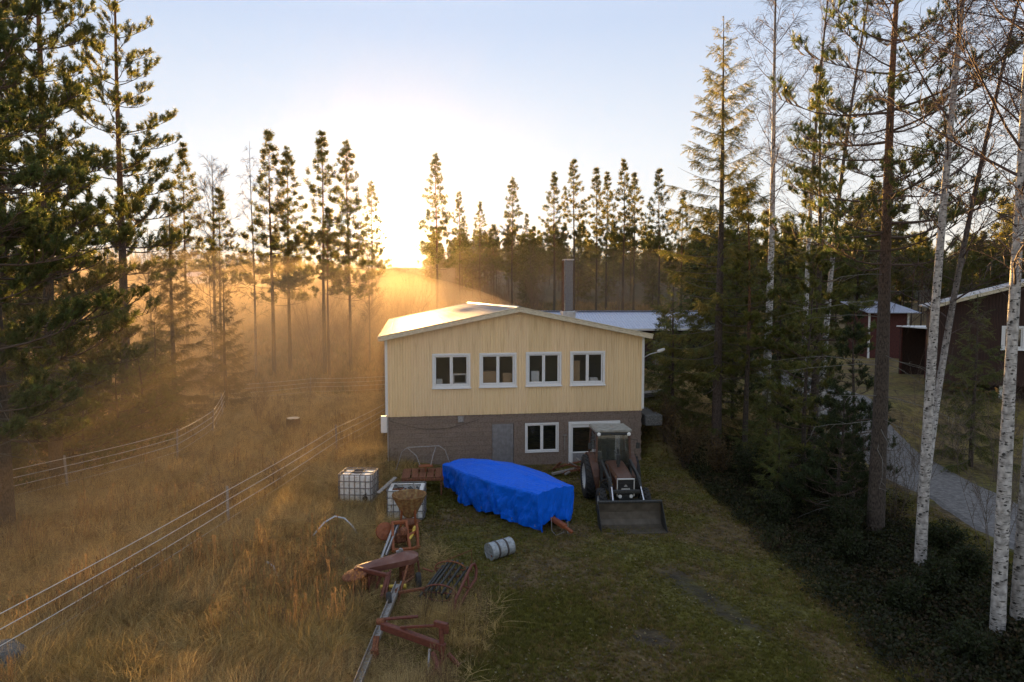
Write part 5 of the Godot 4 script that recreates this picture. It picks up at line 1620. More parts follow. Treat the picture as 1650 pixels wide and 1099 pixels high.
func grass() -> void:
	rng.seed = 91
	# short grass and moss on the yard
	var short := blades(9, 0.075, 0.012, 0.07, 0.9)
	var list := []; var cols := []
	while list.size() < 125000:
		var d := 8.0 + 33.5 * pow(rnd(0, 1), 1.35)
		var x := rnd(-0.42, 0.80) * maxf(d, 12.0)
		if x > 16 or not clear_of_things(x, d): continue
		var w := dryness(x, d)
		if rnd(0, 1) < w * 0.8 or rnd(0, 1) < rut(x, d) * 0.92: continue
		var p := patches.get_noise_2d(x * 1.7, -d * 1.7); var q := patches.get_noise_2d(x * 0.6 + 50, -d * 0.6)
		if rnd(0, 1) < ss(0.05, 0.45, p + q * 0.5) * 0.6: continue
		list.push_back(Transform3D(Basis(Vector3.UP, rnd(0, TAU)).scaled(Vector3.ONE * (rnd(0.6, 1.2) + 0.7 * ss(0.0, 0.5, q))), on(x, d, -0.008)))
		var f := rnd(0.55, 1.4)
		var c := Color(0.165 * f, 0.148 * f, 0.02 * f)
		if rnd(0, 1) < 0.30 + p * 0.9: c = Color(0.24 * f, 0.16 * f, 0.05 * f)
		cols.push_back(c)
	scatter("grass", short, list, cols, "short mossy green grass of the yard", "grass")
	# taller tussocks here and there in it
	var tussock := blades(16, 0.16, 0.012, 0.09, 0.9)
	list = []; cols = []
	while list.size() < 9000:
		var d := 8.0 + 30.0 * pow(rnd(0, 1), 1.3)
		var x := rnd(-0.42, 0.80) * maxf(d, 12.0)
		if x > 16 or not clear_of_things(x, d) or rnd(0, 1) < dryness(x, d) * 0.7 or rut(x, d) > 0.1: continue
		if patches.get_noise_2d(x * 2.6 + 11, d * 2.6) < 0.02: continue
		var f := rnd(0.6, 1.35)
		list.push_back(Transform3D(Basis(Vector3.UP, rnd(0, TAU)).scaled(Vector3.ONE * rnd(0.5, 1.1)), on(x, d, -0.01)))
		cols.push_back(Color(0.17 * f, 0.165 * f, 0.022 * f) if rnd(0, 1) < 0.7 else Color(0.30 * f, 0.21 * f, 0.07 * f))
	scatter("grass_tussocks", tussock, list, cols, "rough green tussocks standing out of the short yard grass", "grass")
	# withered grass and stalks among the bilberry
	var wither := blades(9, 0.5, 0.012, 0.18, 1.1, 3)
	list = []; cols = []
	for i in 1900:
		var d := rnd(9, 32)
		var x := 10.4 - 0.02 * d + rng.randfn() * 1.7
		if x > 14.0 or x < 7.6: continue
		var f := rnd(0.5, 1.2)
		list.push_back(Transform3D(Basis(Vector3.UP, rnd(0, TAU)).scaled(Vector3.ONE * rnd(0.5, 1.2)), on(x, d, -0.02)))
		cols.push_back(Color(0.20 * f, 0.14 * f, 0.06 * f))
	scatter("withered_grass", wither, list, cols, "withered brown grass standing among the bilberry in the ditch", "grass")
	# the tall dry grass on the left
	var tall := blades(22, 0.54, 0.0085, 0.24, 0.8, 3)
	list = []; cols = []
	while list.size() < 46000:
		var d := 8.0 + 55.0 * pow(rnd(0, 1), 1.5)
		var x := rnd(-0.85, 0.75) * maxf(d, 13.0)
		if not clear_of_things(x, d): continue
		var w := dryness(x, d)
		if x > 13 or rnd(0, 1) > w: continue
		var big := 0.58 + 0.5 * ss(-0.2, 0.5, patches.get_noise_2d(x * 0.9 + 9, d * 0.9))
		if d < 24 and x > -8 and x < -3: big *= 1.1
		if x < -9.5: big *= 0.62
		if x > 0: big *= 0.7
		var pt := patches.get_noise_2d(x * 0.55 + 70, d * 0.55)
		big *= 0.62 + 0.62 * ss(-0.35, 0.35, pt)
		big *= beside_iron(x, d)
		var f := rnd(0.55, 1.3)
		list.push_back(Transform3D(Basis.from_euler(Vector3(rnd(-0.3, 0.3), rnd(0, TAU), rnd(-0.3, 0.3))).scaled(Vector3(1, rnd(0.7, 1.2), 1) * big), on(x, d, -0.03)))
		var c := Color(0.62 * f, 0.435 * f, 0.15 * f)
		if rnd(0, 1) < 0.22 - pt * 0.8: c = Color(0.21 * f, 0.175 * f, 0.045 * f)
		if rnd(0, 1) < 0.15: c = Color(0.32 * f, 0.21 * f, 0.075 * f)
		cols.push_back(c)
	scatter("dry_grass", tall, list, cols, "tall dry straw-coloured grass over the left field", "grass")
	# grass that has been flattened by wind and rain
	var flat := blades(20, 0.75, 0.009, 0.25, 1.6, 4)
	list = []; cols = []
	while list.size() < 34000:
		var d := 8.0 + 43.0 * pow(rnd(0, 1), 1.4)
		var x := rnd(-0.85, 0.3) * d
		if not clear_of_things(x, d) or rnd(0, 1) > dryness(x, d): continue
		var p := patches.get_noise_2d(x * 1.3 + 30, d * 1.3)
		if p < rnd(-0.6, 0.1): continue
		var f := rnd(0.6, 1.35)
		list.push_back(Transform3D(Basis.from_euler(Vector3(rnd(-0.2, 0.2), p * 9.0 + rnd(-0.9, 0.9), rnd(0.5, 1.1))).scaled(Vector3.ONE * rnd(0.6, 1.2) * (0.5 + 0.5 * beside_iron(x, d))), on(x, d, 0.06)))
		cols.push_back(Color(0.62 * f, 0.46 * f, 0.20 * f) if rnd(0, 1) < 0.7 else Color(0.24 * f, 0.15 * f, 0.07 * f))
	scatter("flattened_grass", flat, list, cols, "matted pale straw flattened by wind in the left field", "grass")
	# dead stalks with seed heads standing above it
	var stalk := Buf.new()
	for i in 5:
		var at := Vector3(rnd(-0.15, 0.15), 0, rnd(-0.15, 0.15))
		var e := at + Vector3(rnd(-0.2, 0.2), rnd(0.6, 0.95), rnd(-0.2, 0.2))
		var s := Vector3(0.006, 0, 0.004)
		stalk.quad(at - s, at + s, e + s * 0.6, e - s * 0.6)
		for k in 6:
			var q := at.lerp(e, rnd(0.78, 1.02))
			var o := side_of(Vector3.UP)
			stalk.tri(q, q + o * 0.03 + Vector3.UP * 0.045, q + o * 0.02 + Vector3.UP * 0.06 + s)
	list = []; cols = []
	while list.size() < 1000:
		var d := 12.0 + 36.0 * pow(rnd(0, 1), 1.2)
		var x := rnd(-0.8, 0.25) * d
		if not clear_of_things(x, d) or rnd(0, 1) > dryness(x, d): continue
		if patches.get_noise_2d(x * 1.1 - 20, d * 1.1) < 0.05 or beside_iron(x, d) < 1.0: continue
		var f := rnd(0.5, 1.2)
		list.push_back(Transform3D(Basis(Vector3.UP, rnd(0, TAU)).scaled(Vector3.ONE * rnd(0.6, 1.15)), on(x, d, -0.02)))
		cols.push_back(Color(0.22 * f, 0.145 * f, 0.075 * f))
	scatter("dead_stalks", stalk, list, cols, "brown dead weed stalks with seed heads above the dry grass", "weeds")
	# the field behind, tuft by tuft but coarser
	var coarse := blades(12, 0.8, 0.05, 0.5, 0.6, 2)
	list = []; cols = []
	while list.size() < 22000:
		var d := rnd(52, 135)
		var x := rnd(-0.75, 0.4) * d
		if not clear_of_things(x, d): continue
		if d > 112 and x > -20: continue
		var f := rnd(0.6, 1.25)
		list.push_back(Transform3D(Basis(Vector3.UP, rnd(0, TAU)).scaled(Vector3.ONE * rnd(0.6, 1.2)), on(x, d, -0.05)))
		cols.push_back(Color(0.36 * f, 0.22 * f, 0.09 * f) if rnd(0, 1) < 0.75 else Color(0.13 * f, 0.12 * f, 0.03 * f))
	scatter("field_grass", coarse, list, cols, "coarse dry grass of the back field", "grass")


func litter() -> void:
	rng.seed = 95
	var leaf := Buf.new()
	leaf.tri(Vector3(-0.02, 0, 0), Vector3(0, 0.008, 0.035), Vector3(0.02, 0, 0)); leaf.tri(Vector3(-0.02, 0, 0), Vector3(0.02, 0, 0), Vector3(0, 0.01, -0.03))
	var list := []; var cols := []
	while list.size() < 5000:
		var d := 8.5 + 27.0 * pow(rnd(0, 1), 1.3)
		var x := rnd(-0.4, 0.75) * d
		if x > 15 or not clear_of_things(x, d): continue
		list.push_back(Transform3D(Basis.from_euler(Vector3(rnd(-0.6, 0.6), rnd(0, TAU), rnd(-0.6, 0.6))).scaled(Vector3.ONE * rnd(0.6, 1.3)), on(x, d, 0.045)))
		var f := rnd(0.5, 1.5)
		cols.push_back(Color(0.26 * f, 0.20 * f, 0.10 * f) if rnd(0, 1) < 0.7 else Color(0.26 * f, 0.24 * f, 0.14 * f))
	scatter("leaf_litter", leaf, list, cols, "small fallen birch leaves strewn over the yard", "leaves")


# ---- fences ----------------------------------------------------------------------------------------------------------------------------

func fence(posts: Array, label: String, heights: Array, post_h: float) -> void:
	var f := thing("wire_fence", label, "fence")
	for p in posts:
		var b := Buf.new()
		var at := on(p[0], p[1])
		var lean := Vector3(rnd(-0.05, 0.05), 1, rnd(-0.04, 0.04)).normalized()
		b.tube(PackedVector3Array([at - lean * 0.3, at + lean * post_h * 0.5, at + lean * post_h]), PackedFloat32Array([0.05, 0.046, 0.042]), 8, [], Color.WHITE, 1.0, true)
		obj("post", b, M.old_wood, f)
	for hh in heights:
		var b := Buf.new()
		var pts := []
		for i in posts.size() - 1:
			for k in 8:
				var t := k / 8.0
				var x: float = lerpf(posts[i][0], posts[i + 1][0], t); var d: float = lerpf(posts[i][1], posts[i + 1][1], t)
				var y0 := gy(posts[i][0], -posts[i][1]); var y1 := gy(posts[i + 1][0], -posts[i + 1][1])
				pts.push_back(Vector3(x + 0.05, lerpf(y0, y1, t) + hh - 0.05 * sin(t * PI), -d))
		pts.push_back(on(posts[-1][0], posts[-1][1], hh))
		b.path(pts, 0.011 if hh > 0.5 else 0.007, 5)
		obj("wire", b, M.wire, f)


func fences() -> void:
	M.wire = plain(lin(0.62, 0.60, 0.56), 0.45)
	rng.seed = 41
	fence([[-10.35, 11.2], [-9.23, 21.78], [-8.18, 31.5], [-7.3, 41.0], [-6.6, 50.0]], "wire fence running from the lower left corner towards the left side of the house", [0.30, 0.62, 0.95, 1.26], 1.36)
	fence([[-19.8, 21.0], [-17.2, 26.0], [-15.4, 31.0], [-16.4, 37.0], [-18.4, 43.0], [-20.1, 47.7], [-15.0, 50.5], [-9.5, 52.0]], "far wire fence that turns a corner in the middle of the left field", [0.35, 0.7, 1.0, 1.3], 1.4)
	var s := thing("tree_stump", "cut tree stump standing alone in the dry grass of the left field", "stump", on(-12.48, 38.6))
	var b := Buf.new()
	var prof := [Vector2(0.55, -0.1), Vector2(0.44, 0.08), Vector2(0.38, 0.25), Vector2(0.36, 0.62)]
	b.lathe(prof, 14, Transform3D(), Color(0.11, 0.085, 0.065))
	for i in b.v.size(): b.v[i] += Vector3(b.v[i].x, 0, b.v[i].z).normalized() * 0.03 * sin(atan2(b.v[i].x, b.v[i].z) * 5.0)
	obj("bark", b, M.bark, s)
	b = Buf.new(); b.lathe([Vector2(0.37, 0.60), Vector2(0.36, 0.63), Vector2(0.0, 0.64)], 14)
	obj("cut_face", b, M.pale_wood, s)
	# the boulder in the corner
	var r := Buf.new()
	var sp := SphereMesh.new(); sp.radial_segments = 40; sp.rings = 24
	var arr := sp.get_mesh_arrays()
	var nn := FastNoiseLite.new(); nn.seed = 8; nn.frequency = 0.9; nn.fractal_octaves = 4; nn.noise_type = FastNoiseLite.TYPE_CELLULAR
	var n2 := FastNoiseLite.new(); n2.seed = 3; n2.frequency = 1.6; n2.fractal_octaves = 4
	for i in arr[Mesh.ARRAY_INDEX]:
		var p: Vector3 = arr[Mesh.ARRAY_VERTEX][i]
		p = p * 2.0
		p *= 1.0 + 0.22 * nn.get_noise_3dv(p * 0.9) + 0.13 * n2.get_noise_3dv(p * 1.4)
		r.v.push_back(Vector3(p.x * 0.95, clampf(p.y, -0.8, 0.62) * 0.75, p.z * 0.75)); r.c.push_back(Color.WHITE)
	var ro := obj("boulder", r, M.stone, null, Transform3D(Basis(Vector3.UP, 0.5).scaled(Vector3.ONE * 0.8), on(-10.3, 13.0, 0.15)))
	tag(ro, "grey rough boulder in the lower left corner", "boulder")
	# the two lengths of pale hose in the grass
	var hs := Buf.new()
	hs.path([on(-6.15, 20.7, 0.1), on(-6.0, 21.4, 0.28), on(-5.75, 21.75, 0.38), on(-5.4, 21.6, 0.36), on(-5.05, 21.2, 0.22), on(-4.85, 20.9, 0.1)], 0.028, 8)
	var ho := obj("plastic_pipe", hs, M.pale_plastic)
	tag(ho, "curved pale plastic pipe arching over the grass below the intact tank", "pipe")
	hs = Buf.new()
	hs.path([on(-6.75, 18.35, 0.25), on(-6.5, 18.1, 0.24), on(-6.2, 17.6, 0.14), on(-5.95, 17.35, 0.06)], 0.03, 8)
	ho = obj("plastic_pipe", hs, M.pale_plastic)
	tag(ho, "short straight pale pipe lying in the tall dry grass on the left", "pipe")
	# planks stacked on the bank
	var pk := thing("plank_stack", "weathered planks stacked on the bank behind the right corner of the house", "planks", on(7.5, 37.5, 0.1), 35)
	for i in 9:
		var pb := Buf.new()
		bx(pb, Vector3(rnd(-0.15, 0.15), 0.05 + (i / 3) * 0.09, (i % 3) * 0.24 - 0.24), Vector3(3.2, 0.05, 0.2), Vector3(0, rnd(-4, 4), rnd(-1, 1)))
		obj("plank", pb, M.old_wood, pk)
	var blk := Buf.new()
	bx(blk, Vector3(0, 0, 0), Vector3(0.8, 0.5, 2.6), Vector3.ZERO, Color.WHITE, 0.03)
	var bo := obj("retaining_wall", blk, M.stone, null, Transform3D(Basis(Vector3.UP, deg_to_rad(9.04)), Vector3(6.3, 1.85, -32.2)))
	tag(bo, "short concrete retaining wall stub against the right corner of the basement", "wall")
	# broken timber along the wall
	var hp := thing("scrap_timber", "dark broken timber heaped against the basement wall behind the blue tarpaulin", "timber", on(2.6, 28.3), 6)
	for i in 11:
		var pb := Buf.new()
		bar(pb, Vector3(rnd(-1.2, 1.0), rnd(0.05, 0.3), rnd(-0.3, 0.3)), Vector3(rnd(-1.0, 1.3), rnd(0.1, 0.75), rnd(-0.3, 0.4)), rnd(0.06, 0.16), rnd(0.03, 0.1))
		obj("plank", pb, M.old_wood if i % 3 == 0 else M.rust, hp)


# ---- the tractor -----------------------------------------------------------------------------------------------------------------------

func wheel(parent: Node, called: String, at: Vector3, r: float, w: float, rim_r: float, lugs: int) -> void:
	# axle along x
	var turn := Transform3D(Basis(Vector3(0, 0, 1), PI / 2), at)
	var t := Buf.new()
	var h := w / 2
	t.lathe([Vector2(rim_r, -h * 0.8), Vector2(rim_r + 0.04, -h * 0.95), Vector2((r + rim_r) / 2, -h * 1.02), Vector2(r * 0.93, -h * 0.92), Vector2(r * 0.965, -h * 0.6), Vector2(r * 0.975, 0), Vector2(r * 0.965, h * 0.6), Vector2(r * 0.93, h * 0.92), Vector2((r + rim_r) / 2, h * 1.02), Vector2(rim_r + 0.04, h * 0.95), Vector2(rim_r, h * 0.8)], 40, turn)
	var hub := Node3D.new()
	hub.name = called
	var k := 0
	while parent.has_node(NodePath(String(hub.name))):
		k += 1
		hub.name = "%s_%03d" % [called, k]
	parent.add_child(hub, true)
	obj("tyre", t, M.rubber, hub)
	if lugs:
		var l := Buf.new()
		for i in lugs:
			for s in [-1.0, 1.0]:
				var a: float = TAU * (i + (0.25 if s > 0 else -0.25)) / lugs
				var spin := Transform3D(Basis(Vector3.RIGHT, a), at)
				l.add(box_shape(Vector3(h * 1.02, 0.05, 0.055), 0.012), spin * Transform3D(Basis.from_euler(Vector3(0, s * 0.75, 0)), Vector3(s * h * 0.48, r * 0.975, 0)), Color.WHITE)
		obj("tread", l, M.rubber, hub)
	var m := Buf.new()
	m.lathe([Vector2(rim_r + 0.015, -h * 0.85), Vector2(rim_r - 0.03, -h * 0.7), Vector2(rim_r * 0.8, -h * 0.25), Vector2(rim_r * 0.45, -h * 0.2), Vector2(rim_r * 0.4, -h * 0.45), Vector2(0.0, -h * 0.5)], 28, turn)
	m.lathe([Vector2(rim_r + 0.015, h * 0.85), Vector2(rim_r - 0.03, h * 0.7), Vector2(rim_r * 0.8, h * 0.25), Vector2(rim_r * 0.45, h * 0.2), Vector2(rim_r * 0.4, h * 0.45), Vector2(0.0, h * 0.5)], 28, turn)
	for i in 8:
		var a := TAU * i / 8
		for s in [-1.0, 1.0]:
			m.lathe([Vector2(0.018, -0.02), Vector2(0.018, 0.02), Vector2(0, 0.02)], 6, turn * Transform3D(Basis(), Vector3(cos(a) * rim_r * 0.6, s * h * 0.25, sin(a) * rim_r * 0.6)))
	obj("rim", m, M.rim, hub)


func tractor() -> void:
	var t := thing("tractor", "old red tractor with cab and front loader parked before the double door", "tractor", on(3.66, 25.15, 0.0), 3.2)
	t.position.y = 0.02
	for s in [-1.0, 1.0]:
		wheel(t, "rear_wheel", Vector3(s * 0.80, 0.80, 0), 0.80, 0.42, 0.46, 22)
		wheel(t, "front_wheel", Vector3(s * 0.74, 0.48, 2.28), 0.48, 0.27, 0.24, 18)
	# body under the bonnet, axles
	var b := Buf.new()
	bx(b, Vector3(0, 0.80, 0.9), Vector3(0.42, 0.5, 2.6), Vector3.ZERO, Color.WHITE, 0.05); bx(b, Vector3(0, 0.8, 0), Vector3(1.2, 0.26, 0.3), Vector3.ZERO, Color.WHITE, 0.05)
	bx(b, Vector3(0, 0.52, 2.28), Vector3(1.25, 0.14, 0.16), Vector3.ZERO, Color.WHITE, 0.03); bx(b, Vector3(0, 0.72, 2.4), Vector3(0.5, 0.34, 0.5), Vector3.ZERO, Color.WHITE, 0.04)
	bx(b, Vector3(0.36, 0.72, 1.1), Vector3(0.26, 0.34, 0.7), Vector3.ZERO, Color.WHITE, 0.04); bx(b, Vector3(-0.36, 0.78, 1.0), Vector3(0.26, 0.3, 0.6), Vector3.ZERO, Color.WHITE, 0.04)
	for s in [-1.0, 1.0]:
		bx(b, Vector3(s * 0.52, 0.5, 0.72), Vector3(0.3, 0.04, 0.32)); bar(b, Vector3(s * 0.5, 0.5, 0.72), Vector3(s * 0.42, 0.95, 0.6), 0.04, 0.04)
	obj("chassis", b, M.dark, t)
	# bonnet: a shaped hood that falls slightly to the nose
	b = Buf.new()
	var sec := func(z: float, w: float, y0: float, y1: float) -> Array:
		return [Vector3(-w, y0, z), Vector3(-w, y1 - 0.10, z), Vector3(-w + 0.07, y1 - 0.02, z), Vector3(-w * 0.3, y1, z), Vector3(w * 0.3, y1, z), Vector3(w - 0.07, y1 - 0.02, z), Vector3(w, y1 - 0.10, z), Vector3(w, y0, z)]
	var secs := [sec.call(0.72, 0.36, 1.0, 1.56), sec.call(1.5, 0.34, 1.0, 1.53), sec.call(2.3, 0.31, 1.0, 1.46), sec.call(2.62, 0.295, 1.0, 1.40)]
	for i in 3:
		for j in 7: b.quad(secs[i][j], secs[i + 1][j], secs[i + 1][j + 1], secs[i][j + 1])
	obj("bonnet", b, M.tractor_red, t)
	b = Buf.new()
	for j in range(1, 6): b.tri(secs[3][0], secs[3][j], secs[3][j + 1])
	b.tri(secs[3][0], secs[3][6], secs[3][7])
	bx(b, Vector3(0, 0.92, 2.58), Vector3(0.56, 0.34, 0.12), Vector3.ZERO, Color.WHITE, 0.02)
	for k in 9: bx(b, Vector3(0, 0.86 + k * 0.045, 2.645), Vector3(0.46, 0.012, 0.02))
	var gr := obj("grille", b, M.black, t)
	b = Buf.new()
	bx(b, Vector3(0, 1.385, 2.655), Vector3(0.60, 0.045, 0.06), Vector3.ZERO, Color.WHITE, 0.012)
	for s in [-1.0, 1.0]: bx(b, Vector3(s * 0.285, 1.08, 2.65), Vector3(0.03, 0.56, 0.05), Vector3.ZERO, Color.WHITE, 0.01)
	obj("grille_trim", b, M.rim, gr)
	b = Buf.new()
	bx(b, Vector3(0, 1.02, 2.663), Vector3(0.30, 0.06, 0.012), Vector3.ZERO, Color.WHITE, 0.003)
	for k in 7: bx(b, Vector3(-0.12 + k * 0.04, 1.065, 2.663), Vector3(0.022, 0.03, 0.012), Vector3.ZERO, Color.WHITE, 0.003)
	for k in 3: bx(b, Vector3(0, 1.14 + k * 0.024, 2.663), Vector3(0.12 - k * 0.034, 0.012, 0.012), Vector3.ZERO, Color.WHITE, 0.003)
	obj("badge", b, M.rim, gr)
	for s in [-1.0, 1.0]:
		b = Buf.new()
		b.lathe([Vector2(0.0, 0.02), Vector2(0.055, 0.015), Vector2(0.065, 0.0), Vector2(0.06, -0.06), Vector2(0, -0.06)], 14, Transform3D(Basis(Vector3.RIGHT, PI / 2), Vector3(s * 0.19, 0.80, 2.66)))
		obj("headlight", b, M.lamp_glass, t)
	# cab
	var lo := 1.18; var hi := 2.50
	b = Buf.new()
	var c := [Vector3(-0.62, lo, 0.62), Vector3(0.62, lo, 0.62), Vector3(0.70, lo, -0.62), Vector3(-0.70, lo, -0.62)]
	var u := [Vector3(-0.60, hi, 0.50), Vector3(0.60, hi, 0.50), Vector3(0.62, hi, -0.62), Vector3(-0.62, hi, -0.62)]
	for i in 4: bar(b, c[i], u[i], 0.075, 0.075, Color.WHITE, 0.015)
	for i in 4:
		bar(b, c[i] - Vector3(0, 0.02, 0), c[(i + 1) % 4] - Vector3(0, 0.02, 0), 0.07, 0.09, Color.WHITE, 0.015); bar(b, u[i], u[(i + 1) % 4], 0.06, 0.07, Color.WHITE, 0.015)
	for s in [0, 1]:
		bar(b, c[s].lerp(c[3 - s], 0.12) + Vector3(0, 0.3, 0), u[s].lerp(u[3 - s], 0.5), 0.03, 0.03)
	bx(b, Vector3(0, 1.0, 0.2), Vector3(1.1, 0.35, 0.9), Vector3.ZERO, Color.WHITE, 0.03)
	var cab := obj("cab", b, M.tractor_red, t)
	for i in 4:
		b = Buf.new()
		var j := (i + 1) % 4
		var inw: Vector3 = (c[i] + c[j] + u[i] + u[j]) / 4.0
		var q := [c[i], c[j], u[j], u[i]]
		var n: Vector3 = (q[1] - q[0]).cross(q[3] - q[0]).normalized() * 0.004
		for k in 4: q[k] = inw + (q[k] - inw) * 0.95
		b.quad(q[0] + n, q[3] + n, q[2] + n, q[1] + n); b.quad(q[0] - n, q[1] - n, q[2] - n, q[3] - n)
		for k in 4: b.quad(q[k] + n, q[(k + 1) % 4] + n, q[(k + 1) % 4] - n, q[k] - n)
		obj("pane", b, M.cab_glass, cab)
	b = Buf.new()
	bx(b, Vector3(0, hi + 0.09, -0.06), Vector3(1.36, 0.14, 1.34), Vector3(-1.5, 0, 0), Color.WHITE, 0.045); bx(b, Vector3(0.05, hi + 0.175, -0.1), Vector3(0.12, 0.03, 0.2), Vector3.ZERO, Color.WHITE, 0.01)
	obj("cab_roof", b, M.cab_roof, t)
	b = Buf.new(); bx(b, Vector3(0, hi - 0.01, 0.6), Vector3(1.28, 0.07, 0.1), Vector3.ZERO, Color.WHITE, 0.02)
	obj("visor", b, M.dark, t)
	for s in [-1.0, 1.0]:
		b = Buf.new()
		b.lathe([Vector2(0.0, 0.03), Vector2(0.06, 0.02), Vector2(0.07, 0.0), Vector2(0.05, -0.07), Vector2(0, -0.08)], 14, Transform3D(Basis(Vector3.RIGHT, PI / 2), Vector3(s * 0.55, hi - 0.0, 0.67)))
		obj("work_light", b, M.lamp_glass, t)
		b = Buf.new()
		b.path([Vector3(s * 0.64, hi - 0.2, 0.55), Vector3(s * 0.86, hi - 0.22, 0.66), Vector3(s * 0.88, hi - 0.42, 0.66)], 0.012, 6); bx(b, Vector3(s * 0.88, hi - 0.42, 0.68), Vector3(0.14, 0.22, 0.03), Vector3.ZERO, Color.WHITE, 0.012)
		obj("mirror", b, M.dark, t)
		b = Buf.new(); b.lathe([Vector2(0.0, 0.03), Vector2(0.05, 0.02), Vector2(0.06, 0.0), Vector2(0.04, -0.06), Vector2(0, -0.06)], 12, Transform3D(Basis(Vector3.RIGHT, PI / 2), Vector3(s * 0.66, 1.08, 0.72)))
		obj("side_light", b, M.lamp_glass, t)
	# seat and steering wheel
	b = Buf.new(); bx(b, Vector3(0, 1.28, -0.22), Vector3(0.5, 0.12, 0.46), Vector3.ZERO, Color.WHITE, 0.05); bx(b, Vector3(0, 1.6, -0.45), Vector3(0.46, 0.6, 0.12), Vector3(-8, 0, 0), Color.WHITE, 0.05)
	obj("seat", b, M.black, t)
	b = Buf.new()
	var ring := []
	for k in 17: ring.push_back(Vector3(0, 1.66, 0.26) + Vector3(cos(TAU * k / 16) * 0.2, sin(TAU * k / 16) * 0.1, sin(TAU * k / 16) * -0.17))
	b.path(ring, 0.015, 6); b.pipe(Vector3(0, 1.66, 0.26), Vector3(0, 1.2, 0.46), 0.025)
	obj("steering_wheel", b, M.black, t)
	# mudguards over the rear wheels: curved sheet with a long front skirt
	for s in [-1.0, 1.0]:
		b = Buf.new()
		var arc := []
		for k in 10:
			var a := lerpf(2.5, -0.05, k / 9.0)
			arc.push_back(Vector2(cos(a) * 0.92, 0.80 + sin(a) * 0.90))
		arc.push_back(Vector2(0.90, 0.55))
		for k in arc.size() - 1:
			var p: Vector2 = arc[k]; var q: Vector2 = arc[k + 1]
			var x0: float = s * 0.57; var x1: float = s * (0.86 if k < 6 else lerpf(0.86, 0.68, (k - 6) / 4.0)); var x2: float = s * (0.86 if k < 5 else lerpf(0.86, 0.68, (k - 5) / 4.0))
			b.quad(Vector3(x0, p.y, p.x), Vector3(x0, q.y, q.x), Vector3(x2, q.y, q.x), Vector3(x1, p.y, p.x))
			b.quad(Vector3(x1, p.y, p.x), Vector3(x2, q.y, q.x), Vector3(x2, q.y - 0.07, q.x * 0.97), Vector3(x1, p.y - 0.07, p.x * 0.97))
			b.quad(Vector3(x0, p.y - 0.015, p.x), Vector3(x0, q.y - 0.015, q.x), Vector3(x2, q.y - 0.015, q.x), Vector3(x1, p.y - 0.015, p.x))
			b.quad(Vector3(x0, p.y, p.x), Vector3(x0, q.y, q.x), Vector3(x0, maxf(0.9, q.y - 0.5), q.x * 0.8), Vector3(x0, maxf(0.9, p.y - 0.5), p.x * 0.8))
		obj("mudguard", b, M.tractor_red, t)
	# exhaust and air stack
	b = Buf.new()
	b.lathe([Vector2(0.045, 1.5), Vector2(0.045, 1.62), Vector2(0.075, 1.64), Vector2(0.075, 1.95), Vector2(0.045, 1.98), Vector2(0.04, 2.16), Vector2(0.03, 2.16), Vector2(0.03, 2.0)], 14, Transform3D(Basis(), Vector3(-0.02, 0, 1.55)))
	obj("exhaust", b, M.dark, t)
	# loader: towers, arms, cross tube, lift rods and bucket
	var ld := Node3D.new(); ld.name = "front_loader"; t.add_child(ld)
	b = Buf.new()
	for s in [-1.0, 1.0]:
		bar(b, Vector3(s * 0.52, 0.62, 1.15), Vector3(s * 0.52, 1.62, 0.98), 0.09, 0.2, Color.WHITE, 0.012)
		bar(b, Vector3(s * 0.52, 1.60, 0.98), Vector3(s * 0.52, 1.30, 2.45), 0.08, 0.15, Color.WHITE, 0.012); bar(b, Vector3(s * 0.52, 1.34, 2.38), Vector3(s * 0.52, 0.42, 3.15), 0.08, 0.15, Color.WHITE, 0.012)
		bar(b, Vector3(s * 0.52, 0.8, 1.2), Vector3(s * 0.3, 0.75, 2.3), 0.07, 0.1)
	bx(b, Vector3(0, 0.98, 2.72), Vector3(1.06, 0.12, 0.12), Vector3.ZERO, Color.WHITE, 0.02)
	bx(b, Vector3(0, 0.62, 3.16), Vector3(1.25, 0.08, 0.08), Vector3.ZERO, Color.WHITE, 0.02)
	obj("lift_arm", b, M.dark, ld)
	for s in [-1.0, 1.0]:
		b = Buf.new(); b.pipe(Vector3(s * 0.52, 0.95, 1.3), Vector3(s * 0.52, 1.2, 2.0), 0.045); b.pipe(Vector3(s * 0.47, 1.38, 2.35), Vector3(s * 0.49, 1.14, 2.74), 0.045)
		obj("cylinder", b, M.dark, ld)
		b = Buf.new(); b.pipe(Vector3(s * 0.49, 1.16, 2.72), Vector3(s * 0.52, 0.66, 3.2), 0.028, 10); b.pipe(Vector3(s * 0.52, 1.2, 2.0), Vector3(s * 0.52, 1.28, 2.3), 0.025, 10)
		obj("piston_rod", b, M.chrome, ld)
	# bucket: a curved trough open to the front
	var prof := [Vector2(3.30, 0.80), Vector2(3.22, 0.74), Vector2(3.20, 0.45), Vector2(3.24, 0.22), Vector2(3.34, 0.07), Vector2(3.50, 0.02), Vector2(4.02, 0.0)]
	b = Buf.new()
	var w := 1.04
	for i in prof.size() - 1:
		var p: Vector2 = prof[i]; var q: Vector2 = prof[i + 1]
		var nn := Vector2(q.y - p.y, p.x - q.x).normalized() * 0.012
		b.quad(Vector3(-w, p.y, p.x), Vector3(w, p.y, p.x), Vector3(w, q.y, q.x), Vector3(-w, q.y, q.x))
		b.quad(Vector3(-w, p.y + nn.y, p.x + nn.x), Vector3(w, p.y + nn.y, p.x + nn.x), Vector3(w, q.y + nn.y, q.x + nn.x), Vector3(-w, q.y + nn.y, q.x + nn.x))
	bx(b, Vector3(0, 0.012, 3.98), Vector3(2 * w, 0.02, 0.16), Vector3(0, 0, 0), Color.WHITE, 0.004)
	obj("bucket", b, M.plate, ld)
	b = Buf.new()
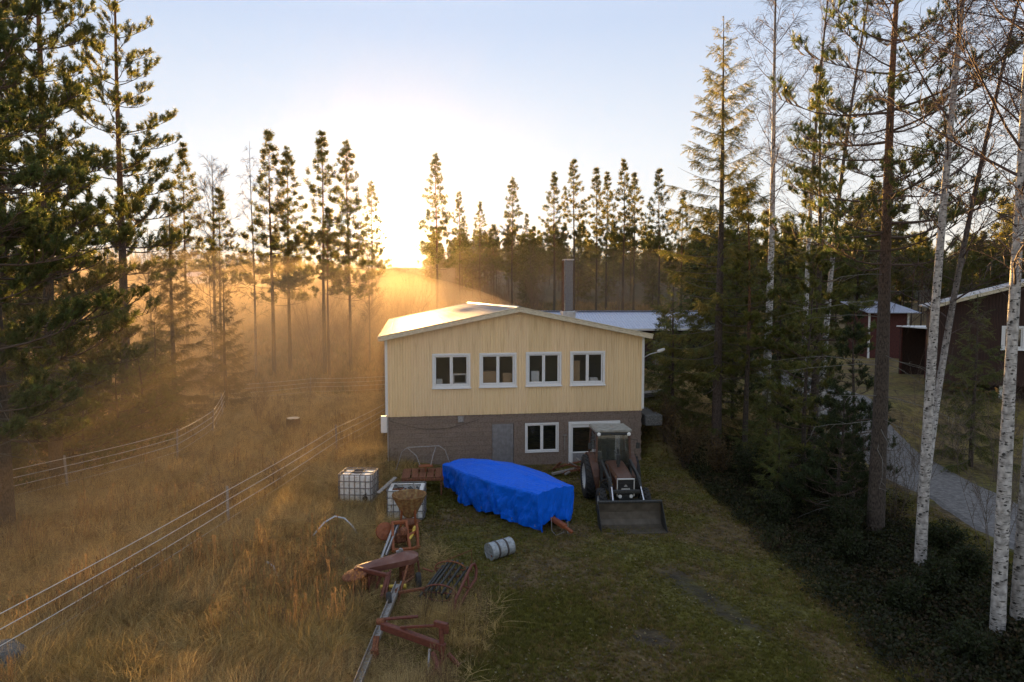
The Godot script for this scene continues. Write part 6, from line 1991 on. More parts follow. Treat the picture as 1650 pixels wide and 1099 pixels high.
	for s in [-1.0, 1.0]:
		for e in [0.0, 0.016]:
			var x: float = s * (w + e)
			for i in range(1, prof.size() - 1): b.tri(Vector3(x, prof[0].y, prof[0].x), Vector3(x, prof[i].y, prof[i].x), Vector3(x, prof[i + 1].y, prof[i + 1].x))
		bar(b, Vector3(s * (w + 0.008), prof[0].y, prof[0].x), Vector3(s * (w + 0.008), 0.02, 4.02), 0.022, 0.03)
	bx(b, Vector3(0, 0.81, 3.29), Vector3(2 * w + 0.04, 0.07, 0.11), Vector3(8, 0, 0), Color.WHITE, 0.012)
	obj("bucket_frame", b, M.dark, ld)
	b = Buf.new()
	for s in [-1.0, 1.0]: b.path([Vector3(s * 0.4, 1.5, 1.0), Vector3(s * 0.42, 1.62, 1.6), Vector3(s * 0.45, 1.5, 2.2), Vector3(s * 0.46, 1.3, 2.6)], 0.014, 6)
	obj("hose", b, M.black, ld)


# ---- the boat under its tarpaulin --------------------------------------------------------------------------------------------------------

func boat() -> void:
	# the long axis runs from the far left end (v = 0) to the near right end (v = 1)
	var far := on(-2.05, 26.0); var near := on(1.42, 21.55)
	far.y = 0.0; near.y = 0.0
	var ax := (near - far).normalized()
	var si := Vector3(-ax.z, 0, ax.x) * -1.0
	if si.z < 0: si = -si     # towards the camera's left: the long side in view
	var L := far.distance_to(near)
	var fold := FastNoiseLite.new(); fold.seed = 12; fold.frequency = 0.9; fold.fractal_octaves = 3
	var fine := FastNoiseLite.new(); fine.seed = 14; fine.frequency = 3.2; fine.fractal_octaves = 2
	var t := thing("boat_trailer", "boat trailer almost hidden under the blue tarpaulin with its orange drawbar showing", "trailer", far)
	var half := func(v: float) -> float: return lerpf(0.74, 1.10, ss(0.0, 0.38, v)) - 0.34 * ss(0.62, 1.0, v)
	var top := func(v: float) -> float: return 1.16 + 0.18 * sin(clampf(v * 1.5, 0, 1) * PI * 0.62) - 0.02 * v
	var crest := func(v: float) -> float: return top.call(v) + 0.05 + 0.20 * sin(PI * clampf(v * 0.9 + 0.06, 0, 1))
	var nv := 170
	rng.seed = 71
	var pleats := []
	for i in 46: pleats.push_back([rnd(0.0, 1.0), rnd(-0.10, 0.10), rnd(0.008, 0.03), rnd(-0.26, 0.22), rnd(0.0, 0.5), 1.0 if i < 30 else -1.0])
	var wrinkles := []
	for i in 26: wrinkles.push_back([rnd(0, 1), rnd(-0.9, 0.9), rnd(-0.5, 0.5), rnd(0.08, 0.3), rnd(0.02, 0.055) * (1 if i % 2 else -1)])
	var rows := []
	for i in nv + 1:
		var v := float(i) / nv
		var hw: float = half.call(v)
		var row := []
		# across: from the hem of the near side, over the top, to the hem of the far side
		for k in 73:
			var u := k / 72.0
			var s := 1.0 if u < 0.5 else -1.0
			var e := absf(u - 0.5) * 2.0      # 0 at the crest, 1 at the hem
			var p: Vector3
			var hemn := fold.get_noise_2d(v * 3.2, s * 5.0) * 0.20 + fold.get_noise_2d(v * 8.0, s * 9.0) * 0.05
			var hem: float = 0.08 + hemn + 0.12 * ss(0.4, 0.0, v) + (0.10 if s < 0 else 0.0)
			if e < 0.42:
				var q := e / 0.42
				p = Vector3(s * hw * q, lerpf(crest.call(v), top.call(v), q * (0.9 + 0.1 * q)), 0)
				p.y += 0.018 * fold.get_noise_2d(v * 8.0, q * 3.0 * s)
				for w in wrinkles:
					var along_w: float = (v - w[0]) / w[3]
					if absf(along_w) < 1.0: p.y += w[4] * (1.0 - absf(along_w)) * maxf(0.0, 1.0 - absf(q * s - w[1] - w[2] * (v - w[0]) * 3.0) / 0.13)
			else:
				var q := (e - 0.42) / 0.58
				var swell := 0.02 - 0.26 * pow(q, 1.4) * (1.0 - 0.3 * v) * (1.25 - 0.5 * ss(0, 0.4, v))
				p = Vector3(s * (hw + swell), lerpf(top.call(v), hem, q), 0)
				var crease := fold.get_noise_2d(v * 8.0 + s * 20.0 + q * 0.8, q * 1.0) * 0.12 * ss(0.0, 0.35, q) + absf(fold.get_noise_2d(v * 24.0 + q * 2.0 * s, q * 1.2 + 7.0)) * 0.07 * q
				var seam := 0.05 * exp(-pow((v - 0.46 - q * 0.10) * 26.0, 2.0)) - 0.05 * exp(-pow((v - 0.50 - q * 0.08) * 26.0, 2.0))
				var pl := 0.0
				for w in pleats:
					if w[5] == s:
						var off: float = absf(v - w[0] - w[1] * q) / (w[2] * (0.4 + q))
						if off < 1.0 and q > w[4]: pl += w[3] * (1.0 - off) * (q - w[4])
				p.x += s * (crease + seam * q + pl)
			var n2 := fine.get_noise_2d(v * 12.0, u * 14.0) * 0.012
			row.push_back(far + ax * (v * L) + si * (p.x + n2) + Vector3.UP * maxf(p.y + n2, 0.03))
		rows.push_back(row)
	# close the two ends with cloth that hangs from the last rows
	var b := Buf.new()
	var smooth := []
	var closing := func(row: Array, out: Vector3, dir: int) -> Array:
		var add := []
		for j in range(1, 15):
			var q := j / 14.0
			var r2 := []
			for k in 73:
				var u := k / 72.0
				var p: Vector3 = row[k]
				var c := absf(u - 0.5) * 2.0
				# towards the middle of the end face and down to the hem
				var mid: Vector3 = (row[21] + row[51]) / 2.0
				var side: float = (p - mid).dot(si)
				var hem := 0.24 + 0.10 * fold.get_noise_2d(side * 3.0 + dir * 9.0, 3.0)
				if dir > 0 and side > 0.0: hem += 0.22 * exp(-pow((side - 0.05) * 4.0, 2.0))
				var y := minf(p.y, lerpf(p.y, hem, q))
				var bulge := sin(side * 9.0 + 1.0) * 0.05 * q + 0.05 * sin(q * PI * 0.5) + fold.get_noise_2d(side * 6.0, q * 2.0 + dir) * 0.07 * q - 0.10 * q
				r2.push_back(Vector3(p.x, y, p.z) + out * bulge - si * side * 0.10 * q)
			add.push_back(r2)
		return add
	var last: Array = closing.call(rows[nv], ax, 1)
	var first: Array = closing.call(rows[0], -ax, -1)
	first.reverse()
	smooth = first + rows + last
	for i in smooth.size() - 1:
		for k in 72:
			b.tri(smooth[i][k], smooth[i + 1][k + 1], smooth[i][k + 1]); b.tri(smooth[i][k], smooth[i + 1][k], smooth[i + 1][k + 1])
	var tarp := obj("tarpaulin", b, M.tarp)
	tag(tarp, "bright blue tarpaulin draped over a boat on its trailer", "tarpaulin")
	# cords that tie it down
	for i in 4:
		var v: float = [0.22, 0.5, 0.78, 0.95][i]
		var r0: Array = rows[int(v * nv)]
		var cd := Buf.new()
		var a: Vector3 = r0[2]
		cd.path([a + Vector3.UP * 0.06 + si * 0.02, a + si * 0.03, a - si * 0.25 + Vector3.DOWN * maxf(0.0, a.y - 0.12)], 0.008, 5)
		obj("tie_cord", cd, M.rim, tarp)
	# the boat's hull under it, and the trailer
	var hull := Buf.new()
	for i in 24:
		for s in [-1.0, 1.0]:
			var v0 := i / 24.0; var v1 := (i + 1) / 24.0
			var f := func(v: float, w: float, y: float) -> Vector3: return far + ax * (v * L * 0.94 + 0.18) + si * (s * w * (half.call(v) - 0.14)) + Vector3.UP * y
			hull.quad(f.call(v0, 1.0, 0.98), f.call(v1, 1.0, 0.98), f.call(v1, 0.6, 0.5), f.call(v0, 0.6, 0.5 + 0.25 * (1 - minf(1, v0 * 3))))
			hull.quad(f.call(v0, 0.6, 0.5 + 0.25 * (1 - minf(1, v0 * 3))), f.call(v1, 0.6, 0.5), f.call(v1, 0.0, 0.42), f.call(v0, 0.0, 0.42))
	var ho := obj("boat", hull, M.white)
	tag(ho, "white boat hull hidden under the blue tarpaulin", "boat")
	var fr := Buf.new()
	for s in [-0.45, 0.45]: bar(fr, ax * 0.8 + si * s + Vector3.UP * 0.38, ax * (L - 0.6) + si * s * 0.7 + Vector3.UP * 0.38, 0.06, 0.1)
	bar(fr, ax * 2.6 + si * -0.8 + Vector3.UP * 0.33, ax * 2.6 + si * 0.8 + Vector3.UP * 0.33, 0.07, 0.07)
	obj("frame", fr, M.steel, t)
	for s in [-1.0, 1.0]:
		var wl := Buf.new()
		var put := Transform3D(Basis(ax.cross(Vector3.UP).normalized(), ax, Vector3.UP).orthonormalized(), ax * 2.6 + si * s * 0.72 + Vector3.UP * 0.29)
		put = Transform3D(Basis(Quaternion(Vector3.UP, si)), ax * 2.6 + si * s * 0.72 + Vector3.UP * 0.29)
		wl.lathe([Vector2(0.16, -0.07), Vector2(0.27, -0.075), Vector2(0.29, -0.04), Vector2(0.29, 0.04), Vector2(0.27, 0.075), Vector2(0.16, 0.07), Vector2(0, 0.03)], 22, put)
		obj("wheel", wl, M.rubber, t)
	var db := Buf.new()
	bar(db, ax * (L - 0.5) + si * 0.10 + Vector3.UP * 0.45, ax * (L + 0.62) + si * 0.16 + Vector3.UP * 0.30, 0.17, 0.14, Color.WHITE, 0.02)
	bar(db, ax * (L + 0.5) + si * 0.155 + Vector3.UP * 0.32, ax * (L + 0.95) + si * 0.18 + Vector3.UP * 0.22, 0.10, 0.09, Color.WHITE, 0.02)
	obj("drawbar", db, M.orange, t)
	db = Buf.new()
	db.pipe(ax * (L + 0.55) + si * 0.0 + Vector3.UP * 0.0, ax * (L + 0.55) + si * 0.0 + Vector3.UP * 0.42, 0.025)
	db.path([ax * (L + 0.1) + si * 0.3 + Vector3.UP * 0.5, ax * (L + 0.2) + si * 0.35 + Vector3.UP * 0.1, ax * (L + 0.45) + si * 0.4 + Vector3.UP * 0.03, ax * (L + 0.6) + si * 0.2 + Vector3.UP * 0.15], 0.008, 5)
	obj("support_leg", db, M.steel, t)


# ---- tanks and barrel --------------------------------------------------------------------------------------------------------------------

func cage(t: Node3D, w: float, h: float, dp: float, whole: bool) -> void:
	var nx := 7; var nz := 6
	var e := 0.03
	for i in nx:
		var x := lerpf(-w / 2, w / 2, i / (nx - 1.0))
		for s in [-1.0, 1.0]:
			var b := Buf.new(); b.pipe(Vector3(x, 0.12, s * (dp / 2 + e)), Vector3(x, h, s * (dp / 2 + e)), 0.016, 6)
			obj("upright_bar", b, M.tank_cage, t)
		if whole and i % 2 == 0:
			var b := Buf.new(); b.pipe(Vector3(x, h, -dp / 2 - e), Vector3(x, h, dp / 2 + e), 0.016, 6)
			obj("top_bar", b, M.tank_cage, t)
	for i in range(1, nz - 1):
		var z := lerpf(-dp / 2, dp / 2, i / (nz - 1.0))
		for s in [-1.0, 1.0]:
			var b := Buf.new(); b.pipe(Vector3(s * (w / 2 + e), 0.12, z), Vector3(s * (w / 2 + e), h, z), 0.016, 6)
			obj("upright_bar", b, M.tank_cage, t)
	for k in 5:
		var y := lerpf(0.16, h, k / 4.0)
		var b := Buf.new()
		var x := w / 2 + e; var z := dp / 2 + e
		b.path([Vector3(-x + 0.06, y, z), Vector3(x - 0.06, y, z), Vector3(x, y, z - 0.06), Vector3(x, y, -z + 0.06), Vector3(x - 0.06, y, -z), Vector3(-x + 0.06, y, -z), Vector3(-x, y, -z + 0.06), Vector3(-x, y, z - 0.06), Vector3(-x + 0.06, y, z)], 0.016, 6)
		obj("hoop_bar", b, M.tank_cage, t)
	if whole:
		for z in [-0.25, 0.12]:
			var b := Buf.new(); b.pipe(Vector3(-w / 2 - e, h + 0.012, z), Vector3(w / 2 + e, h + 0.012, z), 0.016, 6)
			obj("top_bar", b, M.tank_cage, t)
	var pl := Buf.new()
	for s in [-1.0, 0.0, 1.0]: bx(pl, Vector3(s * (w / 2 - 0.1), 0.05, 0), Vector3(0.12, 0.1, dp), Vector3.ZERO, Color.WHITE, 0.01)
	bx(pl, Vector3(0, 0.115, 0), Vector3(w, 0.02, dp))
	obj("pallet", pl, M.steel, t)


func tanks_and_barrel() -> void:
	rng.seed = 51
	# the whole tank
	var t := thing("caged_tank", "intact white plastic tank in a steel cage standing in the dry grass", "tank", on(-5.62, 24.65, -0.05), -4)
	var b := Buf.new()
	bx(b, Vector3(0, 0.62, 0), Vector3(1.14, 0.98, 0.94), Vector3.ZERO, Color.WHITE, 0.07)
	for k in 4: bx(b, Vector3(-0.43 + k * 0.286, 0.60, 0.47), Vector3(0.2, 0.72, 0.02), Vector3.ZERO, Color.WHITE, 0.008)
	b.v = b.v
	obj("tank_body", b, M.plastic, t)
	b = Buf.new(); b.lathe([Vector2(0.0, 1.115), Vector2(0.20, 1.115), Vector2(0.21, 1.14), Vector2(0.24, 1.14), Vector2(0.24, 1.10)], 20)
	obj("filler_hole", b, M.dark, t)
	b = Buf.new(); b.lathe([Vector2(0.09, 0.0), Vector2(0.09, 0.08), Vector2(0.06, 0.09), Vector2(0.06, 0.16), Vector2(0, 0.16)], 14, Transform3D(Basis(Vector3.RIGHT, PI / 2), Vector3(0.38, 0.28, 0.47))); b.pipe(Vector3(0.32, 0.40, 0.55), Vector3(0.44, 0.46, 0.55), 0.02)
	obj("tap", b, M.black, t)
	cage(t, 1.17, 1.13, 0.97, true)
	# the one cut open and filled with scrap
	t = thing("caged_tank", "white caged tank cut open and heaped with scrap iron behind the rusty hopper", "tank", on(-3.62, 23.1, -0.05), 3)
	b = Buf.new()
	for s in [-1.0, 1.0]:
		bx(b, Vector3(0, 0.6, s * 0.5), Vector3(1.16, 0.95, 0.02), Vector3.ZERO, Color.WHITE, 0.006); bx(b, Vector3(s * 0.58, 0.6, 0), Vector3(0.02, 0.95, 1.0), Vector3.ZERO, Color.WHITE, 0.006)
		bx(b, Vector3(s * 0.52, 1.07, 0.0), Vector3(0.12, 0.02, 1.0), Vector3(0, 0, -s * 6)); bx(b, Vector3(0, 1.07, s * 0.45), Vector3(1.04, 0.02, 0.11), Vector3(s * 6, 0, 0))
	bx(b, Vector3(0, 0.16, 0), Vector3(1.14, 0.02, 1.0))
	obj("tank_body", b, M.plastic, t)
	cage(t, 1.19, 1.10, 1.05, false)
	var scrap := ["iron_bar", "iron_plate", "wooden_slat", "iron_pipe"]
	var sp := thing("scrap_heap", "mixed rusty iron and slats filling the cut-open tank", "scrap", t.position, 3)
	for i in 44:
		b = Buf.new()
		var p := Vector3(rnd(-0.45, 0.45), rnd(0.7, 1.02), rnd(-0.42, 0.42))
		match i % 4:
			0: bar(b, p, p + Vector3(rnd(-0.4, 0.4), rnd(-0.15, 0.2), rnd(-0.4, 0.4)), 0.05, 0.05)
			1: bx(b, p, Vector3(rnd(0.15, 0.34), 0.03, rnd(0.1, 0.25)), Vector3(rnd(-25, 25), rnd(0, 180), rnd(-25, 25)))
			2: bx(b, p, Vector3(rnd(0.2, 0.5), 0.04, 0.07), Vector3(rnd(-15, 15), rnd(0, 180), rnd(-15, 15)))
			3: b.pipe(p, p + Vector3(rnd(-0.3, 0.3), rnd(0, 0.12), rnd(-0.3, 0.3)), 0.035)
		obj(scrap[i % 4], b, [M.rust, M.steel, M.old_wood, M.dark][(i + i / 4) % 4], sp)
	# heap below the scrap so the tank is full
	b = Buf.new(); bx(b, Vector3(0, 0.45, 0), Vector3(1.0, 0.5, 0.9), Vector3(3, 0, 2), Color.WHITE, 0.05)
	obj("iron_plate", b, M.rust, sp)
	b = Buf.new()
	bx(b, Vector3(0, 0, 0), Vector3(0.14, 0.04, 1.25))
	var o := obj("plank", b, M.old_wood, null, Transform3D(Basis.from_euler(Vector3(0.18, -0.32, 0)), t.position + Vector3(-0.66, 1.18, 0.1)))
	tag(o, "grey plank laid across the left rim of the cut-open tank", "plank")
	# the frame with tube hoops behind it
	t = thing("hoop_frame", "rusty low farm trailer with pale bent tube hoops by the basement wall", "trailer", on(-3.45, 26.1), 6)
	b = Buf.new()
	b.path([Vector3(-1.05, 0.75, -0.2), Vector3(-0.82, 1.45, -0.2), Vector3(-0.6, 1.62, -0.2), Vector3(0.62, 1.66, -0.2), Vector3(0.85, 1.5, -0.2), Vector3(1.05, 0.95, -0.2)], 0.016, 8)
	b.path([Vector3(-0.6, 1.6, -0.2), Vector3(-0.25, 1.3, -0.1), Vector3(-0.1, 0.9, 0.0)], 0.016, 8); b.path([Vector3(0.5, 1.62, -0.2), Vector3(0.38, 1.3, -0.1), Vector3(0.3, 0.95, 0.0)], 0.016, 8)
	obj("hoop", b, M.steel, t)
	b = Buf.new()
	for s in [-1.0, 1.0]: bar(b, Vector3(s * 0.75, 0.62, -0.6), Vector3(s * 0.75, 0.62, 0.9), 0.08, 0.1)
	bar(b, Vector3(-0.75, 0.62, 0.85), Vector3(0.75, 0.62, 0.85), 0.08, 0.1); bar(b, Vector3(-0.75, 0.62, -0.55), Vector3(0.75, 0.62, -0.55), 0.08, 0.1)
	bar(b, Vector3(-0.75, 0.62, 0.2), Vector3(0.75, 0.62, 0.2), 0.08, 0.08)
	for x in [-0.7, 0.7]:
		for z in [-0.5, 0.8]: bar(b, Vector3(x, 0.0, z), Vector3(x, 0.6, z), 0.06, 0.06)
	obj("frame", b, M.rust, t)
	b = Buf.new(); bx(b, Vector3(0.1, 0.93, 0.0), Vector3(0.55, 0.04, 0.3), Vector3(4, 8, 0)); bar(b, Vector3(0.1, 0.6, 0), Vector3(0.1, 0.92, 0), 0.05, 0.05)
	obj("tray", b, M.orange, t)
	for i in 5:
		b = Buf.new(); bx(b, Vector3(-0.6 + i * 0.3, 0.69, 0.15), Vector3(0.26, 0.03, 1.4), Vector3(0, rnd(-2, 2), 0))
		obj("plank", b, M.rust, t)

	# the steel drum on its side
	t = thing("oil_drum", "dented grey steel drum lying on its side in the grass", "drum", on(-0.35, 19.35, 0.24))
	t.scale = Vector3.ONE * 0.86
	var turn := Transform3D(Basis(Quaternion(Vector3.UP, Vector3(0.80, 0.05, -0.55).normalized())), Vector3.ZERO)
	b = Buf.new()
	var pr := [Vector2(0.0, -0.42), Vector2(0.265, -0.42), Vector2(0.275, -0.44), Vector2(0.295, -0.44), Vector2(0.295, -0.425), Vector2(0.285, -0.41), Vector2(0.285, -0.19), Vector2(0.305, -0.165), Vector2(0.285, -0.14), Vector2(0.285, 0.14), Vector2(0.305, 0.165), Vector2(0.285, 0.19), Vector2(0.285, 0.41), Vector2(0.295, 0.425), Vector2(0.295, 0.44), Vector2(0.275, 0.44), Vector2(0.265, 0.42), Vector2(0.0, 0.42)]
	b.lathe(pr, 36, turn)
	for i in b.v.size(): b.v[i] *= 1.0 + 0.012 * fdent(b.v[i])
	obj("shell", b, M.drum, t)
	b = Buf.new()
	for y in [-0.165, 0.165]: b.lathe([Vector2(0.287, y - 0.04), Vector2(0.309, y - 0.012), Vector2(0.309, y + 0.012), Vector2(0.287, y + 0.04)], 36, turn)
	obj("rolling_hoop", b, M.drum_dark, t)
	b = Buf.new()
	b.lathe([Vector2(0.035, -0.44), Vector2(0.035, -0.425), Vector2(0.0, -0.44)], 12, turn * Transform3D(Basis(), Vector3(0.16, 0.0, 0.05)))
	obj("bung", b, M.rust, t)


func fdent(p: Vector3) -> float: return bumps.get_noise_3d(p.x * 18.0, p.y * 18.0, p.z * 18.0)


# ---- farm implements -----------------------------------------------------------------------------------------------------------------------

func implements() -> void:
	rng.seed = 61
	# the fertiliser spreader: a rusty cone on an orange frame
	var t := thing("hopper_spreader", "rusty cone hopper of a fertiliser spreader on an orange frame", "spreader", on(-3.2, 20.9), 0)
	var b := Buf.new()
	b.lathe([Vector2(0.14, 0.66), Vector2(0.20, 0.74), Vector2(0.50, 1.32), Vector2(0.52, 1.36), Vector2(0.535, 1.36), Vector2(0.53, 1.32), Vector2(0.22, 0.72), Vector2(0.15, 0.64)], 32)
	obj("hopper", b, M.hopper, t)
	b = Buf.new()
	b.lathe([Vector2(0.0, 0.46), Vector2(0.32, 0.46), Vector2(0.33, 0.49), Vector2(0.31, 0.49), Vector2(0.0, 0.50)], 24); b.lathe([Vector2(0.12, 0.3), Vector2(0.14, 0.46)], 16)
	obj("spinner_disc", b, M.rust, t)
	b = Buf.new()
	bx(b, Vector3(0, 0.38, 0), Vector3(0.3, 0.2, 0.3), Vector3.ZERO, Color.WHITE, 0.04)
	for s in [-1.0, 1.0]:
		bar(b, Vector3(s * 0.26, 0.05, 0.28), Vector3(s * 0.2, 0.95, 0.22), 0.05, 0.07); bar(b, Vector3(s * 0.26, 0.08, 0.28), Vector3(s * 0.1, 0.25, 0.0), 0.05, 0.05)
		bar(b, Vector3(s * 0.2, 0.95, 0.22), Vector3(s * 0.16, 0.68, 0.0), 0.05, 0.05)
	bar(b, Vector3(-0.3, 0.3, 0.28), Vector3(0.3, 0.3, 0.28), 0.06, 0.06); bar(b, Vector3(-0.24, 0.88, 0.23), Vector3(0.24, 0.88, 0.23), 0.05, 0.05)
	obj("frame", b, M.orange, t)

	# the orange implement in front of it
	t = thing("orange_implement", "orange frame implement with round disc and yellow shaft guard below the hopper", "implement", on(-3.3, 19.7), 14)
	b = Buf.new()
	for s in [-1.0, 1.0]:
		bar(b, Vector3(s * 0.24, 0.22, 0.55), Vector3(s * 0.2, 0.82, -0.2), 0.08, 0.1, Color.WHITE, 0.015); bar(b, Vector3(s * 0.24, 0.2, 0.55), Vector3(s * 0.26, 0.2, -0.45), 0.08, 0.08, Color.WHITE, 0.015)
	bar(b, Vector3(-0.28, 0.24, 0.55), Vector3(0.28, 0.24, 0.55), 0.1, 0.1, Color.WHITE, 0.015); bar(b, Vector3(-0.24, 0.8, -0.2), Vector3(0.24, 0.8, -0.2), 0.1, 0.1, Color.WHITE, 0.015)
	bar(b, Vector3(0.24, 0.5, 0.2), Vector3(0.5, 0.55, 0.0), 0.09, 0.12, Color.WHITE, 0.015); bar(b, Vector3(0.5, 0.15, 0.3), Vector3(0.5, 0.78, 0.0), 0.08, 0.1, Color.WHITE, 0.015); bar(b, Vector3(0.26, 0.22, 0.5), Vector3(0.55, 0.2, 0.3), 0.08, 0.08)
	obj("frame", b, M.orange, t)
	b = Buf.new(); bx(b, Vector3(0, 0.4, -0.1), Vector3(0.36, 0.3, 0.4), Vector3(0, 12, 0), Color.WHITE, 0.06); b.add(box_shape(Vector3(0.2, 0.22, 0.3), 0.05), Transform3D(Basis(), Vector3(0.1, 0.62, 0.1)))
	obj("gearbox", b, M.rust, t)
	b = Buf.new(); b.lathe([Vector2(0.0, 0.03), Vector2(0.1, 0.05), Vector2(0.25, 0.02), Vector2(0.27, -0.02), Vector2(0.0, -0.03)], 24, Transform3D(Basis.from_euler(Vector3(1.1, 0.3, 0.25)), Vector3(-0.42, 0.55, -0.25)))
	obj("disc", b, M.orange, t)
	b = Buf.new(); bar(b, Vector3(-0.1, 0.75, -0.35), Vector3(-0.62, 0.1, 0.95), 0.07, 0.12); bar(b, Vector3(0.02, 0.78, -0.35), Vector3(-0.46, 0.2, 0.8), 0.05, 0.10)
	obj("side_rail", b, M.steel, t)
	b = Buf.new(); b.lathe([Vector2(0.09, 0.0), Vector2(0.085, 0.1), Vector2(0.05, 0.14), Vector2(0.045, 0.5), Vector2(0, 0.5)], 14, Transform3D(Basis.from_euler(Vector3(2.0, 0, 0.5)), Vector3(0.48, 0.62, -0.1)))
	obj("shaft_guard", b, M.yellow_plastic, t)
	b = Buf.new(); b.pipe(Vector3(-0.35, 0.18, 0.98), Vector3(-0.02, 0.2, 1.0), 0.03)
	obj("grip", b, M.yellow_plastic, t)

	# the mower under its sheet-metal cover
	t = thing("drum_mower", "faded red mower with a long wedge-shaped sheet cover and round end disc", "mower", on(-3.4, 17.3), 0)
	b = Buf.new()
	# outline from above: a narrow left end widening to a rounded right end, lying along a rising line to the right and back
	var out := []
	for k in 13:
		var a := lerpf(-PI * 0.5, PI * 0.5, k / 12.0)
		out.push_back(Vector2(0.70 + cos(a) * 0.30, sin(a) * 0.33))
	out.push_back(Vector2(-0.62, 0.18)); out.push_back(Vector2(-0.72, 0.0)); out.push_back(Vector2(-0.62, -0.16))
	var spin := Basis(Vector3.UP, deg_to_rad(27))
	var tilt := Basis(Vector3(0, 0, 1), deg_to_rad(4))
	var lift := Vector3(0, 0.62, 0)
	var crest := [Vector3(0.62, 0.13, 0.02), Vector3(-0.45, 0.05, -0.02)]
	for i in out.size():
		var p: Vector2 = out[i]; var q: Vector2 = out[(i + 1) % out.size()]
		var P := Vector3(p.x, 0, p.y); var Q := Vector3(q.x, 0, q.y)
		var cp: Vector3 = crest[0] if p.x > 0.1 else crest[1]; var cq: Vector3 = crest[0] if q.x > 0.1 else crest[1]
		b.tri(spin * tilt * P + lift, spin * tilt * Q + lift, spin * tilt * cp + lift)
		if cp != cq: b.tri(spin * tilt * Q + lift, spin * tilt * cq + lift, spin * tilt * cp + lift)
		b.quad(spin * tilt * P + lift, spin * tilt * Q + lift, spin * tilt * (Q + Vector3(0, -0.14, 0)) + lift, spin * tilt * (P + Vector3(0, -0.14, 0)) + lift)
	obj("sheet_cover", b, M.faded, t)
	b = Buf.new(); b.lathe([Vector2(0.0, 0.08), Vector2(0.15, 0.07), Vector2(0.32, 0.02), Vector2(0.34, -0.01), Vector2(0.32, -0.03), Vector2(0.0, -0.03)], 28, Transform3D(Basis(Vector3(0.4, 0, 1).normalized(), 0.2), Vector3(-0.58, 0.46, 0.42)))
	obj("end_disc", b, M.rust, t)
	b = Buf.new()
	bar(b, Vector3(-0.55, 0.58, 0.34), Vector3(0.32, 0.50, 0.62), 0.09, 0.11, Color.WHITE, 0.015); bar(b, Vector3(0.30, 0.56, 0.55), Vector3(0.20, 0.10, 1.0), 0.09, 0.09, Color.WHITE, 0.015); bar(b, Vector3(0.34, 0.60, 0.50), Vector3(0.30, 0.12, 1.02), 0.05, 0.05)
	bar(b, Vector3(0.10, 0.5, 0.5), Vector3(-0.05, 0.05, 0.55), 0.07, 0.07)
	for x in [-0.55, -0.2, 0.6]: b.pipe(Vector3(x, 0.45, 0.45 - x * 0.4), Vector3(x + 0.02, 0.0, 0.52 - x * 0.4), 0.025, 8)
	b.pipe(Vector3(0.9, 0.5, -0.4), Vector3(0.98, 0.0, -0.3), 0.025, 8)
	obj("frame", b, M.red_paint, t)
	b = Buf.new(); b.lathe([Vector2(0.2, 0.0), Vector2(0.2, 0.4), Vector2(0.12, 0.45)], 20, Transform3D(Basis(), Vector3(0.62, 0.05, -0.3))); b.lathe([Vector2(0.2, 0.0), Vector2(0.2, 0.4), Vector2(0.12, 0.45)], 20, Transform3D(Basis(), Vector3(-0.3, 0.05, 0.14)))
	obj("drum", b, M.rust, t)
	b = Buf.new(); b.pipe(Vector3(0.12, 0.27, 0.72), Vector3(0.72, 0.27, 0.70), 0.045, 12); b.lathe([Vector2(0.06, 0), Vector2(0.06, 0.1)], 12, Transform3D(Basis(Vector3(0, 0, 1), -PI / 2), Vector3(0.66, 0.27, 0.70)))
	obj("shaft_guard", b, M.yellow_plastic, t)
	b = Buf.new(); bar(b, Vector3(0.35, 0.75, -0.28), Vector3(0.52, 0.78, -0.36), 0.06, 0.1); b.pipe(Vector3(0.44, 0.7, -0.3), Vector3(0.46, 0.86, -0.3), 0.04)
	obj("bracket", b, M.steel, t)

	# the side rake
	t = thing("hay_rake", "dark bar cage of a hay rake with a red tube end loop", "rake", on(-1.62, 16.35), -10)
	for k in 6:
		b = Buf.new()
		var x := -0.36 + k * 0.13
		var y := 0.5 + 0.16 * sin(PI * k / 5.0)
		b.pipe(Vector3(x - 0.10, y - 0.12, 0.65), Vector3(x + 0.10, y + 0.12, -0.65), 0.032, 8)
		for j in 7:
			var z := lerpf(0.58, -0.58, j / 6.0)
			var yy := lerpf(y - 0.12, y + 0.12, j / 6.0); var xx := lerpf(x - 0.10, x + 0.10, j / 6.0)
			b.pipe(Vector3(xx, yy, z), Vector3(xx + 0.03, yy - 0.26, z + 0.05), 0.011, 5)
		obj("tine_bar", b, M.dark, t)
	for j in 2:
		b = Buf.new()
		var z := lerpf(0.5, -0.5, j)
		var ring := []
		for k in 21:
			var a := TAU * k / 20.0
			ring.push_back(Vector3(-0.03 + cos(a) * 0.40, 0.52 - z * 0.18 + sin(a) * 0.20, z))
		b.path(ring, 0.021, 6)
		b.pipe(Vector3(-0.43, 0.52 - z * 0.18, z), Vector3(0.37, 0.52 - z * 0.18, z), 0.018, 6)
		obj("rotor_ring", b, M.red_paint if j == 0 else M.rust, t)
	b = Buf.new()
	b.path([Vector3(0.42, 0.12, 0.78), Vector3(0.44, 0.42, 0.80), Vector3(0.52, 0.74, -0.50), Vector3(0.56, 0.72, -0.66), Vector3(0.60, 0.56, -0.72), Vector3(0.62, 0.38, -0.55), Vector3(0.54, 0.30, -0.1), Vector3(0.44, 0.10, 0.72), Vector3(0.42, 0.12, 0.78)], 0.038, 10)
	b.pipe(Vector3(0.55, 0.32, -0.1), Vector3(0.50, 0.66, -0.2), 0.028, 8); b.pipe(Vector3(0.55, 0.32, -0.1), Vector3(0.48, 0.56, 0.3), 0.028, 8)
	obj("end_loop", b, M.red_paint, t)
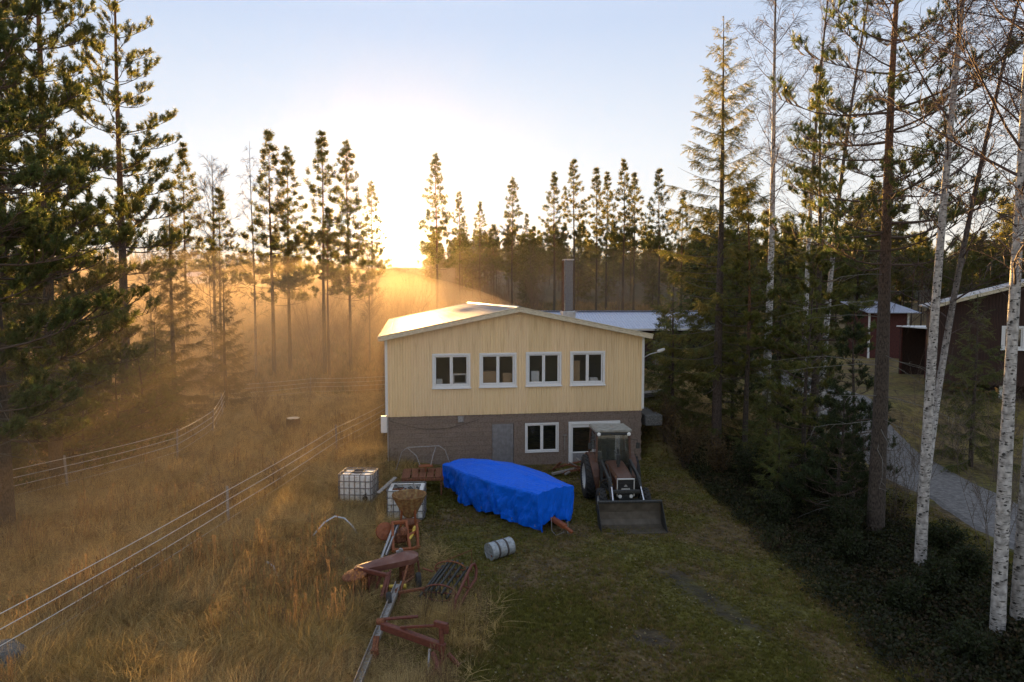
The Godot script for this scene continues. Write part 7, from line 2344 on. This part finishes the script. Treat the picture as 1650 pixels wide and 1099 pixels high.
	b = Buf.new()
	bar(b, Vector3(-0.45, 0.42, 0.3), Vector3(-1.15, 0.3, 0.42), 0.06, 0.07); b.pipe(Vector3(-1.1, 0.0, 0.5), Vector3(-1.05, 0.75, -0.2), 0.03); bar(b, Vector3(-1.15, 0.36, 0.4), Vector3(-1.1, 0.2, -0.8), 0.05, 0.06)
	b.pipe(Vector3(-0.45, 0.55, -0.4), Vector3(-0.75, 0.58, -0.5), 0.025)
	obj("frame", b, M.rust, t)
	for p in [Vector3(-0.85, 0.24, -0.45), Vector3(-1.2, 0.22, 0.75)]:
		b = Buf.new(); b.lathe([Vector2(0.1, -0.05), Vector2(0.22, -0.06), Vector2(0.24, 0.0), Vector2(0.22, 0.06), Vector2(0.1, 0.05), Vector2(0.0, 0.04)], 20, Transform3D(Basis(Vector3(0, 0, 1), PI / 2).rotated(Vector3.UP, 0.4), p))
		obj("wheel", b, M.rubber, t)
	b = Buf.new(); bar(b, Vector3(0.85, 0.06, 0.25), Vector3(0.72, 0.2, -0.1), 0.03, 0.03)
	obj("marker_stick", b, M.yellow_plastic, t)
	var st := thing("bent_rod", "thin rusty rod bent into a corner above the grass near the drum", "rod", on(-1.2, 18.2))
	b = Buf.new(); b.path([Vector3(-0.55, 0.42, 0.2), Vector3(0.1, 0.62, 0.0), Vector3(0.1, 0.0, 0.02)], 0.014, 6)
	obj("rod", b, M.rust, st)

	# the plough beam in the foreground and the long weathered rail
	t = thing("plough_beam", "rust-red plough beam with upright bracket lying across the bottom of the view", "plough", on(-2.0, 13.5), 0)
	b = Buf.new()
	bar(b, Vector3(-0.72, 0.62, -0.35), Vector3(0.66, 0.48, 0.30), 0.13, 0.16, Color.WHITE, 0.015)
	obj("beam", b, M.red_paint, t)
	b = Buf.new(); bar(b, Vector3(0.60, 0.22, 0.30), Vector3(0.58, 0.95, 0.22), 0.09, 0.11, Color.WHITE, 0.012); bar(b, Vector3(0.44, 0.92, 0.16), Vector3(0.72, 0.92, 0.30), 0.1, 0.12, Color.WHITE, 0.012); bx(b, Vector3(0.68, 0.86, 0.27), Vector3(0.1, 0.18, 0.12), Vector3(0, 20, 0), Color.WHITE, 0.012)
	obj("upright", b, M.red_paint, t)
	b = Buf.new(); bar(b, Vector3(-0.3, 0.66, -0.18), Vector3(0.50, 0.88, 0.18), 0.05, 0.05); b.pipe(Vector3(-0.70, 0.72, -0.42), Vector3(0.02, 0.74, -0.50), 0.035, 8)
	obj("brace", b, M.red_paint, t)
	b = Buf.new(); bar(b, Vector3(0.42, 0.42, 0.35), Vector3(0.66, 0.05, 0.75), 0.09, 0.09, Color.WHITE, 0.012); bar(b, Vector3(0.60, 0.30, 0.45), Vector3(0.40, 0.08, 0.72), 0.08, 0.1, Color.WHITE, 0.012); bar(b, Vector3(0.72, 0.36, 0.3), Vector3(0.95, 0.14, 0.36), 0.08, 0.08, Color.WHITE, 0.012)
	obj("share_leg", b, M.red_paint, t)
	b = Buf.new(); b.pipe(Vector3(0.36, 0.46, 0.30), Vector3(0.34, 0.0, 0.5), 0.03)
	obj("prop", b, M.steel, t)
	b = Buf.new(); bar(b, Vector3(-0.80, 0.10, 0.2), Vector3(-0.78, 0.52, -0.1), 0.12, 0.06); bar(b, Vector3(-0.86, 0.28, 0.1), Vector3(-0.70, 0.30, 0.1), 0.08, 0.12); b.pipe(Vector3(-0.82, 0.68, -0.4), Vector3(-0.66, 0.7, -0.36), 0.07, 12)
	obj("clamp", b, M.rust, t)
	t = thing("long_rail", "long weathered grey rail lying under the plough beam towards the bottom edge", "rail", Vector3.ZERO)
	b = Buf.new(); bar(b, on(-2.83, 16.6, 0.30), on(-2.92, 12.4, 0.14), 0.14, 0.07, Color.WHITE, 0.008); bar(b, on(-2.90, 16.6, 0.36), on(-2.99, 12.4, 0.20), 0.02, 0.10, Color.WHITE, 0.004); bar(b, on(-2.76, 16.6, 0.36), on(-2.85, 12.4, 0.20), 0.02, 0.10, Color.WHITE, 0.004)
	obj("channel", b, M.steel_old, t)
